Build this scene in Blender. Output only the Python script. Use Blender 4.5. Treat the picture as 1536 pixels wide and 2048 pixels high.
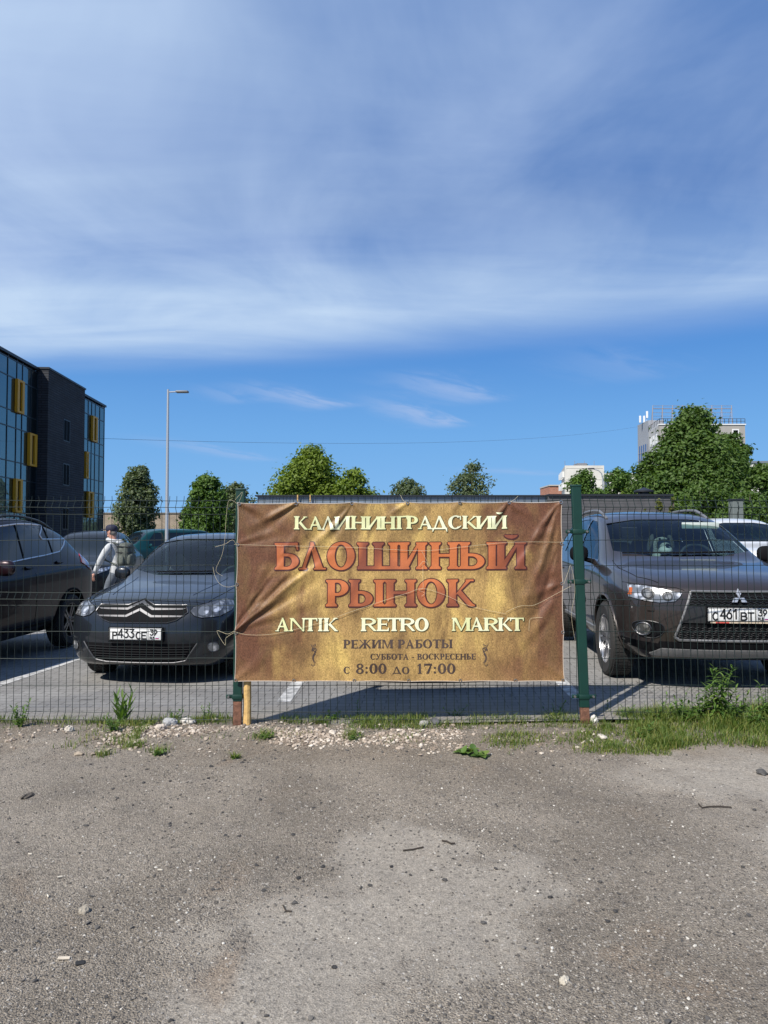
import bpy, bmesh, math, random
import numpy as np
from mathutils import Vector, Matrix, geometry
from mathutils.bvhtree import BVHTree
R = math.radians
PI = math.pi
random.seed(7)
rng = np.random.default_rng(11)
for o in list(bpy.data.objects):
    bpy.data.objects.remove(o)
S = bpy.context.scene
COL = S.collection

# ------------------------------------------------------------------ camera
F = 1420.0; CX = 768.0; CY = 1024.0          # focal length and centre in photo pixels (1536 x 2048)
HC = 1.44                                     # eye height
YH = 1070.0                                   # horizon row
PITCH = math.atan((YH - CY) / F)
camd = bpy.data.cameras.new('camera'); cam = bpy.data.objects.new('camera', camd); COL.objects.link(cam)
camd.sensor_fit = 'VERTICAL'; camd.sensor_height = 36.0; camd.lens = 36.0 * F / 2048.0
camd.clip_start = 0.05; camd.clip_end = 3000
cam.location = (0, 0, HC); cam.rotation_euler = (PI / 2 + PITCH, 0, 0)
S.camera = cam

def ray(px, py):
    u = (px - CX) / F; v = (CY - py) / F
    c, s = math.cos(PITCH), math.sin(PITCH)
    return Vector((u, c - v * s, s + v * c))
def at(px, py, y):
    d = ray(px, py); t = y / d.y
    return Vector((d.x * t, y, HC + d.z * t))

# ------------------------------------------------------------------ light
SUN_DIR = Vector((1.0, 1.3, -1.7)).normalized()       # the way the light travels
sund = bpy.data.lights.new('sun', 'SUN'); sun = bpy.data.objects.new('sun', sund); COL.objects.link(sun)
sund.energy = 5.0; sund.angle = R(0.5); sund.color = (1.0, 0.95, 0.87)
sun.rotation_euler = SUN_DIR.to_track_quat('-Z', 'Y').to_euler()
sun.location = (-10, -13, 17)
S.view_settings.view_transform = 'Standard'; S.view_settings.look = 'None'
S.view_settings.exposure = 0.35; S.view_settings.gamma = 1.0
S.render.film_transparent = False
S.cycles.use_denoising = True
S.cycles.max_bounces = 6; S.cycles.transparent_max_bounces = 12
S.cycles.caustics_reflective = False; S.cycles.caustics_refractive = False

# ------------------------------------------------------------------ sky
W = bpy.data.worlds.new('World'); S.world = W; W.use_nodes = True
class NT:
    """small helper to write node trees as expressions"""
    def __init__(s, tree): s.t = tree; s.n = tree.nodes; s.l = tree.links
    def new(s, typ, **kw):
        n = s.n.new(typ)
        for k, v in kw.items(): setattr(n, k, v)
        return n
    def put(s, sock, v):
        if isinstance(v, bpy.types.NodeSocket): s.l.new(v, sock)
        elif v is not None:
            if sock.type == 'RGBA' and len(v) == 3: v = (*v, 1)
            sock.default_value = v
    def m(s, op, a, b=None, c=None, clamp=False):
        n = s.new('ShaderNodeMath', operation=op, use_clamp=clamp)
        for i, v in enumerate((a, b, c)):
            if v is not None: s.put(n.inputs[i], v)
        return n.outputs[0]
    def ss(s, x, lo, hi, a=0.0, b=1.0):
        n = s.new('ShaderNodeMapRange', interpolation_type='SMOOTHSTEP')
        for i, v in enumerate((x, lo, hi, a, b)): s.put(n.inputs[i], v)
        return n.outputs[0]
    def lin(s, x, lo, hi, a=0.0, b=1.0):
        n = s.new('ShaderNodeMapRange')
        for i, v in enumerate((x, lo, hi, a, b)): s.put(n.inputs[i], v)
        return n.outputs[0]
    def mix(s, f, a, b, mode='MIX'):
        n = s.new('ShaderNodeMix', data_type='RGBA', blend_type=mode)
        s.put(n.inputs[0], f); s.put(n.inputs[6], a); s.put(n.inputs[7], b)
        return n.outputs[2]
    def vec(s, x, y, z):
        n = s.new('ShaderNodeCombineXYZ')
        for i, v in enumerate((x, y, z)): s.put(n.inputs[i], v)
        return n.outputs[0]
    def sep(s, v):
        n = s.new('ShaderNodeSeparateXYZ'); s.l.new(v, n.inputs[0]); return n.outputs
    def map(s, v, loc=(0, 0, 0), rot=(0, 0, 0), scale=(1, 1, 1)):
        n = s.new('ShaderNodeMapping'); s.l.new(v, n.inputs[0])
        n.inputs[1].default_value = loc; n.inputs[2].default_value = rot; n.inputs[3].default_value = scale
        return n.outputs[0]
    def noise(s, v, scale, detail=4, rough=.5, dist=0.0, col=False):
        n = s.new('ShaderNodeTexNoise')
        if v is not None: s.l.new(v, n.inputs['Vector'])
        n.inputs['Scale'].default_value = scale; n.inputs['Detail'].default_value = detail
        n.inputs['Roughness'].default_value = rough; n.inputs['Distortion'].default_value = dist
        return n.outputs[1 if col else 0]
    def voro(s, v, scale, feature='F1', out=0, rand=1.0):
        n = s.new('ShaderNodeTexVoronoi', feature=feature)
        if v is not None: s.l.new(v, n.inputs['Vector'])
        n.inputs['Scale'].default_value = scale; n.inputs['Randomness'].default_value = rand
        return n.outputs[out]
    def ramp(s, f, stops, interp='LINEAR'):
        n = s.new('ShaderNodeValToRGB'); s.l.new(f, n.inputs[0]); e = n.color_ramp.elements
        n.color_ramp.interpolation = interp
        while len(e) < len(stops): e.new(.5)
        for q, (p, c) in zip(e, stops): q.position = p; q.color = (*c, 1) if len(c) == 3 else c
        return n.outputs[0]

t = NT(W.node_tree); t.n.clear()
sky = t.new('ShaderNodeTexSky', sky_type='NISHITA', sun_disc=False)
sky.sun_elevation = math.asin(-SUN_DIR.z); sky.sun_rotation = math.atan2(-SUN_DIR.x, -SUN_DIR.y)
sky.air_density = 1.0; sky.dust_density = 0.4; sky.ozone_density = 2.2
hs = t.new('ShaderNodeHueSaturation'); hs.inputs['Saturation'].default_value = 1.12; hs.inputs['Value'].default_value = 1.0
t.l.new(sky.outputs[0], hs.inputs['Color'])
base = hs.outputs[0]
tc = t.new('ShaderNodeTexCoord')
x, y, z = t.sep(tc.outputs['Generated'])
# clean air near the ground: pale blue instead of the dusty yellow of the model
base = t.mix(t.ss(z, .0, .42, .95, .85), base, t.ramp(t.lin(z, 0, .42), [(0, (2.35, 5.0, 8.6)), (.33, (1.55, 4.0, 8.0)), (.62, (.80, 2.7, 6.9)), (1, (.60, 1.85, 5.1))]))
zc = t.m('MAXIMUM', z, 0.03)
X = t.m('DIVIDE', x, zc); Y = t.m('DIVIDE', y, zc)     # the point of a flat cloud layer seen in this direction
P = t.vec(X, Y, 0.0)
warp = t.noise(P, 0.55, 3, .5)
n1 = t.noise(t.map(P, rot=(0, 0, R(-8)), scale=(.5, .8, 1)), 1.2, 4, .45, .35)
n2 = t.noise(t.map(P, loc=(3, 1, 0), rot=(0, 0, R(12)), scale=(1.0, .55, 1)), 1.5, 5, .55, .6)
n3 = t.noise(t.map(P, loc=(7, 4, 0), rot=(0, 0, R(-10)), scale=(.6, 1.9, 1)), 1.0, 6, .55, .5)
# far edge of the cirrus sheet
edge = t.m('ADD', 4.02, t.m('ADD', t.m('MULTIPLY', X, -.262), t.m('MULTIPLY', t.m('MULTIPLY', X, X), -.072)))
s_ = t.m('ADD', t.m('SUBTRACT', edge, Y), t.m('MULTIPLY', t.m('SUBTRACT', n1, .5), .5))
front = t.ss(s_, -.25, .85)
thick = t.m('MULTIPLY', front, t.ss(s_, .55, 1.75, 1.0, .33))
thick = t.m('MULTIPLY', thick, t.lin(n3, .3, .7, .62, 1.2))
thick = t.m('MULTIPLY', thick, t.ss(X, -1.2, 1.6, 1.0, .68))
u_ = t.m('DIVIDE', x, t.m('MAXIMUM', y, .2))
veil = t.m('MULTIPLY', t.ss(s_, .2, 1.4), t.m('ADD', t.ss(u_, -.60, .35, .46, .06), t.m('MULTIPLY', t.m('SUBTRACT', n2, .42), 1.0)))
veil = t.m('MULTIPLY', t.m('MAXIMUM', veil, 0.0), t.ss(y, -.25, .30))        # veil removed from the unseen sky behind, to dim reflections and ambient light
cl = t.m('ADD', t.m('MULTIPLY', thick, .80), veil, clamp=True)
# wisps beyond the sheet: short streaks at given places of the layer
def wisp(px0, py0, px1, py1, wid, amt):
    global cl
    a = ray(px0, py0); b = ray(px1, py1)
    A = Vector((a.x / a.z, a.y / a.z)); B = Vector((b.x / b.z, b.y / b.z)); d = B - A; L = d.length
    ang = math.atan2(d.y, d.x)
    q = t.new('ShaderNodeVectorRotate', rotation_type='Z_AXIS')
    t.l.new(P, q.inputs[0]); q.inputs['Center'].default_value = (A.x, A.y, 0); q.inputs['Angle'].default_value = -ang
    qx, qy, _ = t.sep(q.outputs[0])
    f = t.m('DIVIDE', t.m('SUBTRACT', qx, A.x), L)
    nn = t.noise(t.map(q.outputs[0], scale=(1.2, 3.5, 1)), 1.6, 6, .62, .4)
    gy = t.m('DIVIDE', t.m('ADD', t.m('SUBTRACT', qy, A.y), t.m('MULTIPLY', t.m('SUBTRACT', nn, .5), wid * 3.2)), wid)
    g = t.m('POWER', 2.718, t.m('MULTIPLY', t.m('MULTIPLY', gy, gy), -1.0))
    g = t.m('MULTIPLY', g, t.m('MULTIPLY', t.ss(f, -.1, .55), t.ss(f, .8, 1.1, 1.0, 0.0)))
    g = t.m('MULTIPLY', g, t.lin(nn, .25, .7, .35, 1.15))
    cl = t.m('ADD', cl, t.m('MULTIPLY', g, amt), clamp=True)
wisp(455, 762, 668, 818, .17, .62)
wisp(755, 742, 975, 805, .20, .55)
wisp(715, 785, 895, 855, .18, .66)
wisp(250, 868, 530, 922, .24, .42)
wisp(385, 765, 480, 808, .15, .28)
wisp(900, 935, 1120, 950, .30, .30)
wisp(1080, 690, 1300, 760, .25, .2)
cloud_col = t.mix(t.ss(t.m('MULTIPLY', thick, 1.0), .0, .6), (4.0, 5.25, 8.0), (5.3, 6.8, 8.9))
colr = t.mix(cl, base, cloud_col)
bg = t.new('ShaderNodeBackground'); bg.inputs[1].default_value = 0.08
t.l.new(colr, bg.inputs[0])
wo = t.new('ShaderNodeOutputWorld'); t.l.new(bg.outputs[0], wo.inputs[0])

# ------------------------------------------------------------------ object helpers
def tag(o, label=None, cat=None, group=None, kind=None):
    if label: o['label'] = label
    if cat: o['category'] = cat
    if group: o['group'] = group
    if kind: o['kind'] = kind
    return o
def structure(o): o['kind'] = 'structure'; return o
def empty(name, loc=(0, 0, 0), rz=0.0, label=None, cat=None, group=None):
    o = bpy.data.objects.new(name, None); COL.objects.link(o)
    o.empty_display_size = .2
    o.location = loc; o.rotation_euler = (0, 0, rz)
    return tag(o, label, cat, group)
def link(name, me, parent=None):
    o = bpy.data.objects.new(name, me); COL.objects.link(o)
    if parent is not None: o.parent = parent
    return o
class MB:
    """collects shapes, then links them as ONE mesh object"""
    def __init__(s): s.v = []; s.f = []; s.m = []
    def add(s, v, f, m=0):
        b = len(s.v); s.v.extend([tuple(p) for p in v]); s.f.extend([tuple(i + b for i in q) for q in f]); s.m.extend([m] * len(f))
        return s
    def box(s, lo, hi, m=0, M=None):
        (a, b, c), (d, e, g) = lo, hi
        v = [(a, b, c), (d, b, c), (d, e, c), (a, e, c), (a, b, g), (d, b, g), (d, e, g), (a, e, g)]
        if M is not None: v = [M @ Vector(p) for p in v]
        return s.add(v, [(0, 3, 2, 1), (4, 5, 6, 7), (0, 1, 5, 4), (1, 2, 6, 5), (2, 3, 7, 6), (3, 0, 4, 7)], m)
    def bbox(s, lo, hi, r=.01, seg=2, m=0, M=None):
        bm = bmesh.new(); bmesh.ops.create_cube(bm, size=1)
        for v in bm.verts: v.co = Vector([(l + h) / 2 + c * (h - l) for l, h, c in zip(lo, hi, v.co)])
        bmesh.ops.bevel(bm, geom=bm.edges[:], offset=r, segments=seg, affect='EDGES', profile=.5)
        bm.verts.index_update()
        v = [(M @ p.co) if M is not None else p.co.copy() for p in bm.verts]
        s.add(v, [[q.index for q in f.verts] for f in bm.faces], m); bm.free(); return s
    def tube(s, pts, r, n=6, m=0, cap=True):
        pts = [Vector(p) for p in pts]; k = len(pts)
        rr = r if hasattr(r, '__len__') else [r] * k
        V = []; ref = None
        for i, p in enumerate(pts):
            d = (pts[min(i + 1, k - 1)] - pts[max(i - 1, 0)])
            d = d.normalized() if d.length > 1e-9 else Vector((0, 0, 1))
            if ref is None:
                ref = d.orthogonal().normalized()
            ref = (ref - d * ref.dot(d)); ref = ref.normalized() if ref.length > 1e-6 else d.orthogonal().normalized()
            b = d.cross(ref)
            for j in range(n):
                a = 2 * PI * (j + .5) / n
                V.append(p + (ref * math.cos(a) + b * math.sin(a)) * rr[i])
        Fs = [(i * n + j, i * n + (j + 1) % n, (i + 1) * n + (j + 1) % n, (i + 1) * n + j) for i in range(k - 1) for j in range(n)]
        if cap: Fs += [tuple(range(n))[::-1], tuple((k - 1) * n + j for j in range(n))]
        return s.add(V, Fs, m)
    def lathe(s, prof, n=24, M=None, m=0, closed=False):
        """prof: (radius, height) pairs, turned about z"""
        k = len(prof); V = []
        for r_, h in prof:
            for j in range(n):
                a = 2 * PI * j / n; p = Vector((r_ * math.cos(a), r_ * math.sin(a), h)); V.append(M @ p if M is not None else p)
        Fs = [(i * n + j, i * n + (j + 1) % n, ((i + 1) % k) * n + (j + 1) % n, ((i + 1) % k) * n + j) for i in range(k if closed else k - 1) for j in range(n)]
        if not closed:
            if prof[0][0] > 1e-6: Fs.append(tuple(range(n))[::-1])
            if prof[-1][0] > 1e-6: Fs.append(tuple((k - 1) * n + j for j in range(n)))
        return s.add(V, Fs, m)
    def prism(s, poly, axis, lo, hi, m=0, M=None):
        """poly: 2-D outline in the plane across `axis` (x: (y,z), y: (x,z), z: (x,y))"""
        def P3(a, b, h): return {'x': (h, a, b), 'y': (a, h, b), 'z': (a, b, h)}[axis]
        n = len(poly); v = [Vector(P3(a, b, lo)) for a, b in poly] + [Vector(P3(a, b, hi)) for a, b in poly]
        if M is not None: v = [M @ p for p in v]
        return s.add(v, [tuple(range(n))[::-1], tuple(range(n, 2 * n))] + [(i, (i + 1) % n, n + (i + 1) % n, n + i) for i in range(n)], m)
    def build(s, name, mats, parent=None, smooth=False, angle=35, fixn=True):
        me = bpy.data.meshes.new(name); me.from_pydata(s.v, [], s.f)
        for q in (mats if isinstance(mats, (list, tuple)) else [mats]): me.materials.append(q)
        if any(s.m): me.polygons.foreach_set('material_index', s.m)
        if fixn:
            bm = bmesh.new(); bm.from_mesh(me); bmesh.ops.recalc_face_normals(bm, faces=bm.faces); bm.to_mesh(me); bm.free()
        if smooth:
            me.polygons.foreach_set('use_smooth', [True] * len(me.polygons)); me.set_sharp_from_angle(angle=R(angle))
        me.update()
        return link(name, me, parent)
def mesh_np(name, V, Fq, mat, parent=None, smooth=False):
    """quick mesh from numpy: V (n,3), Fq (m,k)"""
    me = bpy.data.meshes.new(name); V = np.asarray(V, dtype=np.float32); Fq = np.asarray(Fq, dtype=np.int32)
    m, k = Fq.shape
    me.vertices.add(len(V)); me.vertices.foreach_set('co', V.ravel())
    me.loops.add(m * k); me.loops.foreach_set('vertex_index', Fq.ravel())
    me.polygons.add(m); me.polygons.foreach_set('loop_start', np.arange(0, m * k, k, dtype=np.int32))
    me.polygons.foreach_set('use_smooth', np.full(m, smooth))
    me.update(calc_edges=True); me.validate()
    me.materials.append(mat)
    return link(name, me, parent)

# ------------------------------------------------------------------ materials
def pm(name, col, rough=.6, metal=0.0, spec=.5, coat=0.0, var=0.0, vscale=8.0, bump=0.0, bscale=60.0, island=0.0, coords='Object'):
    """a Principled material with cloudy colour variation and fine bump"""
    m = bpy.data.materials.new(name); m.use_nodes = True
    t = NT(m.node_tree); b = t.n['Principled BSDF']
    b.inputs['Roughness'].default_value = rough; b.inputs['Metallic'].default_value = metal
    b.inputs['Specular IOR Level'].default_value = spec; b.inputs['Coat Weight'].default_value = coat; b.inputs['Coat Roughness'].default_value = .04
    tc = t.new('ShaderNodeTexCoord'); c = None
    if var:
        n = t.noise(tc.outputs[coords], vscale, 5, .6)
        c = t.mix(t.ss(n, .3, .7), [q * (1 - var) for q in col], [min(1, q * (1 + var)) for q in col])
    if island:
        g = t.new('ShaderNodeNewGeometry'); f = t.lin(g.outputs['Random Per Island'], 0, 1, 1 - island, 1 + island)
        c = t.mix(1.0, c if c is not None else (*col, 1), t.vec(f, f, f), 'MULTIPLY')
    if c is None: b.inputs['Base Color'].default_value = (*col, 1)
    else: t.l.new(c, b.inputs['Base Color'])
    if bump:
        n = t.noise(tc.outputs[coords], bscale, 4, .6)
        q = t.new('ShaderNodeBump'); q.inputs['Strength'].default_value = bump; q.inputs['Distance'].default_value = .02
        t.l.new(n, q.inputs['Height']); t.l.new(q.outputs[0], b.inputs['Normal'])
    return m
def bsdf(m): return m.node_tree.nodes['Principled BSDF']
def nz(x, y, s=1.0, seed=0):
    """cheap smooth 2-D value noise for numpy arrays"""
    x = np.asarray(x) * s + seed * 17.3; y = np.asarray(y) * s + seed * 9.1
    xi = np.floor(x).astype(int); yi = np.floor(y).astype(int); fx = x - xi; fy = y - yi
    fx = fx * fx * (3 - 2 * fx); fy = fy * fy * (3 - 2 * fy)
    def h(a, b):
        n = (a * 374761393 + b * 668265263 + seed * 974711) & 0x7fffffff
        n = ((n ^ (n >> 13)) * 1274126177) & 0x7fffffff
        return ((n ^ (n >> 16)) & 0xffff) / 65535.0
    return (h(xi, yi) * (1 - fx) + h(xi + 1, yi) * fx) * (1 - fy) + (h(xi, yi + 1) * (1 - fx) + h(xi + 1, yi + 1) * fx) * fy
def fbm(x, y, s=1.0, seed=0, o=4):
    r = 0; a = .5
    for i in range(o): r = r + a * nz(x, y, s * 2 ** i, seed + i); a *= .5
    return r
# ------------------------------------------------------------------ the ground
YF = 5.38                                      # the fence line
def park_z(x, y):
    x = np.asarray(x, dtype=float); y = np.asarray(y, dtype=float)
    return (.020 * np.clip(x + 2, 0, 5.5) + .006 * np.clip(x + 2, -1, 0)) - .018 * np.clip(y - 7, 0, 12) - .012
def dirt_z(x, y):
    x = np.asarray(x, dtype=float); y = np.asarray(y, dtype=float)
    z = .05 * (fbm(x, y, .7, 3) - .47) + .022 * (fbm(x, y, 3.1, 5) - .47) + .010 * (fbm(x, y, 13, 8, 3) - .44)
    near = np.exp(-((y - 5.2) / .33) ** 2)
    z = z + near * (.035 * fbm(x, y, 2.2, 9) + .012) 
    e = y - (5.62 + .16 * (fbm(x, y * .3, 1.6, 12) - .5) + .10 * (fbm(x, y, 7, 15) - .5))
    z = z - np.clip(e, 0, 1) * .6
    return z + np.where(y > 5.3, np.clip(.006 * (x + 2), -.02, .03), 0)
PATCHES = [(.05, 2.72, .80, .44, .56), (.10, 3.25, .34, .38, 0), (-.32, 2.15, .42, .42, 0), (2.35, 4.25, .95, .58, -.22), (2.1, 3.35, .42, .26, 0)]
def mat_dirt():
    m = bpy.data.materials.new('worn_gravel_ground'); m.use_nodes = True; t = NT(m.node_tree); b = t.n['Principled BSDF']
    tc = t.new('ShaderNodeTexCoord'); P = tc.outputs['Object']
    big = t.noise(P, .75, 5, .6, .5); mid = t.noise(P, 3.2, 6, .65, .3); fine = t.noise(P, 45, 6, .75); grain = t.noise(P, 170, 3, .7)
    c = t.mix(t.ss(big, .38, .62), (.196, .168, .133), (.272, .236, .190))
    c = t.mix(t.m('MULTIPLY', t.ss(mid, .52, .72), .55), c, (.155, .136, .115))
    # dusty smooth patches of old concrete in the middle and on the right
    x, y, z = t.sep(P)
    def patch(cx, cy, rx, ry, rot):
        q = t.map(P, loc=(0, 0, 0)); 
        dx = t.m('SUBTRACT', x, cx); dy = t.m('SUBTRACT', y, cy); c_, s_ = math.cos(rot), math.sin(rot)
        a = t.m('DIVIDE', t.m('ADD', t.m('MULTIPLY', dx, c_), t.m('MULTIPLY', dy, s_)), rx)
        e = t.m('DIVIDE', t.m('SUBTRACT', t.m('MULTIPLY', dy, c_), t.m('MULTIPLY', dx, s_)), ry)
        d = t.m('ADD', t.m('MULTIPLY', a, a), t.m('MULTIPLY', e, e))
        d = t.m('ADD', d, t.m('ADD', t.m('MULTIPLY', t.m('SUBTRACT', mid, .5), 3.4), t.m('MULTIPLY', t.m('SUBTRACT', fine, .5), 3.0)))
        return t.ss(d, .55, 1.20, 1.0, 0.0)
    pt = None
    for q in PATCHES: pt = patch(*q) if pt is None else t.m('MAXIMUM', pt, patch(*q))
    c = t.mix(t.m('MULTIPLY', pt, .72), c, (.325, .292, .245))
    rust = t.m('MULTIPLY', t.ss(t.noise(P, 1.3, 4, .6, 1.0), .58, .75), .6)
    c = t.mix(rust, c, (.225,.168,.118))
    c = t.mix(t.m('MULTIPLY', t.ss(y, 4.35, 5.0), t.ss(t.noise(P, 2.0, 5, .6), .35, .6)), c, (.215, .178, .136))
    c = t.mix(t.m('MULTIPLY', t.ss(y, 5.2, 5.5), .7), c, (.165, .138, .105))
    # specks: small grit, light and dark
    v1 = t.voro(P, 150, 'F1', 0); vc = t.voro(P, 150, 'F1', 1); vcr = t.sep(vc)[0]
    keep = t.m('SUBTRACT', 1.0, t.m('MULTIPLY', pt, .75))
    g1 = t.m('MULTIPLY', t.m('MULTIPLY', t.ss(v1, .32, .42, 1.0, 0.0), t.ss(vcr, .80, .84)), keep)
    g2 = t.m('MULTIPLY', t.m('MULTIPLY', t.ss(v1, .4, .5, 1.0, 0.0), t.ss(vcr, .26, .20, 0.0, 1.0)), keep)
    c = t.mix(t.m('MULTIPLY', g1, .75), c, (.50, .46, .40)); c = t.mix(t.m('MULTIPLY', g2, .75), c, (.055, .050, .048))
    v2 = t.voro(P, 62, 'F1', 0); v2c = t.sep(t.voro(P, 62, 'F1', 1))[0]
    g3 = t.m('MULTIPLY', t.ss(v2, .30, .42, 1.0, 0.0), t.ss(v2c, .93, .95)); g4 = t.m('MULTIPLY', t.ss(v2, .34, .46, 1.0, 0.0), t.ss(v2c, .10, .08, 0.0, 1.0))
    c = t.mix(t.m('MULTIPLY', g3, .7), c, (.40, .37, .33)); c = t.mix(t.m('MULTIPLY', g4, .6), c, (.06, .056, .052))
    gv = t.lin(grain, .28, .72, .52, 1.48); fv = t.lin(fine, .28, .72, .66, 1.34); gg = t.m('MULTIPLY', gv, fv)
    c = t.mix(1.0, c, t.vec(gg, gg, gg), 'MULTIPLY')
    t.l.new(c, b.inputs['Base Color']); b.inputs['Roughness'].default_value = .92; b.inputs['Specular IOR Level'].default_value = .25
    h = t.m('ADD', t.m('MULTIPLY', fine, 1.0), t.m('ADD', t.m('MULTIPLY', grain, .6), t.m('MULTIPLY', t.m('MULTIPLY', t.m('SUBTRACT', .5, v1), keep), .9)))
    q = t.new('ShaderNodeBump'); q.inputs['Strength'].default_value = .7; q.inputs['Distance'].default_value = .013
    t.l.new(h, q.inputs['Height']); t.l.new(q.outputs[0], b.inputs['Normal'])
    return m
MAT_DIRT = mat_dirt()
def grid_sheet(name, xs, ys, zf, mat):
    Xg, Yg = np.meshgrid(xs, ys); Zg = zf(Xg, Yg); nx = len(xs); ny = len(ys)
    V = np.stack([Xg.ravel(), Yg.ravel(), Zg.ravel()], 1)
    i = (np.arange(ny - 1)[:, None] * nx + np.arange(nx - 1)[None, :]).ravel()
    return mesh_np(name, V, np.stack([i, i + 1, i + nx + 1, i + nx], 1), mat, smooth=True)
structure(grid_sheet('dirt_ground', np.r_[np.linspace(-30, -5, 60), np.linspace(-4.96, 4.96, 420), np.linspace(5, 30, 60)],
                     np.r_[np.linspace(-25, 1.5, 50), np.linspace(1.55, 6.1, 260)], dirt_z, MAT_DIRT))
def mat_paving():
    m = bpy.data.materials.new('grey_paving'); m.use_nodes = True; t = NT(m.node_tree); b = t.n['Principled BSDF']
    tc = t.new('ShaderNodeTexCoord'); P = t.map(tc.outputs['Object'], rot=(0, 0, R(3)))
    br = t.new('ShaderNodeTexBrick'); t.l.new(P, br.inputs['Vector'])
    br.inputs['Scale'].default_value = 1.0; br.inputs['Brick Width'].default_value = .2; br.inputs['Row Height'].default_value = .1
    br.inputs['Mortar Size'].default_value = .005; br.inputs['Mortar Smooth'].default_value = .3
    br.inputs['Color1'].default_value = (.250, .243, .230, 1); br.inputs['Color2'].default_value = (.215, .208, .198, 1); br.inputs['Mortar'].default_value = (.110, .103, .094, 1)
    n = t.noise(tc.outputs['Object'], 1.1, 6, .6, .4); n2 = t.noise(tc.outputs['Object'], 60, 4, .7)
    f = t.m('MULTIPLY', t.lin(n, .3, .7, .78, 1.15), t.lin(n2, .2, .8, .8, 1.2))
    c = t.mix(1.0, br.outputs[0], t.vec(f, f, f), 'MULTIPLY')
    st = t.m('MULTIPLY', t.ss(t.noise(tc.outputs['Object'], 2.3, 3, .5, .8), .66, .72), .55)     # oil stains
    c = t.mix(st, c, (.05, .047, .045))
    x, y, z = t.sep(tc.outputs['Object'])
    dust = t.m('MULTIPLY', t.ss(t.m('ADD', y, t.m('MULTIPLY', n, -1.0)), 4.95, 5.75, 1.0, 0.0), .7)
    c = t.mix(dust, c, (.22, .195, .160))
    t.l.new(c, b.inputs['Base Color']); b.inputs['Roughness'].default_value = .85; b.inputs['Specular IOR Level'].default_value = .3
    q = t.new('ShaderNodeBump'); q.inputs['Strength'].default_value = .4; q.inputs['Distance'].default_value = .006
    t.l.new(t.m('SUBTRACT', n2, br.outputs[1]), q.inputs['Height']); t.l.new(q.outputs[0], b.inputs['Normal'])
    return m
structure(grid_sheet('parking_lot', np.linspace(-40, 40, 161), np.r_[np.linspace(5.35, 20, 60), np.linspace(21, 70, 20)], park_z, mat_paving()))
structure(grid_sheet('ground', np.array([-900, -300, -60, 60, 300, 900.]), np.array([-300, -30, 60, 200, 500, 1500.]), lambda x, y: 0 * x - .36,
                     pm('far_ground', (.12, .115, .09), .9, var=.25, vscale=.2)))
# painted bay lines
MAT_LINE = pm('worn_white_paint', (.40, .395, .38), .8, var=.45, vscale=14)
def bay_line(px, y0, y1, w=.11, yaw=0.0):
    pass
def line_mark(x0, y0, x1, y1, w=.11):
    n = 24; V = []; d = Vector((x1 - x0, y1 - y0)).normalized(); nx, ny = d.y * w / 2, -d.x * w / 2
    for i in range(n + 1):
        f = i / n; X = x0 + (x1 - x0) * f; Yy = y0 + (y1 - y0) * f
        for s in (-1, 1):
            V.append((X + s * nx, Yy + s * ny, float(park_z(X + s * nx, Yy + s * ny)) + .004))
    me = bpy.data.meshes.new('line_marking'); me.from_pydata(V, [], [(2 * i, 2 * i + 1, 2 * i + 3, 2 * i + 2) for i in range(n)]); me.materials.append(MAT_LINE)
    o = link('line_marking', me); structure(o); return o
for xa, ya, xb in ((-3.78, 6.25, -3.55), (-.86, 6.12, -.72), (1.64, 6.0, 1.80), (4.35, 6.1, 4.6)):
    line_mark(xa, ya, xb, ya + 5.0, .12)
# ------------------------------------------------------------------ fence
MAT_WIRE = pm('dark_green_wire', (.016, .026, .022), .5, metal=.2)
MAT_POST = pm('green_post_coating', (.002, .032, .022), .5, var=.12, vscale=6)
MAT_RUST = pm('rusty_steel', (.165, .075, .045), .85, var=.45, vscale=25, bump=.4, bscale=120)
MAT_STEEL = pm('dull_steel', (.22, .21, .20), .5, metal=.7)
HZ = [1.70, 1.648, 1.598, 1.40, 1.21, 1.006, .957, .908, .712, .512, .31, .113, .064, .012]
TIPS = (1.648, .957, .064)
def panel_mesh(w, lean, seed):
    """welded wire panel with three V folds; x runs from 0 to w"""
    rs = random.Random(seed); mb = MB(); n = int(round(w / .055))
    def off(z):
        for q in TIPS:
            if abs(z - q) < .05: return -.034 * (1 - abs(z - q) / .05)
        return 0.0
    zs = sorted([0.0, 1.735] + HZ + [.16, .21, 1.15, 1.5])
    for i in range(n + 1):
        x = w * i / n; b = rs.uniform(-.004, .004); b2 = rs.uniform(-.004, .004)
        pts = [(x + lean * z + b * math.sin(z * 2.4) + b2 * math.sin(z * 5.1), off(z) + b2, z) for z in zs]
        pts[-1] = (pts[-1][0] + rs.uniform(-.006, .006), pts[-1][1] + rs.uniform(-.008, .008), pts[-1][2])
        mb.tube(pts, .0023, 4)
    for z in HZ:
        mb.tube([(w * i / 10 + lean * z, off(z) - .004, z + .003 * math.sin(i * 1.7 + z * 9)) for i in range(11)], .0023, 4)
    return mb
panels = []
for x0, w, lean, lab in ((-3.66, 2.53, .000, 'dark green wire mesh panel left of the banner, dark hatchback and sedan behind'),
                         (-1.055, 2.51, -.006, 'dark green wire mesh panel carrying the banner between the two green posts'),
                         (1.54, 2.5, -.020, 'dark green wire mesh panel right of the banner, in front of the brown SUV')):
    r = panel_mesh(w, lean, int(x0 * 100)).build('wire_fence', MAT_WIRE, None, fixn=False)
    r.location = (x0, YF, 0); tag(r, lab, 'wire fence', 'wire mesh fence panels')
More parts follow.
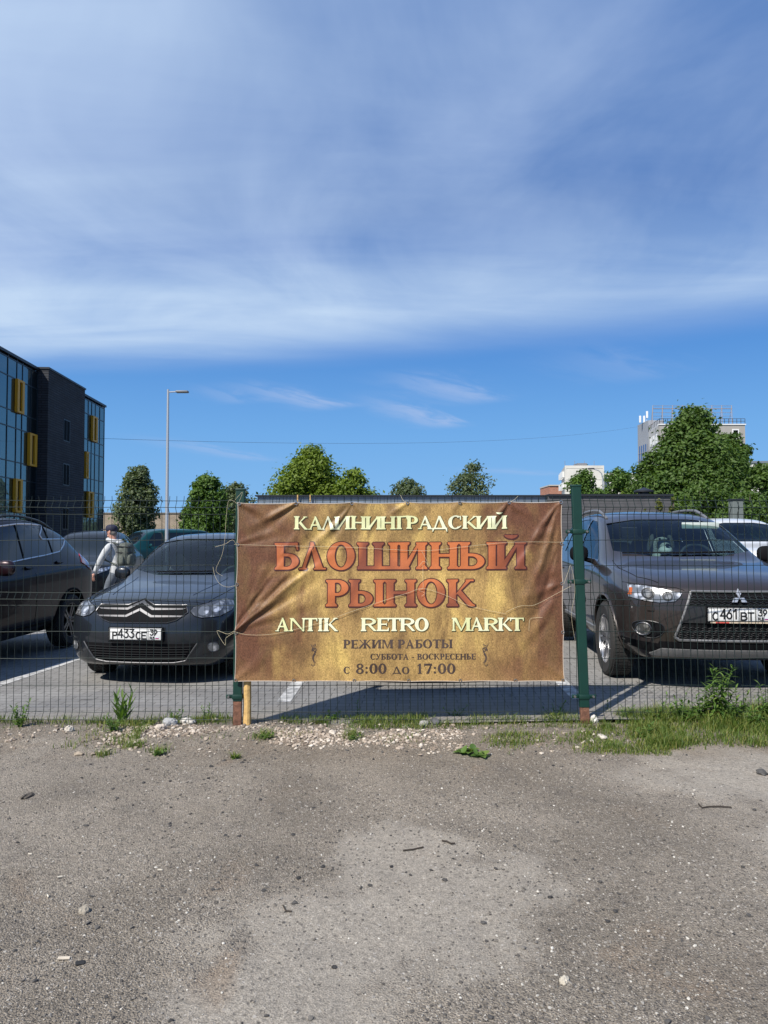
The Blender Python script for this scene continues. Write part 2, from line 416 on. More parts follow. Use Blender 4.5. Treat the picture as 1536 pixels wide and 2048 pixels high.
def fence_post(x, ztop, lean, clamps, zsplit, lab, wid=.066):
    root = empty('fence_post', (x, YF - .035, 0), 0, lab, 'fence post', 'green fence posts')
    h = wid / 2; sh = MB()
    def xx(z): return lean * z
    V = []; d = .022
    for z in (zsplit, ztop):
        V += [(xx(z) - h, -d, z), (xx(z) + h, -d, z), (xx(z) + h, d, z), (xx(z) - h, d, z)]
    sh.add(V, [(0, 1, 5, 4), (1, 2, 6, 5), (2, 3, 7, 6), (3, 0, 4, 7), (0, 3, 2, 1), (4, 5, 6, 7)])
    o = sh.build('shaft', MAT_POST, root); bv = o.modifiers.new('round', 'BEVEL'); bv.width = .006; bv.segments = 2
    b = MB(); V = []; h2 = h - .004; d2 = .019
    for z in (-.12, zsplit + .03):
        V += [(xx(z) - h2, -d2, z), (xx(z) + h2, -d2, z), (xx(z) + h2, d2, z), (xx(z) - h2, d2, z)]
    b.add(V, [(0, 1, 5, 4), (1, 2, 6, 5), (2, 3, 7, 6), (3, 0, 4, 7), (0, 3, 2, 1), (4, 5, 6, 7)])
    b.build('base', MAT_RUST, root)
    c = MB().bbox((xx(ztop) - h - .004, -d - .004, ztop - .004), (xx(ztop) + h + .004, d + .004, ztop + .012), .005)
    c.build('cap', MAT_POST, root, True)
    for z in clamps:
        q = MB().bbox((xx(z) - h - .006, -d - .006, z - .018), (xx(z) + h + .006, d + .006, z + .018), .004)
        q.bbox((xx(z) - h - .055, -.004, z - .014), (xx(z) - h - .006, .004, z + .014), .003)
        q.bbox((xx(z) + h + .006, -.004, z - .014), (xx(z) + h + .055, .004, z + .014), .003)
        cl = q.build('clamp', MAT_POST, root, True)
        for s in (-1, 1):
            MB().lathe([(.0, -.016), (.008, -.016), (.009, -.005), (.009, 0)], 8, Matrix.Translation((xx(z) + s * (h + .034), -.004, z)) @ Matrix.Rotation(PI / 2, 4, 'X') @ Matrix.Scale(-1, 4, (0, 0, 1))).build('bolt', MAT_STEEL, cl)
    return root
fence_post(-1.094, 1.778, .008, (.235,), .20, 'green steel post at the left banner edge with rusty foot and wooden stake')
fence_post(1.500, 1.806, -.030, (.235, 1.09, 1.466), .155, 'bare green steel post right of the banner with three clamps and rusty foot', .070)
stk = MB(); px0 = [(-1.022 + .004 * math.sin(z * 9), YF - .036 + .002 * math.sin(z * 7), z) for z in np.linspace(-.1, 1.62, 14)]
stk.tube(px0, [.029 + .002 * math.sin(i * 2.1) for i in range(14)], 10)
MAT_STAKE = pm('weathered_yellow_wood', (.52, .33, .12), .75, var=.3, vscale=9, bump=.4, bscale=30)
tag(stk.build('wooden_stake', MAT_STAKE, None, True), 'yellow peeled wooden stake tied beside the left green post', 'stake')

# ------------------------------------------------------------------ banner
YB = YF - .085                                  # the cloth hangs in front of posts and mesh
def bpx(px, py):
    """photo pixel -> (x, z) on the banner's plane"""
    p = at(px, py, YB); return p.x, p.z
EY_TOP = [474, 590, 703, 815, 920, 1020, 1125]; EY_BOT = [468, 590, 710, 818, 920, 1030, 1131]
EY_SIDE = [1005, 1088, 1168, 1265, 1364]
RIDGES = [  # px0,py0 -> px1,py1, width px, height mm (towards the viewer +)
    (471, 1262, 560, 1140, 6, 8), (471, 1262, 585, 1165, 6, 7), (471, 1263, 610, 1190, 7, 6), (471, 1262, 520, 1125, 6, -7), (500, 1200, 600, 1075, 7, 6), (520, 1210, 640, 1090, 7, -6), (540, 1200, 660, 1110, 6, 5), (1105, 1060, 1075, 1160, 6, 6), (1118, 1100, 1085, 1210, 6, -6), (1080, 1060, 1040, 1130, 6, 6), (560, 1110, 600, 1050, 8, 6), (470, 1262, 600, 1122, 9, 11), (470, 1262, 650, 1118, 8, 8), (472, 1264, 640, 1160, 9, -9), (470, 1258, 560, 1120, 9, -9),
    (470, 1264, 700, 1175, 12, 7), (470, 1262, 530, 1110, 10, 8), (472, 1266, 620, 1215, 12, -6), (500, 1215, 690, 1085, 10, -7),
    (474, 1008, 560, 1080, 14, -7), (590, 1006, 500, 1050, 8, 10), (590, 1006, 540, 1030, 6, 9), (590, 1008, 480, 1085, 12, -9),
    (703, 1006, 630, 1090, 7, 10), (630, 1090, 560, 1190, 10, 8), (703, 1006, 655, 1090, 7, -9), (700, 1008, 580, 1110, 10, -8),
    (703, 1006, 735, 1035, 7, 8), (815, 1004, 770, 1035, 7, 7), (815, 1004, 850, 1040, 8, 6), (472, 1088, 530, 1060, 10, 6),
    (472, 1088, 560, 1070, 8, -5), (474, 1006, 520, 1022, 8, 7),
    (1125, 1006, 1070, 1075, 7, 10), (1125, 1006, 1090, 1120, 8, 10), (1125, 1006, 1105, 1180, 8, 8), (1123, 1008, 1082, 1090, 7, -10),
    (1125, 1006, 1100, 1150, 8, -9), (1090, 1060, 1020, 1150, 12, 8), (1075, 1080, 1000, 1150, 12, -7), (1090, 1120, 1030, 1250, 13, 8),
    (1110, 1150, 1060, 1260, 12, -9), (1020, 1006, 985, 1045, 7, 9), (1020, 1006, 1000, 1060, 8, -8), (1020, 1008, 1060, 1030, 8, 6),
    (1110, 1200, 1040, 1320, 15, 7), (1095, 1250, 1020, 1340, 14, -8), (1127, 1170, 1040, 1200, 10, 6), (1127, 1168, 1060, 1240, 11, -6),
    (920, 1004, 900, 1030, 8, 6), (920, 1004, 955, 1035, 9, -5), (760, 1100, 1010, 1180, 40, -8), (640, 1280, 900, 1330, 50, 6),
    (1131, 1362, 1070, 1310, 10, 7), (470, 1364, 530, 1310, 10, 5),
]
def bdisp(px, py):
    """how far (m) the cloth stands towards the viewer, by photo pixel of the hung cloth"""
    px = np.asarray(px, dtype=float); py = np.asarray(py, dtype=float); D = np.zeros_like(px)
    wx = px + 10 * (fbm(px, py, .011, 31) - .47); wy = py + 10 * (fbm(px, py, .012, 37) - .47)
    for x0, y0, x1, y1, w, h in RIDGES:
        dx, dy = x1 - x0, y1 - y0; L = math.hypot(dx, dy)
        f = ((wx - x0) * dx + (wy - y0) * dy) / L / L; q = ((wx - x0) * dy - (wy - y0) * dx) / L
        ww = w * (.45 + .75 * np.clip(f, 0, 1.2))
        D += h * np.exp(-(q / ww) ** 2) * np.clip((f + .04) / .12, 0, 1) * np.clip((1.25 - f) / .7, 0, 1)
    D += 10 * (fbm(px, py, .010, 41) - .47) + 5 * (fbm(px, py, .026, 45) - .47) + 2.2 * (fbm(px, py, .08, 48, 3) - .44)
    for cx in (584, 1024): D += 1.6 * np.exp(-((px - cx - 2) / 2.2) ** 2)     # crease lines from folding
    return np.maximum(D * .00115, -.017)
def bwarp(px, py):
    """pull the straight printed rectangle (474..1125 x 1003..1364) to the hung outline"""
    px = np.asarray(px, dtype=float); py = np.asarray(py, dtype=float)
    u = np.clip((px - 470) / 658, 0, 1); v = np.clip((py - 1003) / 361, 0, 1)
    def scal(c, ts, a):
        ts = np.array(ts, dtype=float); i = np.clip(np.searchsorted(ts, c) - 1, 0, len(ts) - 2)
        f = np.clip((c - ts[i]) / (ts[i + 1] - ts[i]), 0, 1); return a * np.sqrt(np.clip(4 * f * (1 - f), 0, 1)) 
    qy = py + scal(px, EY_TOP, 3.2) * (1 - v) ** 6 - 0 * v + (1 - v) * (1.5 - 3.0 * u)
    qy = qy - scal(px, EY_BOT, 1.5) * v ** 8
    qx = px + scal(py, EY_SIDE, 2.5) * (1 - u) ** 8 - scal(py, EY_SIDE, 2.5) * u ** 8
    qx = qx + (-6.5 * (1 - u) + 5.0 * u) * v + (474 - 470) * (1 - u) ** 3 - 3.0 * u ** 3
    return qx, qy
def bpoint(px, py, lift=0.0):
    D = bdisp(px, py); qx, qy = bwarp(px, py)
    u = (qx - CX) / F; vv = (CY - qy) / F; c, s = math.cos(PITCH), math.sin(PITCH)
    tt = YB / (c - vv * s)
    return np.stack([u * tt, YB - D - lift, HC + (s + vv * c) * tt], -1)
def mat_banner():
    m = bpy.data.materials.new('printed_gold_cloth'); m.use_nodes = True; t = NT(m.node_tree); b = t.n['Principled BSDF']
    tc = t.new('ShaderNodeTexCoord'); P = tc.outputs['Object']; x, y, z = t.sep(P)
    P2 = t.vec(x, 0.0, z)
    n = t.noise(t.map(P2, scale=(1.0, 1, .7)), 2.6, 4, .55, .6)
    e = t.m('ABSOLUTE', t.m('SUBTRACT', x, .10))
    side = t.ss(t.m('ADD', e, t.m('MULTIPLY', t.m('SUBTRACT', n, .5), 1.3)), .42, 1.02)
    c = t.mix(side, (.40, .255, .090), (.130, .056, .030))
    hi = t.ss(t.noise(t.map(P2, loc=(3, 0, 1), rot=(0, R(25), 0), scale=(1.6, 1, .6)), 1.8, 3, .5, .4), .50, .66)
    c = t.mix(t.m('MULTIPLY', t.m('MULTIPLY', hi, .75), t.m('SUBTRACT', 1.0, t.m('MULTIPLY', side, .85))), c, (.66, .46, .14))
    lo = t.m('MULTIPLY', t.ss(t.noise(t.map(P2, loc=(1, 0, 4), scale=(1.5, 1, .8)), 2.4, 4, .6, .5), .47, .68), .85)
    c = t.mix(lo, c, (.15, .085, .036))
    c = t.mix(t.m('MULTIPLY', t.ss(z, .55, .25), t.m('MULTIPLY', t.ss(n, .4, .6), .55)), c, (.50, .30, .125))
    w = t.noise(t.map(P2, scale=(1.9, 1, .8)), 95, 3, .75)                       # the printed weave
    w2 = t.noise(t.map(P2, scale=(1.6, 1, .5)), 34, 3, .7)
    f = t.m('MULTIPLY', t.lin(w, .30, .70, .40, 1.60), t.lin(w2, .3, .7, .78, 1.22))
    c = t.mix(1.0, c, t.vec(f, f, f), 'MULTIPLY')
    t.l.new(c, b.inputs['Base Color']); b.inputs['Roughness'].default_value = .52; b.inputs['Specular IOR Level'].default_value = .32
    q = t.new('ShaderNodeBump'); q.inputs['Strength'].default_value = .12; q.inputs['Distance'].default_value = .002
    t.l.new(t.noise(P, 300, 2, .6), q.inputs['Height']); t.l.new(q.outputs[0], b.inputs['Normal'])
    return m
banner = empty('banner', (0, 0, 0), 0, 'gold and brown printed flea market banner tied to the wire fence', 'banner')
nx, ny = 330, 182
gx, gy = np.meshgrid(np.linspace(470, 1128, nx), np.linspace(1003, 1364, ny))
V = bpoint(gx, gy).reshape(-1, 3)
i = (np.arange(ny - 1)[:, None] * nx + np.arange(nx - 1)[None, :]).ravel()
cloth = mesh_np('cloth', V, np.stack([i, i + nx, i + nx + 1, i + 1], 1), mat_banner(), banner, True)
hem = MB()
for edge_pts in ([(p, 1003.6) for p in np.linspace(470.5, 1127.5, 160)], [(p, 1363.4) for p in np.linspace(470.5, 1127.5, 160)],
                 [(470.6, p) for p in np.linspace(1003.5, 1363.5, 90)], [(1127.4, p) for p in np.linspace(1003.5, 1363.5, 90)]):
    a = np.array(edge_pts); hem.tube(bpoint(a[:, 0], a[:, 1], .0), .0028, 5)
hem.build('hem', pm('pale_cloth_back', (.50, .42, .34), .7), banner, True, fixn=False)
MAT_EYE = pm('eyelet_metal', (.55, .53, .50), .3, metal=1.0)
for px, py in [(p, 1006) for p in EY_TOP] + [(p, 1361) for p in EY_BOT] + [(473, p) for p in EY_SIDE[1:-1]] + [(1125, p) for p in EY_SIDE[1:-1]]:
    p = bpoint(np.clip(px, 473, 1125), py, .003)
    prof = [(.007, 0), (.0085, -.002), (.012, -.002), (.0135, .0010), (.007, .0010)]
    MB().lathe([(r_, -h) for r_, h in prof], 12, Matrix.Translation(Vector(p)) @ Matrix.Rotation(PI / 2, 4, 'X'), closed=True).build('eyelet', MAT_EYE, banner, True)

# ---- lettering: bold old-style serif glyphs drawn from stems, bowls and diagonals.
T0, TH, SE, OV = .265, .105, .075, .075       # thick, thin, serif height, serif overhang (cap height = 1)
class G:
    def __init__(s, w, t=T0): s.w = w; s.t = min(t, w * .34); s.p = []; s.s = []
    def poly(s, *pts): s.p.append(list(pts)); return s
    def rect(s, a, b, c, d): return s.poly((a, b), (c, b), (c, d), (a, d))
    def serif(s, a, b, y, up):
        h = SE; k = .05
        if up: s.poly((a - OV, y), (a - OV, y - h * .75), (a, y - h - k), (b, y - h - k), (b + OV, y - h * .75), (b + OV, y))
        else: s.poly((a - OV, y), (b + OV, y), (b + OV, y + h * .75), (b, y + h + k), (a, y + h + k), (a - OV, y + h * .75))
        return s
    def stem(s, x, t=None, y0=0, y1=1, top=True, bot=True):
        t = t or s.t; s.rect(x, y0, x + t, y1)
        if top: s.serif(x, x + t, y1, True)
        if bot: s.serif(x, x + t, y0, False)
        return s
    def diag(s, x0, y0, x1, y1, t): return s.poly((x0, y0), (x0 + t, y0), (x1 + t, y1), (x1, y1)) if y1 > y0 else s.poly((x1, y1), (x1 + t, y1), (x0 + t, y0), (x0, y0))
    def ring(s, cx, cy, ro, so, ri, si, a0=0, a1=360, n=28):
        for k in range(n):
            p = R(a0 + (a1 - a0) * k / n); q = R(a0 + (a1 - a0) * (k + 1) / n)
            s.poly((cx + ri * math.cos(p), cy + si * math.sin(p)), (cx + ro * math.cos(p), cy + so * math.sin(p)), (cx + ro * math.cos(q), cy + so * math.sin(q)), (cx + ri * math.cos(q), cy + si * math.sin(q)))
        return s
    def bowl(s, x, y0, y1):
        h = (y1 - y0) / 2; m = (s.w - x) * .35; cy = (y0 + y1) / 2
        s.rect(x, y1 - TH, x + m, y1).rect(x, y0, x + m, y0 + TH)
        return s.ring(x + m, cy, s.w - x - m, h, max(s.w - x - m - s.t * .98, .02), h - TH, -90, 90, 18)
    def drop(s, x, y, d, dirx):
        return s.poly((x, y), (x - dirx * .10, y), (x - dirx * .05, y - d * .4), (x - dirx * .01, y - d), (x + dirx * .03, y - d), (x + dirx * .02, y))
def glyph(c, w):
    g = G(w); t = g.t; o = OV; e = w - o
    if c in 'КK':
        g.stem(o); j = o + t
        g.poly((j - .01, .44), (j + .03, .44), (e - .03, 1), (e - .20, 1)).poly((e - .27, 1), (e - .27, 1 - SE * .8), (e + .03, 1 - SE * .8), (e + .03, 1))
        g.poly((j + .02, .50), (j + .16, .62), (e - .02, .10), (e + o, .05), (e + o, 0), (e - .16, 0))
    elif c in 'АAЛΛ':
        a = w * .47
        g.poly((.10, 0), (.10 + TH * 1.05, 0), (a + .06, .93), (a - .02, 1.02)).poly((a - .06, 1.02), (a + .06, 1.02), (e - .01, 0), (e - t * 1.12, 0))
        g.poly((0, 0), (.28, 0), (.28, SE * .8), (0, SE * .8)).poly((e - t - .10, 0), (e + o, 0), (e + o, SE * .8), (e - t - .10, SE * .8))
        if c in 'АA': g.rect(.22, .30, e - t * .7, .30 + TH)
    elif c in 'ИЙ':
        g.stem(o).stem(e - t); g.poly((o + t * .55, .02), (o + t, 0), (e - t + .06, .92), (e - t * .6, 1), (e - t, 1), (o + t * .6, .16))
        if c == 'Й':
            cx = w * .52; n = 10
            for k in range(n):
                p = R(205 + 130 * k / n); q = R(205 + 130 * (k + 1) / n); tk = lambda a: .035 + .10 * math.sin((a - R(205)) / R(130) * PI)
                g.poly(*[(cx + .27 * math.cos(p), 1.32 + .20 * math.sin(p) + tk(p)), (cx + .27 * math.cos(p), 1.32 + .20 * math.sin(p)), (cx + .27 * math.cos(q), 1.32 + .20 * math.sin(q)), (cx + .27 * math.cos(q), 1.32 + .20 * math.sin(q) + tk(q))])
    elif c in 'НH': g.stem(o).stem(e - t).rect(o + t * .5, .46, e - t * .5, .46 + TH)
    elif c == 'Г': g.stem(o).rect(o, 1 - TH, w - .03, 1); g.poly((w - .14, 1), (w, 1), (w + .01, .70), (w - .04, .70), (w - .09, .88))
    elif c in 'РP': g.stem(o).bowl(o + t * .5, .40, 1)
    elif c == 'R': g.stem(o).bowl(o + t * .5, .45, 1); g.w = w; g.poly((w * .42, .50), (w * .62, .52), (w - .02, .08), (w + .03, .05), (w + .03, 0), (w - .17, 0))
    elif c in 'ВB': g.stem(o).bowl(o + t * .5, 0, .56); g.w = w * .93; g.bowl(o + t * .5, .47, 1)
    elif c == 'Б': g.stem(o).bowl(o + t * .5, 0, .60).rect(o, 1 - TH, w - .08, 1); g.poly((w - .18, 1), (w - .04, 1), (w - .03, .73), (w - .08, .73), (w - .12, .89))
    elif c == 'Ь': g.stem(o).bowl(o + t * .5, 0, .58)
    elif c == 'Ы':
        g.w = w * .66; g.stem(o).bowl(o + t * .5, 0, .58); g.w = w; g.stem(e - t)
    elif c in 'ОO': g.ring(w / 2, .5, w / 2, .525, w / 2 - t * 1.05, .525 - TH * .9, n=40)
    elif c == '0': g.ring(w / 2, .5, w / 2, .52, w / 2 - t * .95, .52 - TH, n=32)
    elif c in 'СC':
        g.ring(w * .54, .5, w * .54, .525, w * .54 - t * 1.05, .525 - TH * .9, 48, 312, 30)
        g.poly((w * .86, .93), (w * .95, .98), (w * .97, .66), (w * .90, .66)).poly((w * .84, .06), (w * .99, .20), (w * .96, .25), (w * .80, .14))
    elif c == 'Д':
        g.poly((.14, .06), (.14 + TH * 1.1, .06), (w * .50, .95), (w * .42, 1.02)).poly((w * .38, 1.02), (w * .54, 1.02), (e + .0, .06), (e - t * 1.1, .06))
        g.rect(.03, 0, w - .02, TH); g.poly((.03, TH), (.03, -.20), (.07, -.20), (.16, 0)).poly((w - .02, TH), (w - .02, -.20), (w - .06, -.20), (w - .15, 0))
    elif c == 'Ш': 
        m = (w - t) / 2; g.t = t; g.stem(o, bot=False).stem(m, bot=False).stem(e - t, bot=False).rect(o - .05, 0, e + .05, TH * 1.1)
    elif c in 'ЕE':
        g.stem(o).rect(o, 1 - TH, w - .04, 1).rect(o, 0, w - .03, TH).rect(o, .47, w - .16, .47 + TH * .9)
        g.poly((w - .13, 1), (w - .02, 1), (w - .02, .76), (w - .06, .76)).poly((w - .15, 0), (w - .01, 0), (w + .01, .26), (w - .04, .26)).rect(w - .19, .39, w - .15, .63)
    elif c in 'ТT':
        g.stem((w - t) / 2, top=False).rect(.01, 1 - TH, w - .01, 1); g.poly((0, 1), (.12, 1), (.05, .74), (0, .74)).poly((w - .12, 1), (w, 1), (w, .74), (w - .05, .74))
    elif c in 'МM':
        g.t = t = min(T0, w * .22); g.stem(o * .9, TH * 1.2).stem(e - t, t); g.poly((o, 1), (o + t, 1), (w * .50, .16), (w * .46, 0)).poly((w * .45, 0), (w * .51, .0), (e - t * .4, 1), (e - t, 1))
    elif c == 'Ж':
        g.t = t = w * .18; m = (w - t) / 2; g.stem(m)
        for s in (-1, 1):
            q = lambda v: w / 2 + s * v; h = w / 2
            g.poly((q(.02), .46), (q(.10), .46), (q(h - .04), 1), (q(h - .20), 1)).poly((q(t * .4), .48), (q(t * .9), .60), (q(h), .05), (q(h), 0), (q(h - .20), 0))
    elif c == 'У':
        g.poly((.04, 1), (.04 + t, 1), (w * .62, .36), (w * .5, .30)).poly((w - .16, 1), (w - .05, 1), (w * .42, .02), (w * .30, .10)).rect(0, 1 - SE, .36, 1).rect(w - .28, 1 - SE, w, 1).ring(w * .24, .10, .14, .12, .02, .02, n=12)
    elif c == 'N': g.stem(o * .9, TH * 1.15).stem(e - TH * .8, TH * 1.15, bot=False); g.poly((.02, 1), (.02 + t * 1.0, 1), (e + TH * .3, .0), (e - TH * .6, -.02))
    elif c == 'I': g.stem((w - t) / 2)
    elif c == '1': g.stem(w * .5 - t / 2, top=False); g.poly((w * .5, 1.01), (w * .5 + t / 2, 1.01), (w * .5 + t / 2, .82), (w * .12, .76), (w * .12, .81))
    elif c == '7': g.rect(.03, 1 - TH * 1.9, w, 1).poly((.03, 1), (.03, .70), (.08, .70), (.14, .86)).poly((w * .30, 0), (w * .30 + t, 0), (w, .93), (w - .14, .93))
    elif c == '8': g.ring(w / 2, .27, w / 2, .285, w / 2 - t * .85, .285 - TH, n=26).ring(w / 2, .765, w / 2 * .88, .255, w / 2 * .88 - t * .75, .255 - TH * .9, n=26)
    elif c == ':': g.ring(w / 2, .12, .115, .115, .01, .01, n=12).ring(w / 2, .58, .115, .115, .01, .01, n=12)
    elif c == '-': g.rect(0, .34, w, .46)
    return g.p
LOWER = {'с': 'С', 'д': 'Д', 'о': 'О'}
WID = {'А': .86, 'Д': .86, 'Ж': 1.15, 'М': 1.05, 'Ш': 1.2, 'Ы': 1.05, 'О': .86, 'С': .72, 'Б': .68, 'Р': .66, 'В': .70, 'Е': .66, 'К': .84, 'Т': .76, 'У': .76, 'Н': .90, 'И': .90, 'Й': .90, 'Ь': .64, ' ': .34, '-': .30,
       '8': .56, '0': .60, '1': .46, '7': .58, ':': .30, 'с': .50, 'д': .66, 'о': .56, 'Г': .64, 'Л': .86}
def draw(items, base, cap):
    """items: (char, x0, x1) in photo pixels of the printed line -> list of polygons in pixels"""
    out = []
    for c, x0, x1 in items:
        hgt = cap; cc = c
        if c in LOWER: cc = LOWER[c]; hgt = cap * .70
        for p in glyph(cc, (x1 - x0) / hgt): out.append([(x0 + a * hgt, base - b * hgt) for a, b in p])
    return out
def fit(text, x0, x1, gap=.05):
    tot = sum(WID[c] for c in text) + gap * (len(text) - 1); k = (x1 - x0) / tot; x = x0; out = []
    for c in text:
        if c != ' ': out.append((c, x, x + WID[c] * k))
        x += (WID[c] + gap) * k
    return out
def grow(polys, d):
    """every polygon with its edge pushed out by d (rounded by extra quads)"""
    out = []
    for p in polys:
        ar = sum(p[i - 1][0] * p[i][1] - p[i][0] * p[i - 1][1] for i in range(len(p)))
        q = p if ar > 0 else p[::-1]; out.append(q); n = len(q)
        for i in range(n):
            a, b = Vector(q[i]), Vector(q[(i + 1) % n]); e = b - a
            if e.length < 1e-6: continue
            nn = Vector((e.y, -e.x)).normalized() * d; ee = e.normalized() * d * .6
            out.append([tuple(a - ee * .8), tuple(b + ee * .8), tuple(b + nn + ee * .4), tuple(a + nn - ee * .4)])
    return out
def lettering(polys, lift, mat, name='lettering', shift=(0, 0), parent=None):
    verts = []; faces = []
    for p in polys:
        q = []
        if sum(p[i - 1][0] * p[i][1] - p[i][0] * p[i - 1][1] for i in range(len(p))) < 0: p = p[::-1]
        for a, b in p:
            q.append(len(verts)); verts.append(Vector((a + shift[0], b + shift[1])))
        faces.append(q)
    V, E, Fo, ov, oe, of = geometry.delaunay_2d_cdt(verts, [], faces, 0, .02, True)
    bm = bmesh.new(); vs = [bm.verts.new((v.x, v.y, 0)) for v in V]
    for f, org in zip(Fo, of):
        if org:
            try: bm.faces.new([vs[k] for k in f])
            except ValueError: pass
    for _ in range(3):
        es = [e for e in bm.edges if e.calc_length() > 5.0]
        if not es: break
        bmesh.ops.subdivide_edges(bm, edges=es, cuts=1); bmesh.ops.triangulate(bm, faces=bm.faces[:])
    for v in [v for v in bm.verts if not v.link_faces]: bm.verts.remove(v)
    A = np.array([v.co[:2] for v in bm.verts]); Pp = bpoint(A[:, 0], A[:, 1], lift)
    for v, p in zip(bm.verts, Pp): v.co = p
    bm.normal_update()
    for f in bm.faces:
        f.smooth = True
        if f.normal.y > 0: f.normal_flip()
    me = bpy.data.meshes.new(name); bm.to_mesh(me); bm.free(); me.materials.append(mat)
    return link(name, me, parent or banner)
def mat_print(name, c1, c2, scale, rot=0.0, weave=.12):
    m = bpy.data.materials.new(name); m.use_nodes = True; t = NT(m.node_tree); b = t.n['Principled BSDF']
    tc = t.new('ShaderNodeTexCoord'); P = tc.outputs['Object']
    n = t.noise(t.map(P, rot=(0, rot, 0), scale=(1, 1, .45)), scale, 2, .5, .3)
    c = t.mix(t.ss(n, .38, .62), c1, c2); w = t.noise(t.map(P, scale=(1.9, 1, .8)), 95, 3, .75); f = t.lin(w, .3, .7, 1 - weave, 1 + weave)
    c = t.mix(1.0, c, t.vec(f, f, f), 'MULTIPLY'); t.l.new(c, b.inputs['Base Color'])
    b.inputs['Roughness'].default_value = .45; return m
INK_CREAM = mat_print('cream_ink', (.68, .69, .36), (.80, .80, .55), 5)
INK_ORANGE = mat_print('orange_ink', (.22, .062, .032), (.56, .165, .052), 3.0, R(20))
INK_MAROON = mat_print('maroon_ink', (.055, .014, .012), (.075, .02, .014), 5)
INK_DARK = mat_print('dark_brown_ink', (.050, .032, .026), (.075, .05, .04), 5, 0, .3)
INK_SHADE = mat_print('shadow_brown_ink', (.045, .035, .010), (.075, .055, .015), 5)
def C2(s, k=2.898, ox=540): return [(c, ox + a / k, ox + b / k) for c, a, b in s]
L1 = C2([('К', 133, 214), ('А', 217, 303), ('Л', 290, 378), ('И', 368, 464), ('Н', 466, 556), ('И', 550, 646), ('Н', 638, 728), ('Г', 732, 796), ('Р', 790, 858), ('А', 858, 946), ('Д', 940, 1030), ('С', 1034, 1112), ('К', 1116, 1206), ('И', 1196, 1292), ('Й', 1284, 1380)])
L2 = C2([('Б', 22, 164), ('Л', 166, 322), ('О', 330, 490), ('Ш', 503, 750), ('И', 744, 912), ('Н', 926, 1096), ('Ы', 1096, 1322), ('Й', 1308, 1488)])
L3 = C2([('Р', 324, 455), ('Ы', 458, 666), ('Н', 664, 848), ('О', 854, 1014), ('К', 1026, 1188)])
L4 = C2([('A', 33, 116), ('N', 116, 204), ('T', 196, 276), ('I', 272, 316), ('K', 312, 396), ('R', 528, 616), ('E', 620, 690), ('T', 684, 756), ('R', 754, 838), ('O', 840, 920),
         ('M', 1054, 1164), ('A', 1158, 1240), ('R', 1238, 1320), ('K', 1320, 1402), ('T', 1392, 1472)])
def printed(words, base_, cap_, outline, shift, ink, ink2):
    for items in words:                                         # one object per printed word
        pl = draw(items, base_, cap_)
        if ink2: lettering(grow(pl, outline), .0012, ink2, 'letter_outline', shift)
        lettering(pl, .0024 if ink2 else .0012, ink)
printed([L1], 1057.4, 26.6, 1.0, (.9, 1.1), INK_CREAM, INK_SHADE)
printed([L4[:5], L4[5:10], L4[10:]], 1262, 26.4, 1.0, (.9, 1.1), INK_CREAM, INK_SHADE)
printed([L2], 1138.3, 54.0, 2.5, (.6, .7), INK_ORANGE, INK_MAROON)
printed([L3], 1212.6, 53.4, 2.5, (.6, .7), INK_ORANGE, INK_MAROON)
def c3(a): return 540 + a / 2.898
printed([fit('РЕЖИМ', c3(428), c3(716)), fit('РАБОТЫ', c3(742), c3(1058))], 1296.6, 17.4, 0, 0, INK_DARK, None)
printed([fit('СУББОТА', c3(584), c3(806)) + fit('-', c3(822), c3(836)), fit('ВОСКРЕСЕНЬЕ', c3(853), c3(1192))], 1319.4, 11.8, 0, 0, INK_DARK, None)
printed([fit('с', c3(430), c3(466)), fit('8:00', c3(502), c3(678)), fit('до', c3(711), c3(809)), fit('17:00', c3(850), c3(1074))], 1348.2, 20.6, 0, 0, INK_DARK, None)
def scroll(cx, mirror):
    """the small curled ornament beside the opening hours"""
    pl = []
    def stroke(pts, w0, w1):
        for k in range(len(pts) - 1):
            a, b = Vector(pts[k]), Vector(pts[k + 1]); d = (b - a).normalized(); nn = Vector((d.y, -d.x)); f = k / (len(pts) - 1); w = w0 + (w1 - w0) * f; w2 = w0 + (w1 - w0) * (k + 1) / (len(pts) - 1)
            pl.append([tuple(a + nn * w), tuple(b + nn * w2 + d * .1), tuple(b - nn * w2 + d * .1), tuple(a - nn * w)])
    q = lambda x, y: (cx + mirror * x, y)
    stroke([q(2 + (5.2 - 4.2 * k / 24) * math.cos(R(150 + k * 22)), 1300 + (5.2 - 4.2 * k / 24) * math.sin(R(150 + k * 22))) for k in range(25)], 1.1, .8)
    stroke([q(-3.2 + 2 * math.sin(k * .5), 1302 - k * 1.6) for k in range(10)], 1.2, .4)
    stroke([q(1.5 + 2.4 * math.cos(R(-60 + k * 30)), 1290 + 2.2 * math.sin(R(-60 + k * 30))) for k in range(9)], .9, .6)
    stroke([q(5.0 - 6.5 * math.sin(k / 14 * PI * .9) , 1303 + k * 1.75) for k in range(15)], 1.3, .6)
    stroke([q(4.0 - 4.0 * math.sin(k / 12 * PI * 1.1), 1308 + k * 1.6) for k in range(13)], .9, .5)
    stroke([q(-.5 + 3.0 * math.cos(R(200 - k * 28)), 1330 + 2.6 * math.sin(R(200 - k * 28))) for k in range(9)], .8, .4)
    return pl
lettering(scroll(628, 1), .0012, INK_DARK, 'ornament'); lettering(scroll(971, -1), .0012, INK_DARK, 'ornament')

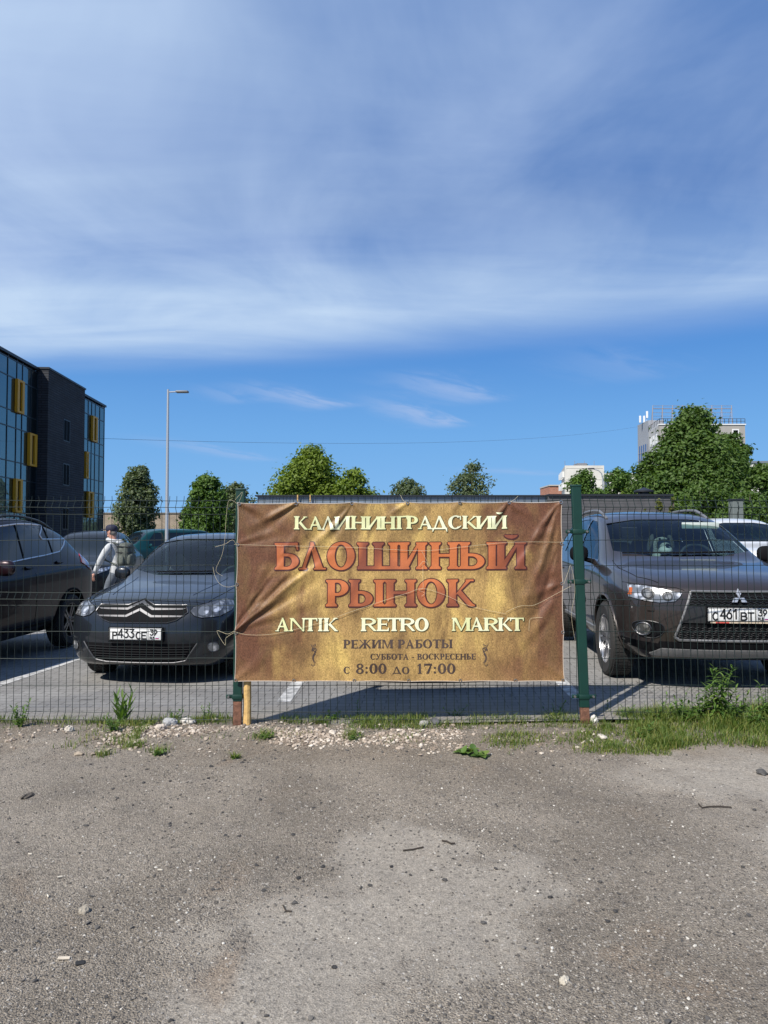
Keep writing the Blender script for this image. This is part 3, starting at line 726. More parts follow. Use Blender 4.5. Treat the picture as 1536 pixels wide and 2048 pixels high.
# ---- twine that ties the banner
MAT_TWINE = pm('cream_twine', (.60, .52, .34), .8)
def twine(pts, lab, r=.0009, lift=.012):
    P3 = []
    for q in pts:
        px, py = q[0], q[1]; dl = q[2] if len(q) > 2 else lift
        if 470 <= px <= 1128 and 1003 <= py <= 1364 and len(q) < 4: P3.append(Vector(bpoint(px, py, dl)))
        else:
            p = at(px, py, YB - dl); P3.append(p)
    # smooth the path
    out = []
    for k in range(len(P3) - 1):
        p0, p1, p2, p3 = P3[max(k - 1, 0)], P3[k], P3[k + 1], P3[min(k + 2, len(P3) - 1)]
        for s in np.linspace(0, 1, 7)[:-1]:
            out.append(.5 * ((2 * p1) + (p2 - p0) * s + (2 * p0 - 5 * p1 + 4 * p2 - p3) * s * s + (3 * p1 - p0 - 3 * p2 + p3) * s ** 3))
    out.append(P3[-1])
    return tag(MB().tube(out, r, 5).build('twine', MAT_TWINE, None, True, fixn=False), lab, 'twine', 'twine tying the banner')
twine([(468, 1089), (560, 1090), (700, 1094), (843, 1101), (925, 1094), (1000, 1086), (1060, 1084), (1124, 1085), (1128, 1080)], 'cream twine stretched straight across the big orange upper word')
twine([(843, 1101, .02), (852, 1118, .02), (857, 1130, .018), (848, 1122, .018), (838, 1132, .014)], 'short loose end of cream twine hanging over the orange letters', .0010)
twine([(846, 1130), (846, 1160), (846, 1176), (838, 1180), (850, 1186), (843, 1192)], 'knotted thin cream twine hanging above the word of five orange letters', .0009)
twine([(467, 1263), (500, 1269), (555, 1266), (640, 1245), (700, 1224), (770, 1200), (815, 1186), (846, 1177), (890, 1190), (940, 1212), (1012, 1228)], 'cream twine looping up from the lower left banner edge to the middle')
twine([(1012, 1224), (1040, 1212), (1070, 1210), (1110, 1190, .02), (1142, 1172, .03)], 'cream twine running from the banner up to the right green post')
twine([(1057, 1262), (1060, 1240), (1070, 1236), (1085, 1235)], 'short cream twine hooked beside the end of the cream lower word')
twine([(474, 1008, .03), (458, 1001, .03), (452, 1040, .02), (450, 1075, .02), (444, 1110, .02), (432, 1140, .02), (445, 1152, .02)], 'cream twine dangling from the upper left banner corner down the mesh')
twine([(471, 1089, .02), (465, 1080, .03), (450, 1088, .03), (430, 1094, .03)], 'cream twine end sticking out left from the banner edge', .0010)
twine([(470, 1170, .02), (455, 1174, .03), (440, 1168, .03), (430, 1152, .03), (426, 1134, .02)], 'cream twine loop curling left of the banner over the sedan bonnet', .0010)
twine([(470, 1264, .02), (452, 1276, .03), (450, 1290, .03), (434, 1262, .02), (455, 1268, .03), (468, 1262, .02)], 'cream twine loop curling left of the banner beside the sedan fog lamp', .0010)
twine([(474, 1006, .03), (485, 984, .04), (470, 1000, .04)], 'short cream twine tied round the top of the left green post')
twine([(815, 1006, .012), (806, 1000, .0), (801, 990, -.03)], 'short cream twine tying the top middle eyelet to the mesh')
twine([(1020, 1006, .012), (1030, 998, 0), (1036, 992, -.03)], 'short cream twine tying the top eyelet nearest the right post')
twine([(1128, 1168, .012), (1136, 1145, .02), (1142, 1132, .02), (1150, 1180, .01), (1143, 1230, .0), (1150, 1280, -.02)], 'thin cream twine hanging between the banner and the right green post', .0009)
# ------------------------------------------------------------------ cars
def paint(name, col, metal=.35, rough=.32):
    m = pm(name, col, rough, metal=metal, coat=.75, spec=.4); bsdf(m).inputs['Coat Roughness'].default_value = .03
    return m
MAT_BLACK = pm('black_plastic', (.006, .006, .007), .8, spec=.12)
MAT_SATIN = pm('satin_black_trim', (.020, .020, .021), .35)
MAT_TYRE = pm('tyre_rubber', (.022, .021, .020), .8, bump=.3, bscale=60)
MAT_RIM = pm('alloy_rim', (.55, .55, .56), .28, metal=.9)
MAT_DARKRIM = pm('dark_alloy_rim', (.10, .10, .11), .3, metal=.9)
MAT_CHROME = pm('chrome', (.12, .12, .125), .4, metal=1.0)
MAT_SILVER = pm('matt_silver_trim', (.20, .20, .20), .45, metal=.4)
MAT_WELL = pm('wheel_well_dark', (.006, .006, .006), .95, spec=.1)
MAT_INT = pm('dark_cabin_fabric', (.018, .020, .022), .8)
MAT_INT2 = pm('grey_cabin_fabric', (.05, .052, .055), .8)
MAT_PLATE = pm('white_number_plate', (.70, .70, .68), .4)
MAT_INK = pm('black_plate_ink', (.01, .01, .01), .5)
MAT_RED = pm('red_tail_lamp', (.30, .008, .012), .12, coat=1.0)
MAT_AMBER = pm('amber_reflector', (.45, .10, .02), .2)
MAT_GAP = pm('shut_line_dark', (.004, .004, .004), .9, spec=.1)
MAT_REDSTRIP = pm('red_plate_strip', (.5, .05, .04), .5)
MAT_BLUE = pm('flag_blue', (.03, .06, .35), .5)
def mat_lamp(name, c1, c2):
    m = bpy.data.materials.new(name); m.use_nodes = True; t = NT(m.node_tree); b = t.n['Principled BSDF']
    tc = t.new('ShaderNodeTexCoord'); v = t.voro(tc.outputs['Object'], 16, 'F1', 0); n = t.noise(t.map(tc.outputs['Object'], scale=(1, 1, 2.5)), 18, 3, .5)
    c = t.mix(t.ss(t.m('ADD', v, t.m('MULTIPLY', n, .5)), .45, .8), c1, c2); t.l.new(c, b.inputs['Base Color'])
    b.inputs['Metallic'].default_value = .55; b.inputs['Roughness'].default_value = .22; b.inputs['Coat Weight'].default_value = 1.0; b.inputs['Coat Roughness'].default_value = .03
    return m
MAT_LAMP = mat_lamp('headlamp_bright', (.85, .85, .86), (.22, .23, .24))
MAT_LAMP2 = mat_lamp('headlamp_smoky', (.34, .34, .33), (.10, .10, .10))
def mat_glass(name, tint, refl=1.0):
    m = bpy.data.materials.new(name); m.use_nodes = True; t = NT(m.node_tree); t.n.remove(t.n['Principled BSDF'])
    tr = t.new('ShaderNodeBsdfTransparent'); tr.inputs[0].default_value = (*tint, 1)
    gl = t.new('ShaderNodeBsdfGlossy'); gl.inputs['Roughness'].default_value = .015; gl.inputs[0].default_value = (.95, .98, 1, 1)
    fr = t.new('ShaderNodeFresnel'); fr.inputs[0].default_value = 1.52
    mx = t.new('ShaderNodeMixShader'); t.l.new(t.m('MULTIPLY', fr.outputs[0], 0.8 * refl, clamp=True), mx.inputs[0]); t.l.new(tr.outputs[0], mx.inputs[1]); t.l.new(gl.outputs[0], mx.inputs[2])
    t.l.new(mx.outputs[0], t.n['Material Output'].inputs[0]); return m
MAT_GLASS = mat_glass('tinted_car_glass', (.46, .60, .60))
MAT_PRIV = pm('dark_privacy_glass', (.006, .010, .014), .03, spec=.55)

def cage(st):
    """st: stations (y, zb, wb, (w3,z3), (w4,z4), (w5,z5), (w6,z6), (w7,z7), z8, z9[, dys]) from nose to tail"""
    bm = bmesh.new(); rows = []
    for s in st:
        y, zb, wb, p3, p4, p5, p6, p7, z8, z9 = s[:10]; dy = s[10] if len(s) > 10 else [0] * 10
        half = [(0, zb), (wb * .5, zb), (wb, zb), p3, p4, p5, p6, p7, (p7[0] * .5, z8), (0, z9)]
        r, l = [], []
        for (x, z), d in zip(half, dy):
            v = bm.verts.new((x, y + d, z)); r.append(v); l.append(v if x == 0 else bm.verts.new((-x, y + d, z)))
        rows.append((r, l))
    cr = bm.edges.layers.float.new('crease_edge')
    for (r0, l0), (r1, l1) in zip(rows, rows[1:]):
        for a in range(9):
            bm.faces.new((r0[a], r1[a], r1[a + 1], r0[a + 1])); bm.faces.new((l0[a], l0[a + 1], l1[a + 1], l1[a]))
    for (r, l), flip in ((rows[0], False), (rows[-1], True)):
        lines = [(l[2], l[1], r[0], r[1], r[2])]
        for k in (3, 4, 5, 6):
            def bl(f): return bm.verts.new(r[k].co.lerp(l[k].co, f) + Vector((0, (-.02 if not flip else .02) * (1 - abs(2 * f - 1)), 0)))
            lines.append((l[k], bl(.75), bl(.5), bl(.25), r[k]))
        lines.append((l[7], l[8], r[9], r[8], r[7]))
        for A, B in zip(lines, lines[1:]):
            for k in range(4): bm.faces.new((A[k], A[k + 1], B[k + 1], B[k]))
    for (r0, l0), (r1, l1) in zip(rows, rows[1:]):
        for k, c in ((5, .35), (6, .45), (7, .35), (2, .4)):
            for q0, q1 in ((r0[k], r1[k]), (l0[k], l1[k])):
                e = bm.edges.get((q0, q1)); e[cr] = c
    bmesh.ops.recalc_face_normals(bm, faces=bm.faces)
    return bm
def _arc(cx, cy, rx, ry, a0, a1, n=10): return [(cx + rx * math.cos(R(a0 + (a1 - a0) * k / n)), cy + ry * math.sin(R(a0 + (a1 - a0) * k / n))) for k in range(n + 1)]
PLATE_FONT = {
    'С': [_arc(.5, .5, .5, .5, 50, 310, 14)], 'Р': [[(0, 0), (0, 1), (.55, 1)] + _arc(.55, .74, .42, .26, 90, -90, 8) + [(0, .48)]], 'Е': [[(.9, 1), (0, 1), (0, 0), (.9, 0)], [(0, .52), (.75, .52)]],
    'В': [[(0, 0), (0, 1), (.5, 1)] + _arc(.5, .76, .38, .24, 90, -90, 8) + [(0, .52)], [(.5, .52)] + _arc(.52, .26, .45, .26, 90, -90, 8) + [(0, 0)]], 'Т': [[(0, 1), (1, 1)], [(.5, 1), (.5, 0)]],
    '4': [[(.72, 0), (.72, 1), (0, .3), (1, .3)]], '6': [[(.75, 1), (.2, .55)] + _arc(.5, .31, .45, .31, 150, 510, 16)], '1': [[(.15, .75), (.62, 1), (.62, 0)]],
    '3': [[(.05, 1), (.9, 1), (.42, .6)] + _arc(.45, .30, .48, .30, 75, -150, 12)], '9': [[(.25, 0), (.8, .45)] + _arc(.5, .69, .45, .31, -30, 330, 16)],
    'R': [[(0, 0), (0, 1), (.55, 1)] + _arc(.55, .76, .40, .24, 90, -90, 6) + [(0, .52)], [(.5, .52), (.95, 0)]], 'U': [[(0, 1), (0, .3)] + _arc(.5, .3, .5, .3, 180, 360, 8) + [(1, 1)]],
    'S': [_arc(.5, .75, .42, .25, 30, 270, 8) + _arc(.5, .25, .42, .25, 90, -150, 8)]}
class Car:
    def __init__(s, name, label, cat, loc, yaw, stations, nose=(.2, .75), tail=(.12, .5), group=None):
        s.root = empty(name, loc, R(yaw), label, cat, group); s.L = stations[-1][0]
        bm = cage(stations); me = bpy.data.meshes.new('body'); bm.to_mesh(me); bm.free()
        o = bpy.data.objects.new('tmp', me); COL.objects.link(o)
        md = o.modifiers.new('s', 'SUBSURF'); md.levels = 3; md.render_levels = 3
        dg = bpy.context.evaluated_depsgraph_get(); me2 = bpy.data.meshes.new_from_object(o.evaluated_get(dg)); bpy.data.objects.remove(o)
        co = np.empty(len(me2.vertices) * 3, dtype=np.float32); me2.vertices.foreach_get('co', co); co = co.reshape(-1, 3)
        wmax = np.abs(co[:, 0]).max(); q = np.abs(co[:, 0] / wmax)
        co[:, 1] += nose[0] * q ** 2.6 * np.clip(1 - co[:, 1] / nose[1], 0, 1) - tail[0] * q ** 2.6 * np.clip(1 - (s.L - co[:, 1]) / tail[1], 0, 1)
        me2.vertices.foreach_set('co', co.ravel()); me2.update(); s.me = me2
        bm = bmesh.new(); bm.from_mesh(me2); s.bvh = BVHTree.FromBMesh(bm); bm.free()
        s.M = Matrix.Translation(Vector(loc)) @ Matrix.Rotation(R(yaw), 4, 'Z'); s.Mi = s.M.inverted()
        s.cut = MB()
    def hit(s, o, d):
        h = s.bvh.ray_cast(Vector(o), Vector(d)); return h
    def px(s, pts):
        """where the sight lines of these photo pixels meet the body (local x, z)"""
        out = []
        o = s.Mi @ cam.location
        for a, b in pts:
            d = (s.Mi.to_3x3() @ ray(a, b)).normalized(); h = s.bvh.ray_cast(o, d)
            if h[0] is None:
                best = None
                for k in range(60):                      # nearest approach of the sight line
                    p = o + d * ((s.M.translation - cam.location).length + .04 * k - .4); n = s.bvh.find_nearest(p)
                    if best is None or n[3] < best[1]: best = (n[0], n[3])
                out.append((best[0].x, best[0].z, best[0].y))
            else: out.append((h[0].x, h[0].z, h[0].y))
        return out
    def pxz(s, pts): return [(a, b) for a, b, c in s.px(pts)]
    def surf(s, u, v, side):
        if side == 'front': h = s.hit((u, -2, v), (0, 1, 0)); fb = (u, .1, v)
        elif side == 'rear': h = s.hit((u, s.L + 2, v), (0, -1, 0)); fb = (u, s.L - .1, v)
        elif side == 'left': h = s.hit((3, u, v), (-1, 0, 0)); fb = (.9, u, v)
        elif side == 'right': h = s.hit((-3, u, v), (1, 0, 0)); fb = (-.9, u, v)
        else: h = s.hit((u, v, 4), (0, 0, -1)); fb = (u, v, 1.4)
        if h[0] is None:
            n = s.bvh.find_nearest(Vector(fb)); return n[0], n[1]
        return h[0], h[1]
    def patch(s, outline, side, lift, mat, name, depth=.012, cell=.05, mb=None, build=True, parent=None):
        """a plate with this 2-D outline laid on the body, `lift` proud of it, `depth` thick"""
        ar = sum(outline[i - 1][0] * outline[i][1] - outline[i][0] * outline[i - 1][1] for i in range(len(outline)))
        if ar < 0: outline = outline[::-1]
        verts = [Vector(p[:2]) for p in outline]; n = len(verts); faces = [list(range(n))]
        V, E, Fo, _, _, of = geometry.delaunay_2d_cdt(verts, [], faces, 0, 1e-5, True)
        bm = bmesh.new(); vs = [bm.verts.new((v.x, v.y, 0)) for v in V]
        for f, org in zip(Fo, of):
            if org: bm.faces.new([vs[k] for k in f])
        for _ in range(6):
            es = [e for e in bm.edges if e.calc_length() > cell]
            if not es: break
            bmesh.ops.subdivide_edges(bm, edges=es, cuts=1); bmesh.ops.triangulate(bm, faces=bm.faces[:])
        bm.verts.index_update(); top = []; bot = []
        for v in bm.verts:
            p, nn = s.surf(v.co.x, v.co.y, side); top.append(p + nn * lift); bot.append(p + nn * (lift - depth))
        k = len(top); Fs = []; 
        for f in bm.faces: Fs.append([v.index for v in f.verts])
        Bd = [(e.verts[0].index, e.verts[1].index) for e in bm.edges if len(e.link_faces) == 1]
        Fs += [(a, b, b + k, a + k) for a, b in Bd]; bm.free()
        mb = mb or MB(); mb.add(top + bot, Fs)
        if build: return mb.build(name, mat, parent or s.root, True, 40)
        return mb
    def line(s, pts, side, r, mat, name, lift=0.0, n=5, closed=False, parent=None, sub=6, mb=None, build=True):
        """a thin round strip following the body through these 2-D points"""
        P3 = []
        pp = list(pts) + ([pts[0]] if closed else [])
        for a, b in zip(pp, pp[1:]):
            for k in range(sub):
                f = k / sub; p, nn = s.surf(a[0] + (b[0] - a[0]) * f, a[1] + (b[1] - a[1]) * f, side); P3.append(p + nn * lift)
        p, nn = s.surf(*pp[-1][:2], side); P3.append(p + nn * lift)
        mb = mb or MB(); mb.tube(P3, r, n)
        if build: return mb.build(name, mat, parent or s.root, True, 60)
        return mb
    def window(s, outline, side, mat, name, lo, hi, lift=-.006):
        """cut an opening between depths lo..hi and set a pane in it"""
        ax = 'y' if side in ('front', 'rear') else 'x'
        sides = [side] if side != 'sides' else ['left', 'right']
        for sd in sides:
            a, b = (lo, hi) if sd != 'right' else (-hi, -lo)
            s.cut.prism(outline, ax, a, b, 1)
            big = outline
            s.patch(big, sd, lift, mat, name, .003, .10)
    def arch(s, y, z, r, x0=.42, x1=1.2):
        for sg in (-1, 1):
            M_ = Matrix.Translation((sg * (x0 + x1) / 2, y, z)) @ Matrix.Rotation(PI / 2, 4, 'Y')
            h = (x1 - x0) / 2; s.cut.lathe([(r, -h), (r, h)], 36, M_, 2)
    def body(s, mat, extra=None):
        me = s.me
        for q in (mat, MAT_BLACK, MAT_WELL): me.materials.append(q)
        o = link('body', me, None)
        c = s.cut.build('cutter', [mat, MAT_BLACK, MAT_WELL])
        md = o.modifiers.new('b', 'BOOLEAN'); md.operation = 'DIFFERENCE'; md.object = c; md.solver = 'EXACT'; md.use_self = False
        md.material_mode = 'INDEX'
        dg = bpy.context.evaluated_depsgraph_get(); m2 = bpy.data.meshes.new_from_object(o.evaluated_get(dg))
        bpy.data.objects.remove(o); bpy.data.objects.remove(c)
        bm = bmesh.new(); bm.from_mesh(m2)
        bmesh.ops.delete(bm, geom=[f for f in bm.faces if f.material_index == 1], context='FACES')
        bm.to_mesh(m2); bm.free(); m2.name = 'body'
        m2.polygons.foreach_set('use_smooth', [True] * len(m2.polygons)); m2.set_sharp_from_angle(angle=R(38))
        b = link('body', m2, s.root); return b
    def wheel(s, x, y, r, w, rim_mat, spokes=5, steer=0.0):
        sg = 1 if x > 0 else -1
        Mw = Matrix.Translation((x, y, r)) @ Matrix.Rotation(R(steer), 4, 'Z') @ Matrix.Rotation(sg * PI / 2, 4, 'Y')
        h = w / 2; rr = r * .66
        ty = MB().lathe([(rr, -h * .9), (r * .90, -h), (r * .97, -h * .86), (r, -h * .55), (r, h * .55), (r * .97, h * .86), (r * .90, h), (rr, h * .9)], 40, Mw, closed=True)
        for k in range(64):                                     # tread blocks
            a = 2 * PI * k / 64
            for q in (-.62, -.2, .2, .62):
                Mb = Mw @ Matrix.Rotation(a + .02 * q, 4, 'Z') @ Matrix.Translation((r, 0, q * h * .95))
                ty.box((-.004, -r * .034, -h * .16), (.004, r * .034, h * .16), 0, Mb)
        t_ = ty.build('wheel', MAT_TYRE, s.root, True, 30)
        rm = MB(); rm.lathe([(rr * 1.01, h * .86), (rr * 1.01, -h * .8), (rr * .94, -h * .8), (rr * .92, h * .55), (rr * .96, h * .86)], 40, Mw, closed=True)
        for k in range(spokes):
            a = 2 * PI * k / spokes + .3
            for dq in (-1, 1):
                Mb = Mw @ Matrix.Rotation(a, 4, 'Z'); w0, w1 = r * .055, r * .14
                rm.add([Mb @ Vector(p) for p in ((r * .08, dq * .002, h * .62), (r * .08, dq * w0 * 1.9, h * .60), (rr * .97, dq * w1, h * .78), (rr * .97, dq * w1 * .35, h * .80),
                                                   (r * .08, dq * .002, h * .40), (r * .08, dq * w0 * 1.9, h * .40), (rr * .97, dq * w1, h * .5), (rr * .97, dq * w1 * .35, h * .5))],
                       [(0, 1, 2, 3), (4, 7, 6, 5), (0, 4, 5, 1), (1, 5, 6, 2), (2, 6, 7, 3), (3, 7, 4, 0)])
        rm.lathe([(0, h * .68), (r * .10, h * .66), (r * .15, h * .58), (r * .15, h * .2)], 20, Mw)
        rm.build('rim', rim_mat, t_, True, 35)
        MB().lathe([(0, -h * .1), (rr * .92, -h * .1), (rr * .92, -h * .3), (0, -h * .3)], 28, Mw).build('brake_disc', MAT_WELL, t_)
        return t_
    def wheels(s, yf, yr, x, r, w, rim, spokes=5):
        for yy in (yf, yr):
            for sg in (-1, 1): s.wheel(sg * x, yy, r, w, rim, spokes)
    def mirror_pair(s, x, y, z, mat, w=.19, h=.15, d=.11):
        for sg in (-1, 1):
            bm = bmesh.new(); bmesh.ops.create_uvsphere(bm, u_segments=16, v_segments=10, radius=1)
            mb = MB(); bm.verts.index_update()
            def sq(c): return math.copysign(abs(c) ** .75, c)
            mb.add([(sg * (x + sq(v.co.x) * w / 2), y + sq(v.co.y) * d / 2 * (1 if v.co.y < 0 else .45), z + sq(v.co.z) * h / 2) for v in bm.verts], [[q.index for q in f.verts] for f in bm.faces]); bm.free()
            o = mb.build('mirror', mat, s.root, True, 60)
            MB().tube([(sg * (x - w * .3), y, z - h * .35), (sg * (x - w * .75), y + .02, z - h * .5), (sg * (x - w * 1.25), y + .03, z - h * .55)], [.025, .028, .03], 8).build('mirror_foot', MAT_BLACK, o, True)
    def plate(s, z, y, text, region, tilt=0.0):
        """a Russian style plate: serial, boxed region number, RUS and the flag"""
        w, h = .52, .112; Mp = Matrix.Translation((0, y, z)) @ Matrix.Rotation(R(tilt), 4, 'X')
        fr = MB().bbox((-w / 2 - .012, 0, -h / 2 - .022), (w / 2 + .012, .02, h / 2 + .010), .004, M=Mp).build('number_plate_frame', MAT_BLACK, s.root, True)
        pl = MB().bbox((-w / 2, -.005, -h / 2), (w / 2, .003, h / 2), .003, M=Mp).build('number_plate', MAT_PLATE, s.root, True)
        ln = MB(); y0 = -.0062
        for a, b, c, d in ((-w / 2 + .004, w / 2 - .004, h / 2 - .006, h / 2 - .003), (-w / 2 + .004, w / 2 - .004, -h / 2 + .003, -h / 2 + .006)): ln.box((a, y0 - .0006, c), (b, y0 + .002, d), 0, Mp)
        for a in (-w / 2 + .003, w / 2 - .006, .128): ln.box((a, y0 - .0006, -h / 2 + .003), (a + .003, y0 + .002, h / 2 - .003), 0, Mp)
        ln.build('plate_border', MAT_INK, pl)
        def txt(st, x0, x1, zb, cap, r_=.0062):
            """plate letters drawn with strokes of even width"""
            mb = MB(); n = len(st); gap = .22; cw = (x1 - x0) / (n + gap * (n - 1))
            for i, ch in enumerate(st):
                for line in PLATE_FONT[ch]:
                    P_ = [(x0 + i * cw * (1 + gap) + a * cw, zb + b * cap) for a, b in line]
                    for k, (p, q) in enumerate(zip(P_, P_[1:])):
                        d = Vector((q[0] - p[0], q[1] - p[1])); L = d.length
                        if L < 1e-7: continue
                        d = d / L; e = r_ * .8; nn = Vector((-d.y, d.x)) * r_; yy = y0 - .0012 - .00012 * (k % 5)
                        c4 = [(p[0] - d.x * e + s_ * nn.x, p[1] - d.y * e + s_ * nn.y) for s_ in (-1, 1)] + [(q[0] + d.x * e + s_ * nn.x, q[1] + d.y * e + s_ * nn.y) for s_ in (1, -1)]
                        mb.add([Mp @ Vector((u, yy, v)) for u, v in c4], [(0, 3, 2, 1)])
            return mb
        for st, x0, x1, zb, cap in text: txt(st, x0, x1, zb, cap).build('plate_lettering', MAT_INK, pl, fixn=False)
        txt(region, .148, .216, -.006, .048, .0050).build('plate_lettering', MAT_INK, pl, fixn=False)
        txt('RUS', .146, .192, -.044, .022, .0024).build('plate_lettering', MAT_INK, pl, fixn=False)
        fl = MB()
        for k in range(3): fl.box((.200, y0 - .0012, -.030 - .0045 * k * 1.2), (.232, y0 + .001, -.025 - .0045 * k * 1.2), (1, 2, 0)[2 - k] if False else k, Mp)
        fl.build('plate_flag', [MAT_PLATE, MAT_BLUE, MAT_REDSTRIP], pl)
        return fr, pl, Mp
    def seats(s, y, z, x=.36):
        for sg in (-1, 1):
            b = MB().bbox((sg * x - .25, y, z), (sg * x + .25, y + .5, z + .16), .05, 2).bbox((sg * x - .24, -.07, 0), (sg * x + .24, .07, .62), .06, 2, M=Matrix.Translation((0, y + .5, z + .1)) @ Matrix.Rotation(R(-14), 4, 'X'))
            q = b.build('seat', MAT_INT2, s.root, True)
            MB().bbox((sg * x - .14, -.05, .66), (sg * x + .14, .05, .86), .045, 2, M=Matrix.Translation((0, y + .5, z + .1)) @ Matrix.Rotation(R(-14), 4, 'X')).build('headrest', MAT_INT2, q, True)
    def steering(s, x, y, z, tilt=62):
        Ms = Matrix.Translation((x, y, z)) @ Matrix.Rotation(R(tilt), 4, 'X')
        mb = MB().tube([Ms @ Vector((.185 * math.cos(a), .185 * math.sin(a), 0)) for a in np.linspace(0, 2 * PI, 33)], .016, 8)
        for a in (0, PI, -PI / 2): mb.tube([Ms @ Vector((0, 0, -.02)), Ms @ Vector((.18 * math.cos(a), .18 * math.sin(a), 0))], .02, 6)
        mb.build('steering_wheel', MAT_INT2, s.root, True)
def circ(cx, cy, rx, ry=None, n=20): 
    ry = ry or rx; return [(cx + rx * math.cos(2 * PI * k / n), cy + ry * math.sin(2 * PI * k / n)) for k in range(n)]
def mx(pts): return [(-a, b) for a, b in pts]
def rounded(pts, it=2):
    for _ in range(it):
        q = []
        for i in range(len(pts)):
            a, b = pts[i], pts[(i + 1) % len(pts)]
            q += [(a[0] * .75 + b[0] * .25, a[1] * .75 + b[1] * .25), (a[0] * .25 + b[0] * .75, a[1] * .25 + b[1] * .75)]
        pts = q
    return pts

SEDAN = [
 (.00, .205, .60, (.74, .27), (.77, .46), (.75, .64), (.69, .735), (.50, .785), .80, .81, [.10, .10, .10, .04, .0, .02, .07, .11, .10, .09]),
 (.24, .18, .70, (.815, .26), (.845, .48), (.835, .68), (.755, .80), (.54, .858), .872, .88),
 (.80, .18, .74, (.85, .26), (.875, .52), (.865, .765), (.775, .89), (.57, .94), .955, .96),
 (1.20, .18, .74, (.85, .26), (.878, .54), (.87, .80), (.785, .93), (.67, .985), 1.003, 1.01),
 (1.62, .18, .74, (.85, .26), (.878, .55), (.875, .83), (.80, .93), (.665, 1.235), 1.268, 1.278),
 (2.06, .18, .74, (.85, .26), (.878, .56), (.875, .85), (.80, .94), (.62, 1.445), 1.478, 1.487),
 (2.60, .18, .74, (.85, .26), (.878, .56), (.875, .86), (.80, .95), (.61, 1.478), 1.508, 1.515),
 (3.15, .18, .74, (.85, .26), (.878, .56), (.875, .87), (.80, .96), (.60, 1.44), 1.472, 1.48),
 (3.42, .18, .74, (.85, .26), (.878, .56), (.875, .88), (.79, .97), (.59, 1.375), 1.405, 1.41),
 (3.95, .20, .74, (.85, .27), (.875, .56), (.865, .87), (.76, .985), (.62, 1.055), 1.075, 1.08),
 (4.25, .24, .70, (.82, .30), (.85, .56), (.83, .84), (.73, .99), (.55, 1.045), 1.06, 1.065),
 (4.43, .30, .62, (.75, .36), (.78, .58), (.76, .80), (.68, .92), (.50, .98), .99, .995, [-.08, -.08, -.08, -.03, 0, -.01, -.03, -.05, -.05, -.05]),
]
SUV = [
 (.00, .30, .62, (.76, .36), (.80, .55), (.79, .78), (.73, .89), (.56, .935), .95, .96, [.12, .12, .12, .05, .0, .0, .03, .07, .06, .05]),
 (.22, .27, .72, (.84, .36), (.875, .58), (.865, .84), (.80, .965), (.60, 1.005), 1.015, 1.02),
 (.80, .26, .76, (.875, .36), (.90, .62), (.893, .92), (.82, 1.04), (.62, 1.075), 1.085, 1.09),
 (1.22, .26, .76, (.875, .36), (.90, .64), (.895, .95), (.82, 1.07), (.71, 1.115), 1.13, 1.135),
 (1.62, .26, .76, (.875, .36), (.90, .64), (.895, .97), (.83, 1.08), (.685, 1.345), 1.375, 1.385),
 (2.02, .26, .76, (.875, .36), (.90, .65), (.895, .98), (.83, 1.09), (.635, 1.555), 1.59, 1.60),
 (2.60, .26, .76, (.875, .36), (.90, .65), (.895, .99), (.83, 1.10), (.63, 1.625), 1.66, 1.668),
 (3.30, .26, .76, (.875, .36), (.90, .65), (.895, 1.00), (.83, 1.12), (.62, 1.625), 1.66, 1.665),
 (4.05, .27, .76, (.875, .37), (.895, .66), (.885, 1.02), (.82, 1.14), (.60, 1.56), 1.59, 1.595),
 (4.45, .30, .72, (.85, .40), (.875, .68), (.865, 1.02), (.79, 1.13), (.58, 1.34), 1.36, 1.365),
 (4.62, .36, .64, (.80, .44), (.83, .68), (.82, .96), (.76, 1.06), (.56, 1.13), 1.14, 1.145, [-.06, -.06, -.06, -.02, 0, -.03, -.05, -.06, -.06, -.06]),
]
CUV = [list(s) for s in SUV]                            # rounder, with a falling roof and a sharper tail
CUV[6] = (2.55, .26, .76, (.875, .36), (.91, .65), (.90, .99), (.83, 1.10), (.63, 1.69), 1.73, 1.74)
CUV[7] = (3.20, .26, .76, (.875, .36), (.91, .65), (.90, 1.02), (.82, 1.14), (.60, 1.66), 1.70, 1.71)
CUV[8] = (3.92, .27, .76, (.875, .37), (.905, .66), (.895, 1.05), (.79, 1.18), (.56, 1.53), 1.565, 1.57)
CUV[9] = (4.32, .30, .72, (.85, .40), (.885, .68), (.875, 1.04), (.76, 1.16), (.56, 1.28), 1.30, 1.305)
CUV[10] = (4.54, .36, .64, (.80, .44), (.83, .68), (.82, .94), (.74, 1.03), (.54, 1.09), 1.10, 1.105, [-.06, -.06, -.06, -.02, 0, -.03, -.05, -.06, -.06, -.06])
CUV[5] = (2.00, .26, .76, (.875, .36), (.91, .65), (.90, .97), (.83, 1.08), (.635, 1.60), 1.645, 1.655)

def zpark(x, y): return float(park_z(x, y))
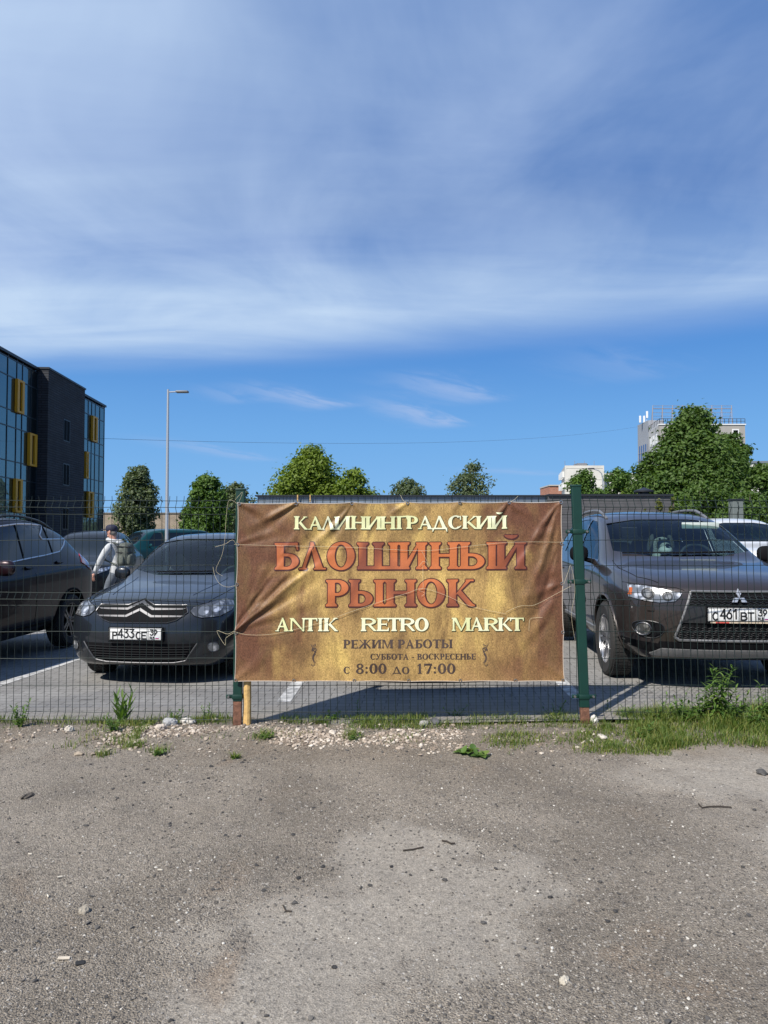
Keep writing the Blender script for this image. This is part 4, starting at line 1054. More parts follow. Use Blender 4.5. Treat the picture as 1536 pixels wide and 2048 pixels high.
# ------- dark grey sedan with chevron grille, left of the banner
MAT_CHEV = pm('worn_chrome', (.10, .10, .105), .5, metal=.7)
def chevron_sedan():
    X, Yn = -2.36, 6.82
    c = Car('sedan', 'dark grey sedan with twin chevron grille and plate 433 left of the banner', 'car', (X, Yn, zpark(X, 8)), -6.0, SEDAN, group='cars nose-in along the fence')
    P = paint('anthracite_paint', (.014, .017, .022), .25)
    ws = rounded([(-.68, 1.025), (.68, 1.025), (.64, 1.24), (.585, 1.425), (-.585, 1.425), (-.64, 1.24)], 1)
    c.window(ws, 'front', MAT_GLASS, 'windshield', 1.0, 2.2)
    for o in ([(1.60, .965), (2.52, .985), (2.52, 1.36), (2.22, 1.345), (1.95, 1.20)], [(2.60, .985), (3.36, 1.005), (3.40, 1.10), (3.22, 1.32), (2.95, 1.36), (2.60, 1.365)]):
        c.window(o, 'sides', MAT_GLASS, 'side_window', .4, 1.3)
    c.window([(-.56, 1.12), (.56, 1.12), (.50, 1.32), (-.50, 1.32)], 'rear', MAT_GLASS, 'rear_window', 3.3, 4.3)
    c.arch(.86, .31, .355); c.arch(3.50, .31, .355)
    c.body(P); c.wheels(.86, 3.50, .755, .312, .20, MAT_RIM, 7)
    # traced details
    q = lambda pts: c.pxz([(130 + a / 4.389, 1140 + b / 4.389) for a, b in pts])
    grille = [(240, 378), (272, 318), (560, 318), (645, 272), (730, 318), (1045, 312), (1084, 388), (1000, 432), (930, 448), (360, 442), (290, 418)]
    g2 = [(-.465, .725), (-.435, .79), (-.13, .793), (0, .845), (.13, .793), (.435, .79), (.465, .725), (.37, .655), (.28, .63), (-.28, .63), (-.37, .655)]
    c.patch(g2, 'front', .004, MAT_BLACK, 'grille')
    for z0, amp in ((.763, .052), (.698, .05)):
        top = [(-.44, z0 - .002), (-.13, z0 + .002), (0, z0 + amp + .016), (.13, z0 + .002), (.44, z0 - .002)]
        bot = [(.41, z0 - .014), (.12, z0 - .016), (0, z0 + amp - .008), (-.12, z0 - .016), (-.41, z0 - .014)]
        c.patch(top + bot, 'front', .009, MAT_CHEV, 'chevron_bar', .006, .04)
    c.line(g2, 'front', .005, MAT_CHROME, 'grille_rim', .006, closed=True)
    hl = [(.53, .690), (.60, .672), (.74, .680), (.80, .72), (.80, .805), (.71, .832), (.60, .800), (.50, .770), (.48, .735)]
    for m_ in (hl, mx(hl)):
        h = c.patch(m_, 'front', .007, MAT_LAMP2, 'headlight', .014, .04)
        sg = 1 if m_ is hl else -1
        c.patch(circ(sg * .60, .737, .045), 'front', .010, MAT_LAMP, 'reflector', .004, .03, parent=h)
        c.patch(circ(sg * .70, .757, .040), 'front', .010, MAT_LAMP, 'reflector', .004, .03, parent=h)
        c.line(m_, 'front', .004, MAT_GAP, 'lamp_seal', .004, closed=True, parent=h)
    lo = [(-.56, .435), (.56, .435), (.45, .275), (.34, .258), (-.34, .258), (-.45, .275)]
    c.patch(lo, 'front', .003, MAT_BLACK, 'lower_grille')
    sl = MB()
    for k in range(6):
        z0 = .285 + k * .024; w = .43 + .10 * k / 6
        c.line([(-w, z0), (0, z0), (w, z0)], 'front', .0035, MAT_SATIN, 'slat', .008, mb=sl, build=False)
    sl.build('grille_slats', MAT_SATIN, c.root, True)
    c.line([(-.57, .44), (-.455, .272), (-.34, .252), (0, .250), (.34, .252), (.455, .272), (.57, .44)], 'front', .007, MAT_CHEV, 'bumper_trim', .006)
    for sg in (-1, 1):
        c.patch([(sg * .60, .33), (sg * .78, .36), (sg * .80, .46), (sg * .62, .42)], 'front', .003, MAT_SATIN, 'fog_lamp_bezel')
        f = c.patch(circ(sg * .695, .395, .042), 'front', .008, MAT_LAMP, 'fog_lamp', .012, .03); c.line(circ(sg * .695, .395, .046), 'front', .004, MAT_CHROME, 'fog_lamp_ring', .008, closed=True, sub=1, parent=f)
    fr, pl, Mp = c.plate(.53, -.035, [('Р', -.222, -.182, -.042, .060), ('433', -.168, -.010, -.032, .078), ('СЕ', .010, .112, -.042, .060)], '39')
    c.line([(-.76, .68), (-.58, .80), (-.50, .815), (0, .835), (.50, .815), (.58, .80), (.76, .68)], 'front', .003, MAT_GAP, 'bonnet_gap', .000)
    for sg in (-1, 1):
        c.line([(sg * .60, .22), (sg * .66, .55), (sg * .69, .85), (sg * .67, 1.16)], 'top', .003, MAT_GAP, 'bonnet_gap', .0005)
        c.line([(sg * .42, .35), (sg * .47, .7), (sg * .52, 1.12)], 'top', .010, P, 'bonnet_crease', -.005)
        sd = 'left' if sg > 0 else 'right'
        for yy, zz in ((1.42, .96), (2.56, .98), (3.42, 1.0)):
            c.line([(yy, .30), (yy + .01, .62), (yy + .02, zz)], sd, .003, MAT_GAP, 'door_gap', .0005)
        for yy in (2.36, 3.22): c.patch(rounded([(yy - .1, .80), (yy + .1, .81), (yy + .1, .845), (yy - .1, .835)], 1), sd, .022, P, 'door_handle', .02, .05)
        c.patch([(sg * .55, .78), (sg * .76, .80), (sg * .76, .93), (sg * .58, .95)], 'rear', .008, MAT_RED, 'tail_light')
    c.mirror_pair(.945, 1.62, 1.02, P)
    for sg, off in ((-1, 0), (1, 0)):
        c.line([(-.06 + sg * .08 - .2, 1.045), (.32 + sg * .08 - .2 + .1, 1.055)], 'front', .008, MAT_BLACK, 'wiper', .012)
    # cabin
    MB().bbox((-.70, 1.28, .72), (.70, 1.75, .99), .05).build('dashboard', MAT_INT, c.root, True)
    MB().box((-.72, 1.25, .26), (.72, 4.05, .30)).build('cabin_floor', MAT_INT, c.root)
    c.seats(2.0, .42); c.seats(2.95, .44); c.steering(.36, 1.86, .93)
    MB().bbox((-.12, 1.88, 1.27), (.12, 1.90, 1.34), .01).build('rear_view_mirror', MAT_BLACK, c.root, True)
    MB().bbox((-.50, 1.30, .99), (-.28, 1.42, 1.012), .006).build('dashboard_papers', pm('pale_green_paper', (.42, .58, .48), .7), c.root, True)
    return c
CITRO = chevron_sedan()

# ------- brown SUV with trapezoid honeycomb grille, right of the banner
def brown_suv():
    X, Yn = 2.99, 6.02
    c = Car('suv', 'dark brown SUV with trapezoid honeycomb grille and plate 461 right of the banner', 'car', (X, Yn, zpark(X, 8)), -4.0, SUV, group='cars nose-in along the fence')
    P = paint('brown_metallic_paint', (.040, .032, .029), .35, .30)
    ws = rounded([(-.70, 1.155), (.70, 1.155), (.655, 1.36), (.60, 1.545), (-.60, 1.545), (-.655, 1.36)], 1)
    c.window(ws, 'front', MAT_GLASS, 'windshield', .95, 2.2)
    for o in ([(1.55, 1.11), (2.55, 1.135), (2.55, 1.55), (2.25, 1.525), (1.95, 1.36)], [(2.62, 1.135), (3.42, 1.16), (3.46, 1.54), (2.95, 1.56), (2.62, 1.56)], [(3.54, 1.17), (4.10, 1.22), (4.02, 1.46), (3.54, 1.535)]):
        c.window(o, 'sides', MAT_PRIV if o[0][0] > 2.6 else MAT_GLASS, 'side_window', .4, 1.3)
    c.window([(-.60, 1.2), (.60, 1.2), (.53, 1.48), (-.53, 1.48)], 'rear', MAT_GLASS, 'rear_window', 3.8, 4.9)
    c.arch(.93, .36, .42); c.arch(3.60, .36, .42)
    c.body(P); c.wheels(.93, 3.60, .795, .36, .225, MAT_RIM, 5)
    # trapezoid grille
    G_ = [(-.372, .885), (.372, .885), (.505, .50), (.47, .475), (-.47, .475), (-.505, .50)]
    c.patch(G_, 'front', .003, MAT_BLACK, 'grille')
    c.line(G_, 'front', .012, MAT_SILVER, 'grille_surround', .008, closed=True)
    hc = MB()
    for z0, z1, w0, w1 in ((.775, .875, .410, .38), (.49, .615, .498, .455)):
        nr = int((z1 - z0) / .021)
        for k in range(nr):
            zz = z0 + .008 + k * .021; w = w0 + (w1 - w0) * k / nr - .01
            n = int(w * 2 / .026); c.line([(-w + j * .026, zz + (.006 if j % 2 else -.006)) for j in range(n + 1)], 'front', .0035, MAT_SATIN, 'mesh', .006, 4, sub=1, mb=hc, build=False)
    hc.build('honeycomb_mesh', MAT_SATIN, c.root, True)
    c.patch([(-.41, .765), (.41, .765), (.455, .625), (-.455, .625)], 'front', .014, MAT_SATIN, 'grille_crossbar')
    # three-diamond emblem
    em = MB()
    def rhomb(ang):
        pts = [(0, 0), (.020, .034), (0, .070), (-.020, .034)]; a = R(ang)
        return [(p * math.cos(a) - q * math.sin(a), .835 + p * math.sin(a) + q * math.cos(a)) for p, q in pts]
    for ang in (0, 120, 240): c.patch(rhomb(ang), 'front', .030, MAT_CHROME, 'x', .014, .05, mb=em, build=False)
    em.build('emblem', pm('polished_emblem', (.62, .62, .63), .3, metal=.6), c.root, True, 30)
    # headlights traced on the body
    hp = [(1255, 1168), (1290, 1172), (1340, 1182), (1364, 1187), (1358, 1196), (1350, 1203), (1320, 1205), (1290, 1201), (1258, 1193)]
    H = c.pxz(hp)
    for m_ in (H, mx(H)):
        h = c.patch(m_, 'front', .008, MAT_LAMP, 'headlight', .016, .04); sg = -1 if m_ is H else 1
        xs = [p[0] for p in m_]; zs = [p[1] for p in m_]; x0 = sum(xs) / len(xs); z0 = sum(zs) / len(zs)
        for dx, r_ in ((.07 * sg, .046), (-.07 * sg, .040)):
            c.patch(circ(x0 + dx, z0 + dx * sg * .12, r_), 'front', .012, MAT_SATIN, 'reflector', .004, .03, parent=h)
            c.patch(circ(x0 + dx, z0 + dx * sg * .12, r_ * .72), 'front', .015, MAT_LAMP2, 'lens', .004, .03, parent=h)
        c.line(m_, 'front', .004, MAT_GAP, 'lamp_seal', .004, closed=True, parent=h)
        ex = min(m_, key=lambda p: p[0]) if sg < 0 else max(m_, key=lambda p: p[0])
        c.patch([(ex[0], z0 - .01), (ex[0] - sg * .02, z0 + .05), (ex[0] - sg * .035, z0 + .05), (ex[0] - sg * .02, z0 - .01)], 'front', .011, MAT_AMBER, 'side_reflector', .004, .03, parent=h)
    for sg in (-1, 1):
        bz = rounded([(sg * .575, .60), (sg * .72, .635), (sg * .82, .60), (sg * .80, .52), (sg * .70, .47), (sg * .60, .50)], 2)
        c.patch(bz, 'front', .003, MAT_BLACK, 'fog_lamp_bezel'); c.line(bz, 'front', .004, MAT_SATIN, 'fog_lamp_rim', .004, closed=True, sub=2)
        f = c.patch(circ(sg * .735, .555, .046), 'front', .012, MAT_LAMP2, 'fog_lamp', .014, .03)
        c.line(circ(sg * .735, .555, .054), 'front', .008, MAT_CHROME, 'fog_lamp_ring', .010, closed=True, sub=1, parent=f)
        c.patch([(sg * .66, .715), (sg * .71, .715), (sg * .71, .745), (sg * .66, .745)], 'front', .010, P, 'washer_cover', .01, .05)
        c.patch([(sg * .60, .34), (sg * .86, .40), (sg * .85, .455), (sg * .60, .43)], 'front', .004, MAT_BLACK, 'bumper_vent')
        c.patch([(sg * .70, .99), (sg * .83, 1.02), (sg * .80, 1.22), (sg * .68, 1.30)], 'rear', .008, MAT_RED, 'tail_light')
    c.patch([(-.60, .395), (.60, .395), (.68, .345), (.66, .33), (-.66, .33), (-.68, .345)], 'front', .014, MAT_SILVER, 'skid_trim', .02)
    c.patch([(-.62, .455), (.62, .455), (.64, .40), (-.64, .40)], 'front', .006, MAT_BLACK, 'lower_intake', .01)
    fr, pl, Mp = c.plate(.70, -.035, [('С', -.222, -.180, -.042, .060), ('461', -.160, -.018, -.032, .078), ('ВТ', .008, .110, -.042, .060)], '39')
    MB().box((-.24, -.0065, -.071), (.24, -.002, -.060), 0, Mp).build('plate_strip', pm('cream_plate_strip', (.55, .45, .33), .5), fr)
    MB().box((-.20, -.008, -.070), (-.09, -.0066, -.061), 0, Mp).build('plate_strip', MAT_REDSTRIP, fr)
    c.line([(-.83, .94), (-.62, .925), (-.48, .915), (-.42, .895)], 'front', .003, MAT_GAP, 'bonnet_gap', .0005); c.line([(.83, .94), (.62, .925), (.48, .915), (.42, .895)], 'front', .003, MAT_GAP, 'bonnet_gap', .0005)
    for sg in (-1, 1):
        c.line([(sg * .60, .18), (sg * .72, .40), (sg * .77, .80), (sg * .74, 1.20)], 'top', .003, MAT_GAP, 'bonnet_gap', .0005)
        sd = 'left' if sg > 0 else 'right'
        for yy, zz in ((1.50, 1.10), (2.59, 1.13), (3.44, 1.0)): c.line([(yy, .40), (yy + .01, .70), (yy, zz)], sd, .003, MAT_GAP, 'door_gap', .0005)
        for yy in (2.40, 3.26): c.patch(rounded([(yy - .1, .93), (yy + .1, .94), (yy + .1, .975), (yy - .1, .965)], 1), sd, .022, P, 'door_handle', .02, .05)
        c.line([(1.42, .40), (3.10, .40)], sd, .028, MAT_SILVER, 'sill_trim', -.004)
        # wheel-arch lip
        c.line([(.93 + .435 * math.cos(a), .36 + .435 * math.sin(a)) for a in np.linspace(-.05, PI + .05, 16)], sd, .012, P, 'arch_lip', .0, sub=2)
        # roof rail
        rl = []
        for yy in np.linspace(2.15, 4.0, 16):
            p, n = c.surf(sg * .565, yy, 'top'); f = (yy - 2.15) / 1.85; rl.append(p + Vector((0, 0, .055 * min(1, 5 * f, 5 * (1 - f)) - .004)))
        MB().tube(rl, [.018] * 16, 8).build('roof_rail', MAT_SILVER, c.root, True)
        c.patch([(sg * .26, .30), (sg * .34, .34), (sg * .40, .62), (sg * .36, .62)], 'top', .002, P, 'bonnet_crease', .004, .05) if False else None
    c.mirror_pair(.985, 1.66, 1.17, MAT_BLACK, .20, .17)
    c.line([(-.12, 1.175), (.50, 1.185)], 'front', .010, MAT_BLACK, 'wiper', .014); c.line([(-.62, 1.175), (.04, 1.18)], 'front', .008, MAT_BLACK, 'wiper', .012)
    MB().bbox((-.72, 1.30, .86), (.72, 1.85, 1.12), .06).build('dashboard', MAT_INT, c.root, True)
    MB().box((-.76, 1.25, .36), (.76, 4.35, .40)).build('cabin_floor', MAT_INT, c.root)
    c.seats(2.15, .58); c.seats(3.05, .60); c.steering(.37, 1.93, 1.10)
    MB().bbox((.18, 1.86, 1.44), (.58, 1.875, 1.51), .006).build('sun_visor', pm('pale_sun_visor', (.45, .50, .46), .8), c.root, True)
    MB().bbox((-.13, 1.84, 1.37), (.13, 1.87, 1.45), .012).build('rear_view_mirror', MAT_BLACK, c.root, True)
    return c
OUT = brown_suv()
# ------------------------------------------------------------------ the other cars
def plain_car(name, label, loc, yaw, st, col, wheel, ws, sides, rear, lamp=None, tailm=None, group=None, cat='car', glass=None, scale=1.0, rim=None, yf=.9, yr=3.55, mirrors=(.96, 1.65, 1.1), grille=None, plate=True, metal=.35):
    c = Car(name, label, cat, loc, yaw, st, group=group)
    P = paint(name + '_paint', col, metal); gl = glass or MAT_PRIV
    if max(col) < .1: bsdf(P).inputs['Coat Weight'].default_value = .35; bsdf(P).inputs['Specular IOR Level'].default_value = .15
    c.window(rounded(ws, 1), 'front', gl, 'windshield', .6, 2.3)
    for o in sides: c.window(o, 'sides', gl, 'side_window', .4, 1.3)
    if rear: c.window(rear, 'rear', gl, 'rear_window', c.L - 1.6, c.L + .3)
    c.arch(yf, wheel, wheel * 1.15); c.arch(yr, wheel, wheel * 1.15)
    c.body(P); c.wheels(yf, yr, max(s[4][0] for s in st) - .105, wheel, .20, rim or MAT_RIM, 5)
    if grille: 
        c.patch(grille, 'front', .004, MAT_BLACK, 'grille'); c.line(grille, 'front', .006, MAT_CHROME, 'grille_rim', .006, closed=True)
    if lamp:
        for m_ in (lamp, mx(lamp)): c.patch(m_, 'front', .008, MAT_LAMP, 'headlight', .014, .05)
    if tailm:
        for m_ in (tailm, mx(tailm)): c.patch(m_, 'rear', .008, MAT_RED, 'tail_light', .014, .05)
    c.mirror_pair(*mirrors, P)
    if scale != 1.0: c.root.scale = (scale,) * 3
    c.P = P
    return c
# dark crossover whose flank fills the left edge of the view
MAT_TRIM = pm('satin_chrome_trim', (.60, .60, .62), .35, metal=.8)
def dark_crossover():
    yaw = -1.5; loc = (-5.19, 6.06, zpark(-5, 9) + .01)
    c = Car('crossover', 'dark plum crossover with chrome window trim seen along its flank at the left edge', 'car', loc, yaw, CUV, tail=(.20, .6), group='cars nose-in along the fence')
    P = paint('plum_black_paint', (.008, .005, .008), .1, .3); bsdf(P).inputs['Coat Weight'].default_value = .28; bsdf(P).inputs['Specular IOR Level'].default_value = .1
    tr = lambda pts: [(y, z) for x, z, y in c.px([(a / 6.83, 1020 + b / 6.83) for a, b in pts])]
    vis = tr([(130, 208), (225, 195), (420, 198), (550, 218), (720, 262), (800, 305), (868, 400), (862, 480), (805, 570), (600, 622), (400, 660), (140, 716)])
    full = [(1.98, vis[0][1] - .11), (2.22, vis[0][1] - .02)] + vis + [(1.62, vis[-1][1] - .01)]
    c.patch(full, 'left', .002, MAT_PRIV, 'side_window', .006, .08); c.patch(full, 'right', .002, MAT_PRIV, 'side_window', .006, .08)
    ws = rounded([(-.69, 1.13), (.69, 1.13), (.64, 1.34), (.59, 1.52), (-.59, 1.52), (-.64, 1.34)], 1)
    c.patch(ws, 'front', .002, MAT_PRIV, 'windshield', .006, .08)
    c.patch([(-.55, 1.22), (.55, 1.22), (.48, 1.42), (-.48, 1.42)], 'rear', .003, MAT_PRIV, 'rear_window', .006, .08)
    c.arch(.90, .34, .40); c.arch(3.56, .34, .40)
    c.body(P); c.wheels(.90, 3.56, .80, .345, .22, MAT_DARKRIM, 5)
    for sd in ('left', 'right'):
        c.line(full, sd, .010, MAT_TRIM, 'window_trim', .006, closed=True)
        for pts in ([(190, 205), (250, 400), (320, 662)], [(565, 222), (650, 400), (715, 592)]): c.line(tr(pts), sd, .020, MAT_BLACK, 'window_pillar', -.008)
        for pt in ((400, 790), (815, 712)):
            y, z = tr([pt])[0]; c.patch(rounded([(y - .11, z - .02), (y + .11, z - .01), (y + .11, z + .03), (y - .11, z + .02)], 1), sd, .024, P, 'door_handle', .022, .05)
        for yy, zz in ((1.55, 1.0), (2.62, 1.02), (3.40, .80)): c.line([(yy, .42), (yy, .7), (yy, zz)], sd, .003, MAT_GAP, 'door_gap', .0005)
        c.line([(1.4, .40), (3.0, .40)], sd, .03, MAT_BLACK, 'sill_trim', -.002)
        c.line([(3.56 + .42 * math.cos(a), .345 + .42 * math.sin(a)) for a in np.linspace(-.05, PI + .05, 16)], sd, .016, MAT_BLACK, 'arch_lip', .0, sub=2)
        tl = tr([(985, 578), (1040, 530), (1120, 535), (1130, 640), (1080, 655), (1010, 622)])
        tl = [(3.92, 1.10), (4.10, 1.21), (4.46, 1.22), (4.50, .93), (4.36, .92), (4.12, 1.00)]
        c.patch(tl, sd, .012, MAT_RED, 'tail_light', .018, .04)
        rl = []
        for yy in np.linspace(2.1, 3.7, 14):
            p, n = c.surf(.54 * (1 if sd == 'left' else -1), yy, 'top'); f = (yy - 2.1) / 1.6; rl.append(p + Vector((0, 0, .045 * min(1, 5 * f, 5 * (1 - f)) - .004)))
        MB().tube(rl, .016, 8).build('roof_rail', MAT_SATIN, c.root, True)
    c.mirror_pair(.99, 1.78, 1.12, paint('dark_red_brown_paint', (.020, .006, .008)), .22, .18)
    c.patch([(-.5, .86), (.5, .86), (.42, .66), (-.42, .66)], 'front', .004, MAT_BLACK, 'grille')
    for s_ in (-1, 1): c.patch([(s_ * .55, .80), (s_ * .82, .86), (s_ * .80, .95), (s_ * .56, .90)], 'front', .008, MAT_LAMP2, 'headlight')
    return c
dark_crossover()
SEDAN_WS = [(-.68, 1.025), (.68, 1.025), (.64, 1.24), (.585, 1.425), (-.585, 1.425), (-.64, 1.24)]
SEDAN_SIDES = ([(1.60, .965), (2.52, .985), (2.52, 1.38), (2.22, 1.37), (1.95, 1.21)], [(2.60, .985), (3.36, 1.005), (3.40, 1.10), (3.22, 1.34), (2.95, 1.38), (2.60, 1.385)])
SUV_WS = [(-.70, 1.155), (.70, 1.155), (.655, 1.36), (.60, 1.545), (-.60, 1.545), (-.655, 1.36)]
SUV_SIDES = ([(1.55, 1.11), (2.55, 1.135), (2.55, 1.53), (2.25, 1.51), (1.95, 1.36)], [(2.62, 1.135), (3.42, 1.16), (3.46, 1.50), (2.95, 1.53), (2.62, 1.535)], [(3.54, 1.18), (4.02, 1.24), (3.92, 1.40), (3.54, 1.48)])
SUV_LAMP = [(.50, .84), (.60, .80), (.78, .82), (.83, .88), (.82, .96), (.66, .93), (.52, .89)]
c = plain_car('sedan', 'black sedan standing behind the banner, only its shadow showing under the cloth', (.30, 6.55, zpark(.3, 8)), -4.0, SEDAN, (.012, .012, .014), .312, SEDAN_WS, SEDAN_SIDES, [(-.56, 1.12), (.56, 1.12), (.50, 1.33), (-.50, 1.33)],
          lamp=[(.53, .690), (.60, .672), (.74, .680), (.80, .72), (.80, .805), (.71, .832), (.60, .800), (.50, .770)], group='cars nose-in along the fence', yf=.86, yr=3.50, mirrors=(.945, 1.62, 1.02),
          grille=[(-.40, .76), (.40, .76), (.34, .62), (-.34, .62)])
c = plain_car('hatchback', 'black hatchback facing the fence behind the walking man with a backpack', (-6.72, 15.0, zpark(-6.7, 16)), 9.0, CUV, (.012, .014, .018), .33, SUV_WS, SUV_SIDES[:2], [(-.55, 1.22), (.55, 1.22), (.48, 1.42), (-.48, 1.42)],
          lamp=[(.42, .80), (.60, .78), (.80, .86), (.83, .93), (.66, .90), (.44, .845)], grille=[(-.36, .84), (.36, .84), (.30, .70), (-.30, .70)], group='cars in the rows behind')
c = plain_car('offroader', 'white off-road car with black mirrors parked behind the brown SUV', (8.55, 15.2, zpark(8.5, 16)), -5.0, SUV, (.62, .62, .60), .37, SUV_WS, SUV_SIDES, [(-.60, 1.2), (.60, 1.2), (.53, 1.48), (-.53, 1.48)],
          lamp=SUV_LAMP, grille=[(-.40, .90), (.40, .90), (.40, .66), (-.40, .66)], group='cars in the rows behind', scale=1.17, metal=0.0, glass=MAT_GLASS)
MB().box((-.78, 1.25, .40), (.78, 4.35, .44)).build('cabin_floor', MAT_INT, c.root); c.seats(2.15, .58); c.seats(3.05, .6)
VAN = [
 (.00, .30, .66, (.80, .36), (.85, .58), (.84, .82), (.78, .95), (.62, 1.0), 1.02, 1.03, [.08, .08, .08, .02, 0, .01, .05, .08, .07, .06]),
 (.22, .26, .76, (.87, .34), (.90, .60), (.895, .90), (.83, 1.04), (.70, 1.10), 1.12, 1.125),
 (.62, .26, .78, (.89, .34), (.92, .62), (.915, .98), (.86, 1.10), (.76, 1.17), 1.19, 1.195),
 (1.05, .26, .78, (.89, .34), (.92, .64), (.92, 1.02), (.87, 1.14), (.755, 1.55), 1.58, 1.585),
 (1.42, .26, .78, (.89, .34), (.92, .64), (.92, 1.05), (.88, 1.16), (.73, 1.83), 1.885, 1.90),
 (2.10, .26, .78, (.89, .34), (.92, .64), (.92, 1.05), (.885, 1.17), (.72, 1.90), 1.95, 1.965),
 (3.40, .26, .78, (.89, .34), (.92, .64), (.92, 1.05), (.885, 1.17), (.72, 1.91), 1.955, 1.97),
 (4.40, .28, .78, (.89, .36), (.92, .64), (.92, 1.05), (.88, 1.17), (.71, 1.88), 1.93, 1.94),
 (4.72, .30, .74, (.87, .40), (.90, .66), (.89, 1.04), (.83, 1.16), (.66, 1.72), 1.75, 1.755),
 (4.80, .34, .68, (.82, .44), (.86, .68), (.85, 1.02), (.79, 1.14), (.62, 1.55), 1.57, 1.575),
]
c = plain_car('van', 'dark teal passenger van standing beyond the grey sedan near the brick wall', (-11.9, 31.0, zpark(-11, 31)), -42.0, VAN, (.007, .048, .056), .33,
              [(-.74, 1.22), (.74, 1.22), (.70, 1.50), (.62, 1.80), (-.62, 1.80), (-.70, 1.50)],
              ([(1.30, 1.16), (2.05, 1.18), (2.05, 1.78), (1.62, 1.76), (1.35, 1.45)], [(2.15, 1.18), (3.40, 1.18), (3.40, 1.78), (2.15, 1.78)], [(3.56, 1.18), (4.45, 1.18), (4.42, 1.76), (3.56, 1.78)]),
              [(-.6, 1.2), (.6, 1.2), (.54, 1.6), (-.54, 1.6)], lamp=[(.50, .78), (.78, .80), (.78, .94), (.52, .92)], group='cars in the rows behind', cat='van', yf=.85, yr=3.75, mirrors=(1.06, 1.30, 1.22), metal=.1)

# ------------------------------------------------------------------ figures grown from a skeleton
def skin(name, nodes, edges, mat, parent=None, sub=2, root=0, smooth=.5):
    """nodes: (x,y,z,r or (rx,ry)); one continuous surface round the joints"""
    me = bpy.data.meshes.new(name); me.from_pydata([n[:3] for n in nodes], edges, [])
    o = bpy.data.objects.new('tmp', me); COL.objects.link(o)
    m = o.modifiers.new('skin', 'SKIN'); m.branch_smoothing = smooth; m.use_smooth_shade = True
    for i, n in enumerate(nodes):
        r = n[3]; o.data.skin_vertices[0].data[i].radius = r if hasattr(r, '__len__') else (r, r)
        o.data.skin_vertices[0].data[i].use_root = (i == root)
    s = o.modifiers.new('sub', 'SUBSURF'); s.levels = sub; s.render_levels = sub
    dg = bpy.context.evaluated_depsgraph_get(); dg.update(); m2 = bpy.data.meshes.new_from_object(o.evaluated_get(dg)); bpy.data.objects.remove(o)
    m2.name = name; m2.materials.clear(); m2.materials.append(mat); m2.polygons.foreach_set('use_smooth', [True] * len(m2.polygons))
    return link(name, m2, parent)
def chain(a, n): return [(a + i, a + i + 1) for i in range(n - 1)]
def blob(mb, c, r, M=None, seg=14, p=1.0, m=0):
    bm = bmesh.new(); bmesh.ops.create_uvsphere(bm, u_segments=seg, v_segments=max(6, seg // 2 + 2), radius=1); bm.verts.index_update()
    def sq(v): return math.copysign(abs(v) ** p, v)
    V = [Vector((c[0] + sq(v.co.x) * r[0], c[1] + sq(v.co.y) * r[1], c[2] + sq(v.co.z) * r[2])) for v in bm.verts]
    mb.add([M @ v for v in V] if M is not None else V, [[q.index for q in f.verts] for f in bm.faces], m); bm.free(); return mb
MAT_SKIN = pm('skin', (.46, .235, .165), .55)
MAT_HOOD = pm('pale_grey_jacket', (.46, .47, .47), .85, var=.15, vscale=12, bump=.3, bscale=25)
MAT_PACK = pm('olive_grey_backpack', (.085, .095, .080), .85, var=.35, vscale=14, bump=.4, bscale=40)
MAT_JEANS = pm('blue_grey_trousers', (.10, .115, .135), .85, var=.2, vscale=20)
MAT_NAVY = pm('navy_cap', (.014, .014, .035), .8)
MAT_SHOE = pm('dark_shoes', (.02, .02, .02), .6)
